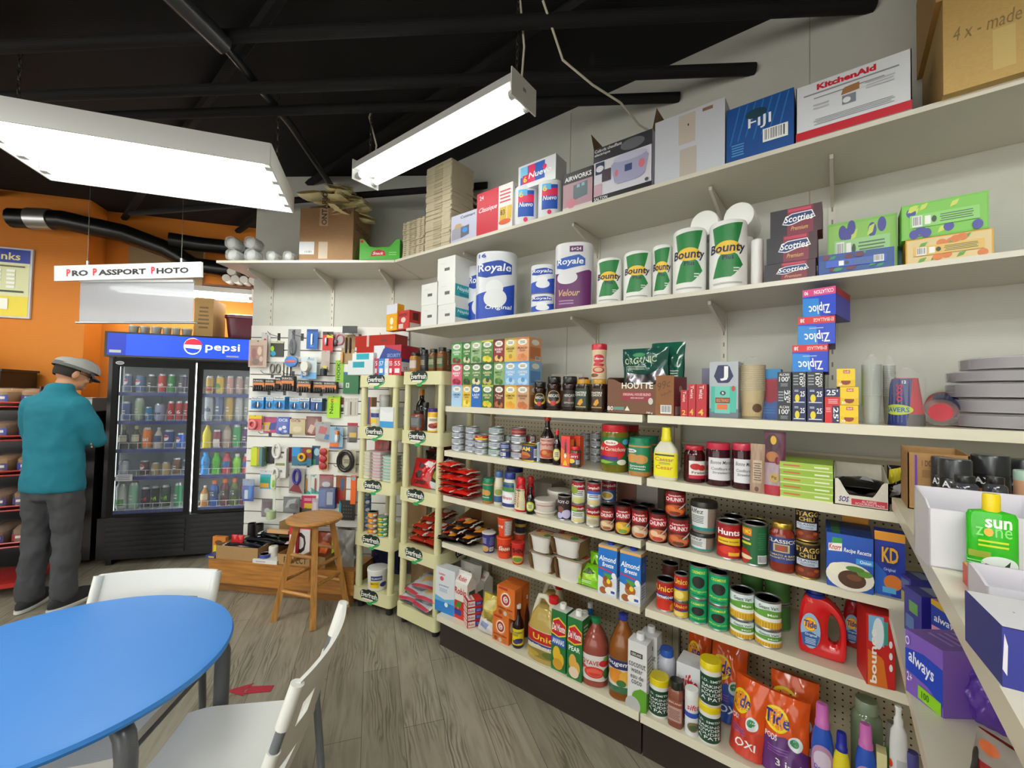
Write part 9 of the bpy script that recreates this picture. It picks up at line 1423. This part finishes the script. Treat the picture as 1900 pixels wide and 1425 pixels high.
hg(-3.696,1.523,.707,.603,.092,.146,'sponge_pack','teal, green and orange sponge pack',c='#4aa0b4',a=(('r',0,.3,1,.66,'#2a9a8c'),('r',0,.06,.8,.3,'#e0a43a'),('r',0,.8,1,1,'#d8d4dc')))
hg(-3.567,1.539,.524,.603,.02,.315,'dish_brush','white and pale green dish brush with long handle',c='#d4dccc',hk=0,a=(('r',0,0,1,1,'#d0d8c8'),),pr=((-1.6,-.02,1.9,.2,.04,'#b4c89a/s','v'),(-.8,.62,1.2,.98,.015,'#d8dcc8/s'),(-.1,.68,.9,.86,.02,'#8ac03a/s')))
hg(-3.459,1.662,.683,.603,.127,.199,'scissors_pack','grey pack with purple-handled scissors',c='#94908e',a=(('p',((0,.1),(.5,.5),(.9,0)),'#7a2a34'),),pr=((.3,.4,.72,.96,.02,'#3a3494/s','o'),))
hg(-3.412,1.719,.675,.603,.07,.16,'nail_file_pack','white and teal card with a brown nail file, left of two',c='#cfd4cf',a=(('p',((0,0),(0,.3),(1,.1),(1,0)),'#3a9a94'),('r',.1,.86,.4,.96,'#8a9a9a')),pr=((.4,.1,.6,.8,.006,'#b8783a/s'),))
hg(-3.351,1.761,.678,.603,.066,.16,'nail_file_pack','white and teal card with a brown nail file, right of two',c='#cfd4cf',a=(('p',((0,0),(0,.3),(1,.1),(1,0)),'#3a9a94'),('r',.1,.86,.4,.96,'#8a9a9a')),pr=((.4,.1,.6,.8,.006,'#9a5a4a/s'),))
hg(-3.277,1.811,.724,.603,.116,.114,'lock_pack','red and grey lock pack with chrome rings',c='#8c5a5c',a=(('r',0,.7,1,1,'#9a3a40'),('e',.5,.3,.3,.2,'#c0c2c6')),bl=(.05,.05,.95,.9,.03))
hg(-3.234,1.803,.576,.603,.135,.165,'luggage_pack','dark blue case with chrome key rings',c='#2a3c74',d=.03,a=(('r',.5,.2,.86,.8,'#9aa4b8'),('r',.04,.1,.4,.9,'#3a5a9c')),bl=(.02,.02,.98,1,.02))
hg(-3.677,1.536,.479,.603,.095,.14,'plug_pack','grey pack with a dark plug',c='#6c6468',a=(('r',.1,.5,.9,.9,'#4a3038'),('e',.5,.36,.24,.16,'#b8b8bc')),bl=(.05,.05,.95,.95,.03))
hg(-3.489,1.641,.526,.603,.137,.127,'cable_pack','silver and black cable pack',c='#5a5c5e',a=(('p',((.1,.3),(.3,.8),(.8,.9),(.6,.4)),'#a4a8aa'),('e',.6,.4,.26,.2,'#1e1e20')),bl=(.03,.03,.97,.97,.03))
hg(-3.394,1.731,.56,.603,.118,.103,'note_pack','pink and yellow card pack',c='#b42a54',a=(('r',.2,0,.95,.4,'#c8a42c'),('l',.1,.6,.8,.8,2,'#e0c0cc')))
hg(-3.41,1.72,.482,.603,.21,.086,'hose_pack','wide dark green-grey pack near the bottom',c='#3c3a30',a=(('r',.1,.3,.9,.6,'#4c5048'),))
hg(-3.337,1.758,.487,.603,.056,.159,'bottle_pack','clear pinkish tall pack near the bottom',c='#b8a4a8',a=(('r',.2,.1,.7,.8,'#d0c4cc'),),bl=(.05,.05,.95,.95,.02))
hg(-3.177,1.881,.606,.603,.084,.227,'tool_pack','brown and red card behind the rack edge',c='#8a4a24',a=(('p',((0,0),(0,.4),(.6,.5),(.9,0)),'#a82c28'),('r',.5,.5,.8,.9,'#3a5a8a')))
hg(-3.074,1.927,.612,.603,.043,.228,'ruler_pack','bright orange narrow card behind the rack post',c='#e8641c',a=(('e',.5,.9,.4,.08,'#8ab4d0'),))
hg(-3.112,1.901,.484,.603,.128,.158,'net_bag','black net bag with teal edging',c='#1c1c1c',a=(('p',((0,0),(0,1),(.12,.8),(.12,0)),'#1f8a9c'),('e',.3,.2,.05,.04,'#4a4a40'),('e',.3,.37,.05,.04,'#4a4a40'),('e',.3,.54,.05,.04,'#4a4a40'),('e',.3,.71,.05,.04,'#4a4a40'),('e',.46,.2,.05,.04,'#4a4a40'),('e',.46,.37,.05,.04,'#4a4a40'),('e',.46,.54,.05,.04,'#4a4a40'),('e',.46,.71,.05,.04,'#4a4a40'),('e',.62,.2,.05,.04,'#4a4a40'),('e',.62,.37,.05,.04,'#4a4a40'),('e',.62,.54,.05,.04,'#4a4a40'),('e',.62,.71,.05,.04,'#4a4a40'),('e',.78,.2,.05,.04,'#4a4a40'),('e',.78,.37,.05,.04,'#4a4a40'),('e',.78,.54,.05,.04,'#4a4a40'),('e',.78,.71,.05,.04,'#4a4a40')))
hg(-3.735,1.411,.62,.603,.094,.175,'glove_pack','blue pack hanging at the fridge edge',c='#2848a8',a=(('r',0,.7,1,1,'#8a98b8'),('r',.2,.1,.5,.5,'#c8d4e4'),('p',((.5,.1),(.6,.7),(.9,.7),(.8,.1)),'#1a7ac8')),bl=(.02,.02,.98,.98,.02))
def hooks():
 rows=((1.95,(.18,.36,.62,.8,1.0)),(1.64,(.14,.3,.44)),(1.5,(.12,.24,.36,.52)),(1.16,(.14,.3,.5,.74,.9)),(.92,(.2,.44,.7,.95)))
 for i,(z,us)in enumerate(rows):
  for k,u in enumerate(us):
   p=kpt(-1.38+u*1.1,-.0225);t=thing('wall_hook',(p.x,p.y,z),KA,'thin black wire hook, %s in the %s hook row from the top'%(ORD[k],ORD[i]),'hook','wire hooks on the slotted wall')
   MB().box(-.012,-.001,-.03,.012,.0,.03,'#2a2826/s').build('clip',t);MB().tube([(0,-.001,.0),(0,-.12,.004),(0,-.15,.022)],.0022,'#2a2826/s',6).build('wire',t)
hooks()
openbox(-3.596,1.381,.24,.507,.349,.1,'tool_carton','open brown carton of wrapped dark tools on the wooden platform',d=.24,c='#9c7a50/k')
openbox(-3.139,1.635,.24,.507,.38,.075,'tool_carton','open brown carton printed PERFECT behind the stool',d=.24,c='#a5804f/k',f=(('t','PERFECT',.14,.2,.62,.8,'#3a2a1a',0,1.4),))
ca(-3.339,1.421,.24,.507,.196,.027,'white_box','small white box with fine print on the platform',d=.09,c='#dcdcda',f=(('l',.06,.3,.6,.7,2,'#6a6a6a'),))
can(-3.368,1.404,.268,1.042,.078,.03,'tape_tin','round dark blue tin standing on the small white box',c='#3a4a9c',lid='#8a6a8a/s')
roll(-3.359,1.458,.24,1.031,.064,.1,'tape_roll','white tape roll behind the blue tin',c='#d8d4cc',ct='tape')
ca(-3.75,1.204,.24,.507,.079,.019,'tape_box','blue box with yellow print at the left end of the platform',d=.08,c='#26347e',f=(('r',.3,.2,.9,.7,'#d8c02a'),))
ca(-3.782,1.249,.24,.507,.111,.132,'bulb_pack','orange and yellow upright pack at the left end of the platform',d=.03,c='#c87a2c',f=(('r',.1,.1,.9,.5,'#e0d02a'),('e',.5,.66,.3,.14,'#5a3a1c')))
nd(-3.590,1.362,0.290,0.56,0.34,.09,.05,'long dark tool wrapped in black film, lowest of three on the platform carton','#16161c/g',(('e',.3,.5,.03,.1,'#b8c8d8/g'),('e',.7,.6,.02,.1,'#7ad82a')),0,gp='wrapped tools',nm='wrapped_tool')
nd(-3.492,1.474,0.320,0.45,0.42,.09,.05,'long dark tool wrapped in black film, middle of three on the platform carton','#121214/g',(('e',.3,.5,.03,.1,'#b8c8d8/g'),('e',.7,.6,.02,.1,'#7ad82a')),1,gp='wrapped tools',nm='wrapped_tool')
nd(-3.411,1.576,0.360,0.54,0.44,.09,.05,'long dark tool wrapped in black film, highest of three on the platform carton','#18181a/g',(('e',.3,.5,.03,.1,'#b8c8d8/g'),('e',.7,.6,.02,.1,'#7ad82a')),2,gp='wrapped tools',nm='wrapped_tool')
ca(-3.352,1.489,.43,.507,.177,.025,'broom_stick','pale wooden tool handle across the dark bundles',d=.03,c='#c89a6a/s',ct='handle')
ca(-3.253,1.572,.24,.507,.056,.24,'red_white_box','red and white box with big letter, upright beside the handle',d=.08,c='#c8202a',f=(('r',.06,.06,.94,.8,'#e4e0e0'),('t','D',.2,.16,.7,.7,'#2a2426',0,1.6)))
ca(-3.224,1.634,.24,.507,.135,.28,'red_white_box','red and white box with big letter, lying behind it',d=.08,c='#c8202a',f=(('r',.06,.06,.94,.8,'#e4e0e0'),('t','D',.2,.16,.7,.7,'#2a2426',0,1.6)))
ca(-3.426,1.613,.24,.507,.146,.24,'brown_box','brown box standing behind the red and white boxes',d=.08,c='#7a5c34/k')
can(-3.69,1.432,.24,1.062,.06,.21,'black_mug','black shiny canister at the left back of the platform, left',c='#1a1618',lid='#1a1a1c/s',rim='#1c1c1e/s',ct='canister')
can(-3.633,1.464,.24,1.052,.06,.21,'black_mug','black shiny canister at the left back of the platform, right',c='#1a1618',lid='#1a1a1c/s',rim='#1c1c1e/s',ct='canister')
po(-3.679,1.311,.242,.507,.055,.15,'gift_bow','red ribbon bow on the platform carton, left',t=.03,c='#c01f24/g',d=.038)
po(-3.637,1.335,.242,.507,.055,.15,'gift_bow','red ribbon bow on the platform carton, right',t=.03,c='#c01f24/g',d=.038)
po(-2.848,1.742,.24,.507,.148,.267,'grey_bag','large grey and white bag at the right end of the platform',t=.16,c='#a9a8a6/s',wr=.3,d=.104)
po(-3.109,1.74,.24,.507,.163,.19,'rope_pack','orange and dark rope pack behind the stool legs',t=.08,c='#7a3a24/s',a=(('p',((.2,.2),(.4,.7),(.8,.6),(.6,.2)),'#c8602c'),),d=.114)
ca(-2.987,1.726,.24,.507,.027,.24,'neon_strip','neon yellow-green strip sticking up behind the stool, left',d=.01,c='#b8e01c')
ca(-2.935,1.755,.24,.507,.027,.24,'neon_strip','neon yellow-green strip sticking up behind the stool, right',d=.01,c='#b8e01c')
ca(-4.724,1.398,1.981,.941,.151,.364,'tall_carton','tan printed carton standing on the fridge behind the sheet',d=.3,c='#b08a52/k',f=(('l',.2,.2,.8,.8,6,'#6a4a24'),))
t=thing('storage_bin',(-4.521,1.677,1.981),FA,'dark red plastic storage bin on the fridge','storage bin');MB().lathe([(.86,0),(.88,.01),(1,.2),(.98,.2)],'#5a1426/s',32,tf=Matrix.Diagonal((.19,.15,1,1)),p=5).build('bin',t);MB().lathe([(1.02,.195),(1.05,.2),(1.05,.225),(.9,.235),(.01,.235)],'#641a2c/s',32,tf=Matrix.Diagonal((.19,.15,1,1)),p=5).build('lid',t)
bo(-4.886,.882,1.981,1.302,.074,.07,'cup_sleeve','clear cup sleeve lying on the fridge top, first from the left',sh='tub',c='#9c9890/s',cap='#c8c4ba/s',gp='cup sleeves on the fridge',ct='cups',capn='lid')
bo(-4.86,.953,1.981,1.29,.076,.07,'cup_sleeve','clear cup sleeve lying on the fridge top, second from the left',sh='tub',c='#9c9890/s',cap='#c8c4ba/s',gp='cup sleeves on the fridge',ct='cups',capn='lid')
bo(-4.79,1.017,1.981,1.277,.077,.07,'cup_sleeve','clear cup sleeve lying on the fridge top, third from the left',sh='tub',c='#9c9890/s',cap='#c8c4ba/s',gp='cup sleeves on the fridge',ct='cups',capn='lid')
bo(-4.76,1.085,1.981,1.265,.069,.07,'cup_sleeve','clear cup sleeve lying on the fridge top, fourth from the left',sh='tub',c='#9c9890/s',cap='#c8c4ba/s',gp='cup sleeves on the fridge',ct='cups',capn='lid')
bo(-4.693,1.135,1.981,1.255,.06,.07,'cup_sleeve','clear cup sleeve lying on the fridge top, fifth from the left',sh='tub',c='#9c9890/s',cap='#c8c4ba/s',gp='cup sleeves on the fridge',ct='cups',capn='lid')
bo(-4.677,1.209,1.981,1.242,.082,.07,'cup_sleeve','clear cup sleeve lying on the fridge top, sixth from the left',sh='tub',c='#9c9890/s',cap='#c8c4ba/s',gp='cup sleeves on the fridge',ct='cups',capn='lid')
m=MB();q=[fpt(.5,.42),fpt(1.35,.42),fpt(1.35,.75),fpt(.5,.75)];m.prism([(p.x,p.y)for p in q],2.53,2.55,'#8a5a3a/s');m.build('high_shelf',lb='brown shelf above the strip lamp holding cup lids near the white wall end',ct='shelf')
t=thing('cup_sleeve',(-4.848,1.619,2.587),FA,'clear-wrapped white cup stack on the brown high shelf, first from the left','cups','cup stacks on the high shelf',rx=R(90));MB().lathe([(.03,0),(.034,.03),(.035,.2)],'#e6e2d8',20).build('cups',t);MB().lathe([(.037,-.01),(.038,.2),(.01,.22)],'#ffffff/t.2',20).build('film_wrap',t)
t=thing('cup_sleeve',(-4.804,1.679,2.587),FA,'clear-wrapped white cup stack on the brown high shelf, second from the left','cups','cup stacks on the high shelf',rx=R(90));MB().lathe([(.03,0),(.034,.03),(.035,.2)],'#e6e2d8',20).build('cups',t);MB().lathe([(.037,-.01),(.038,.2),(.01,.22)],'#ffffff/t.2',20).build('film_wrap',t)
t=thing('cup_sleeve',(-4.760,1.740,2.587),FA,'clear-wrapped white cup stack on the brown high shelf, third from the left','cups','cup stacks on the high shelf',rx=R(90));MB().lathe([(.03,0),(.034,.03),(.035,.2)],'#e6e2d8',20).build('cups',t);MB().lathe([(.037,-.01),(.038,.2),(.01,.22)],'#ffffff/t.2',20).build('film_wrap',t)
t=thing('cup_sleeve',(-4.715,1.801,2.587),FA,'clear-wrapped white cup stack on the brown high shelf, fourth from the left','cups','cup stacks on the high shelf',rx=R(90));MB().lathe([(.03,0),(.034,.03),(.035,.2)],'#e6e2d8',20).build('cups',t);MB().lathe([(.037,-.01),(.038,.2),(.01,.22)],'#ffffff/t.2',20).build('film_wrap',t)
t=thing('cup_sleeve',(-4.671,1.861,2.587),FA,'clear-wrapped white cup stack on the brown high shelf, fifth from the left','cups','cup stacks on the high shelf',rx=R(90));MB().lathe([(.03,0),(.034,.03),(.035,.2)],'#e6e2d8',20).build('cups',t);MB().lathe([(.037,-.01),(.038,.2),(.01,.22)],'#ffffff/t.2',20).build('film_wrap',t)
t=thing('cup_sleeve',(-4.627,1.922,2.587),FA,'clear-wrapped white cup stack on the brown high shelf, sixth from the left','cups','cup stacks on the high shelf',rx=R(90));MB().lathe([(.03,0),(.034,.03),(.035,.2)],'#e6e2d8',20).build('cups',t);MB().lathe([(.037,-.01),(.038,.2),(.01,.22)],'#ffffff/t.2',20).build('film_wrap',t)
t=thing('cup_sleeve',(-4.583,1.982,2.587),FA,'clear-wrapped white cup stack on the brown high shelf, seventh from the left','cups','cup stacks on the high shelf',rx=R(90));MB().lathe([(.03,0),(.034,.03),(.035,.2)],'#e6e2d8',20).build('cups',t);MB().lathe([(.037,-.01),(.038,.2),(.01,.22)],'#ffffff/t.2',20).build('film_wrap',t)
t=thing('cup_sleeve',(-4.824,1.651,2.655),FA,'clear-wrapped white cup stack lying on top of the others, left','cups','cup stacks on the high shelf',rx=R(90));MB().lathe([(.03,0),(.034,.03),(.035,.2)],'#e6e2d8',20).build('cups',t);MB().lathe([(.037,-.01),(.038,.2),(.01,.22)],'#ffffff/t.2',20).build('film_wrap',t)
t=thing('cup_sleeve',(-4.736,1.772,2.655),FA,'clear-wrapped white cup stack lying on top of the others, right','cups','cup stacks on the high shelf',rx=R(90));MB().lathe([(.03,0),(.034,.03),(.035,.2)],'#e6e2d8',20).build('cups',t);MB().lathe([(.037,-.01),(.038,.2),(.01,.22)],'#ffffff/t.2',20).build('film_wrap',t)
ca(-5.223,0.630,1.301,FA,.24,.11,'white_box','white printed box on the black counter beside the person',.2,'box',None,'#d6d2cc',(('l',.1,.3,.9,.6,1,'#6a6a6a'),('r',0,.9,1,1,'#a89888')))
ca(-5.904,-0.136,1.641,FA,.5,.1,'white_box','flat white box with purple print on the black cabinet',.3,'box',None,'#d4cfcf',(('t','coffee',.55,.3,.9,.7,'#8a7a9a'),('r',.48,0,.49,1,'#a8a4a4')))
bo(-5.975,-0.233,1.742,FA,.19,.26,'candy_jar','large dark candy jar on the flat white box','jar',None,'widejar','#2a1f1c/g','#17151a/s',((.2,.6,160,None,(('r',.1,.1,.9,.9,'#4a4a2c'),('l',.2,.3,.8,.7,3,'#c8b84a'))),),capn='lid')
bo(-5.425,-0.089,1.375,FA,.1,.27,'spray_bottle','clear spray bottle with white trigger behind the bread rack','bottle',None,'soy','#b8c0c4/l.4','#dcdcd8/s')
DK(-4.914,.869,.059,.161,'grey-blue cola can',(0,0,0,0),('can','#5a6a94',0,0,(('e',.5,.6,.3,.2,'#e8ecf4'),('p',((.22,.62),(.3,.76),(.7,.76),(.78,.62)),'#c82a3a'))))
DK(-4.867,.943,.07,.157,'slate-blue cola can',(0,0,1,0),('can','#4a6aa0',0,0,(('e',.5,.6,.3,.2,'#e8ecf4'),('p',((.22,.62),(.3,.76),(.7,.76),(.78,.62)),'#c82a3a'))))
DK(-4.812,1.008,.059,.163,'black cola can',(0,0,2,0),('can','#26262c',0,0,0))
DK(-4.769,1.071,.063,.17,'red soda can',(0,0,3,0),('can','#c03024',0,0,(('t','Crush',.1,.34,.9,.56,'#ffffff'),)))
DK(-4.724,1.129,.059,.169,'green soda can',(0,0,4,0),('can','#2c8a3a',0,0,(('t','7up',.1,.34,.9,.56,'#ffffff'),)))
DK(-4.679,1.198,.066,.168,'dark purple soda can',(0,0,5,0),('can','#3a2c44',0,0,0))
DK(-4.918,.868,.064,.168,'blue-grey energy can',(1,0,0,0),('can','#4a62a0',0,0,0))
DK(-4.864,.942,.066,.199,'pale green tea can',(1,0,1,0),('can','#a8bca4',0,0,0))
DK(-4.815,.998,.051,.126,'sky-blue can',(1,0,2,0),('can','#3a84b8',0,0,0))
DK(-4.78,1.067,.075,.156,'white and blue water can',(1,0,3,0),('can','#aab4d4',0,0,(('t','Haw',.1,.34,.9,.56,'#1c2a60'),)))
DK(-4.719,1.131,.053,.177,'red berry can',(1,0,4,0),('can','#b8242c',0,0,(('t','26',.1,.34,.9,.56,'#ffffff'),)))
DK(-4.681,1.181,.051,.179,'red berry can',(1,0,5,0),('can','#b8242c',0,0,(('t','26',.1,.34,.9,.56,'#ffffff'),)))
DK(-4.645,1.229,.049,.18,'dark red berry can',(1,0,6,0),('can','#a82030',0,0,0))
DK(-4.929,.859,.071,.193,'dark green glass bottle',(2,0,0,0),('glass','#2a3428','#8a8a5a','#b8b09a',0))
DK(-5.028,.876,.072,.186,'dark green glass bottle',(2,0,0,1),('glass','#2a3428','#8a8a5a','#b8b09a',0))
DK(-4.872,.931,.064,.201,'olive glass bottle',(2,0,1,0),('glass','#4a4c38','#c8c0a0','#c0b8a0',0))
DK(-4.97,.949,.065,.194,'olive glass bottle',(2,0,1,1),('glass','#4a4c38','#c8c0a0','#c0b8a0',0))
DK(-4.826,.998,.068,.189,'orange juice can',(2,0,2,0),('can','#e07a1c',0,0,(('t','Maxi',.1,.34,.9,.56,'#ffffff'),)))
DK(-4.777,1.064,.068,.186,'white-capped milk drink',(2,0,3,0),('milk','#c8c4bc','#e8e8e8','#3a4a7a',0))
DK(-4.874,1.085,.069,.179,'white-capped milk drink',(2,0,3,1),('milk','#c8c4bc','#e8e8e8','#3a4a7a',0))
DK(-4.731,1.128,.069,.167,'navy cola can',(2,0,4,0),('can','#28408c',0,0,(('e',.5,.6,.3,.2,'#e8ecf4'),('p',((.22,.62),(.3,.76),(.7,.76),(.78,.62)),'#c82a3a'))))
DK(-4.676,1.197,.06,.138,'bright blue cola can',(2,0,5,0),('can','#1f54c0',0,0,(('e',.5,.6,.3,.2,'#e8ecf4'),('p',((.22,.62),(.3,.76),(.7,.76),(.78,.62)),'#c82a3a'))))
DK(-4.921,.869,.071,.139,'silver and blue energy can',(3,0,0,0),('can','#a8b4c8',0,0,(('r',0,.2,.5,.8,'#2a4a9a'),('r',.5,.2,1,.8,'#c8ccd4'))))
DK(-4.828,.989,.062,.137,'dark red cola can',(3,0,1,0),('can','#54303c',0,0,(('e',.5,.6,.3,.2,'#e8ecf4'),('p',((.22,.62),(.3,.76),(.7,.76),(.78,.62)),'#c82a3a'))))
DK(-4.78,1.053,.06,.117,'tan coffee can',(3,0,2,0),('can','#a8946c',0,0,0))
DK(-4.733,1.118,.06,.119,'cream coffee can',(3,0,3,0),('can','#c0a880',0,0,0))
DK(-4.688,1.184,.066,.155,'brown coffee can',(3,0,4,0),('can','#6c4c38',0,0,0))
DK(-4.638,1.233,.042,.137,'grey coffee can',(3,0,5,0),('can','#50607c',0,0,0))
DK(-4.928,.862,.075,.225,'tall white and green can',(4,0,0,0),('can','#c4ccc4',0,0,(('r',0,.1,1,.4,'#5a9a5a'),)))
DK(-4.873,.934,.069,.235,'pale mint iced tea can',(4,0,1,0),('can','#8cc0a8',0,0,0))
DK(-4.818,1.002,.061,.195,'dark purple energy can',(4,0,2,0),('can','#38203c',0,0,(('t','M',.1,.34,.9,.56,'#c83a5a'),)))
DK(-4.775,1.059,.057,.2,'black and lime energy can',(4,0,3,0),('can','#20281c',0,0,(('t','M',.1,.34,.9,.56,'#a8d82a'),)))
DK(-4.735,1.124,.07,.206,'black and green energy can',(4,0,4,0),('can','#2c3a24',0,0,(('t','M',.1,.34,.9,.56,'#7ac82a'),)))
DK(-4.675,1.197,.06,.22,'green soda can',(4,0,5,0),('can','#2a8a5a',0,0,0))
DK(-4.553,1.368,.063,.164,'gold iced tea can',(0,1,0,0),('can','#c8a44c',0,0,(('r',0,.1,1,.4,'#a83a24'),)))
DK(-4.506,1.435,.068,.171,'yellow lemon can',(0,1,1,0),('can','#d8b83c',0,0,(('e',.5,.4,.3,.2,'#4a8a3a'),)))
DK(-4.455,1.499,.059,.169,'pink-beige can',(0,1,2,0),('can','#c89a94',0,0,0))
DK(-4.41,1.56,.06,.168,'dusty pink can',(0,1,3,0),('can','#b89a98',0,0,0))
DK(-4.369,1.617,.059,.167,'grey-pink can',(0,1,4,0),('can','#a8a0a0',0,0,0))
DK(-4.556,1.372,.074,.241,'silver can',(1,1,0,0),('can','#a8b0b8',0,0,(('t','soda',.1,.34,.9,.56,'#2a3a6a'),)))
DK(-4.504,1.435,.064,.251,'silver-blue can',(1,1,1,0),('can','#5a6a94',0,0,0))
DK(-4.457,1.501,.065,.245,'gold can',(1,1,2,0),('can','#b89a4a',0,0,0))
DK(-4.41,1.564,.063,.242,'pale silver can',(1,1,3,0),('can','#b8bcc0',0,0,0))
DK(-4.367,1.621,.06,.244,'dull silver can',(1,1,4,0),('can','#98a0a0',0,0,0))
DK(-4.561,1.366,.074,.228,'yellow drink bottle',(2,1,0,0),('pet','#d8c81c','#4a3a8a',0,0))
DK(-4.653,1.394,.075,.222,'yellow drink bottle',(2,1,0,1),('pet','#d8c81c','#4a3a8a',0,0))
DK(-4.509,1.429,.064,.167,'maroon and white can',(2,1,1,0),('can','#8a3a4c',0,0,(('r',0,0,1,.5,'#d8d0cc'),)))
DK(-4.465,1.496,.072,.261,'grey drink bottle',(2,1,2,0),('pet','#a8988c','#c02030','#b8a8a0',0))
DK(-4.555,1.526,.073,.255,'grey drink bottle',(2,1,2,1),('pet','#a8988c','#c02030','#b8a8a0',0))
DK(-4.418,1.558,.069,.214,'green can',(2,1,3,0),('can','#3c9a5a',0,0,0))
DK(-4.37,1.618,.064,.194,'purple can',(2,1,4,0),('can','#5a3a74',0,0,0))
DK(-4.562,1.364,.074,.196,'blue sport drink',(3,1,0,0),('sport','#1c8ad8','#2a9ae8','#1c8ad8',(('t','PRIME',.2,.1,.7,.9,'#101820',90),)))
DK(-4.655,1.391,.075,.185,'blue sport drink',(3,1,0,1),('sport','#1c8ad8','#2a9ae8','#1c8ad8',(('t','PRIME',.2,.1,.7,.9,'#101820',90),)))
DK(-4.747,1.418,.077,.173,'blue sport drink',(3,1,0,2),('sport','#1c8ad8','#2a9ae8','#1c8ad8',(('t','PRIME',.2,.1,.7,.9,'#101820',90),)))
DK(-4.511,1.431,.07,.195,'green sport drink',(3,1,1,0),('sport','#4cb41c','#5cc82a','#4cb41c',(('t','PRIME',.2,.1,.7,.9,'#101820',90),)))
DK(-4.602,1.46,.072,.184,'green sport drink',(3,1,1,1),('sport','#4cb41c','#5cc82a','#4cb41c',(('t','PRIME',.2,.1,.7,.9,'#101820',90),)))
DK(-4.694,1.489,.073,.172,'green sport drink',(3,1,1,2),('sport','#4cb41c','#5cc82a','#4cb41c',(('t','PRIME',.2,.1,.7,.9,'#101820',90),)))
DK(-4.463,1.497,.071,.186,'red sport drink',(3,1,2,0),('sport','#b83a4c','#c83a44','#2a70b0',(('t','PRIME',.2,.1,.7,.9,'#101820',90),)))
DK(-4.554,1.527,.073,.174,'red sport drink',(3,1,2,1),('sport','#b83a4c','#c83a44','#2a70b0',(('t','PRIME',.2,.1,.7,.9,'#101820',90),)))
DK(-4.644,1.557,.074,.163,'red sport drink',(3,1,2,2),('sport','#b83a4c','#c83a44','#2a70b0',(('t','PRIME',.2,.1,.7,.9,'#101820',90),)))
DK(-4.413,1.565,.069,.181,'lime sport drink',(3,1,3,0),('sport','#7ac83a','#e8e8e4','#8ad040',0))
DK(-4.502,1.596,.071,.169,'lime sport drink',(3,1,3,1),('sport','#7ac83a','#e8e8e4','#8ad040',0))
DK(-4.592,1.627,.072,.157,'lime sport drink',(3,1,3,2),('sport','#7ac83a','#e8e8e4','#8ad040',0))
DK(-4.365,1.623,.06,.181,'pink-red sport drink',(3,1,4,0),('sport','#c83a48','#e8e4e4','#3a5ab0',0))
DK(-4.453,1.656,.061,.169,'pink-red sport drink',(3,1,4,1),('sport','#c83a48','#e8e4e4','#3a5ab0',0))
DK(-4.542,1.688,.063,.157,'pink-red sport drink',(3,1,4,2),('sport','#c83a48','#e8e4e4','#3a5ab0',0))
DK(-4.557,1.365,.067,.184,'amber juice bottle',(4,1,0,0),('pet','#b8782c','#e4e0d8','#d8c8a0',0))
DK(-4.65,1.392,.069,.167,'amber juice bottle',(4,1,0,1),('pet','#b8782c','#e4e0d8','#d8c8a0',0))
DK(-4.513,1.425,.067,.232,'blue sports bottle',(4,1,1,0),('sport','#2456a8','#e8702c','#1c3a70',(('t','G',.3,.2,.7,.8,'#e8e8ea'),)))
DK(-4.605,1.453,.068,.216,'blue sports bottle',(4,1,1,1),('sport','#2456a8','#e8702c','#1c3a70',(('t','G',.3,.2,.7,.8,'#e8e8ea'),)))
DK(-4.464,1.493,.068,.241,'dark red sports bottle',(4,1,2,0),('sport','#6a2430','#e8702c','#3a1a20',(('t','G',.3,.2,.7,.8,'#e8e8ea'),)))
DK(-4.555,1.522,.069,.225,'dark red sports bottle',(4,1,2,1),('sport','#6a2430','#e8702c','#3a1a20',(('t','G',.3,.2,.7,.8,'#e8e8ea'),)))
DK(-4.418,1.554,.066,.247,'olive sports bottle',(4,1,3,0),('sport','#5c6a28','#e8702c','#3a4220',(('t','G',.3,.2,.7,.8,'#e8e8ea'),)))
DK(-4.508,1.585,.067,.23,'olive sports bottle',(4,1,3,1),('sport','#5c6a28','#e8702c','#3a4220',(('t','G',.3,.2,.7,.8,'#e8e8ea'),)))
DK(-4.369,1.619,.063,.24,'maroon sports bottle',(4,1,4,0),('sport','#7a2434','#e8702c','#3a1a20',0))
DK(-4.458,1.652,.065,.224,'maroon sports bottle',(4,1,4,1),('sport','#7a2434','#e8702c','#3a1a20',0))
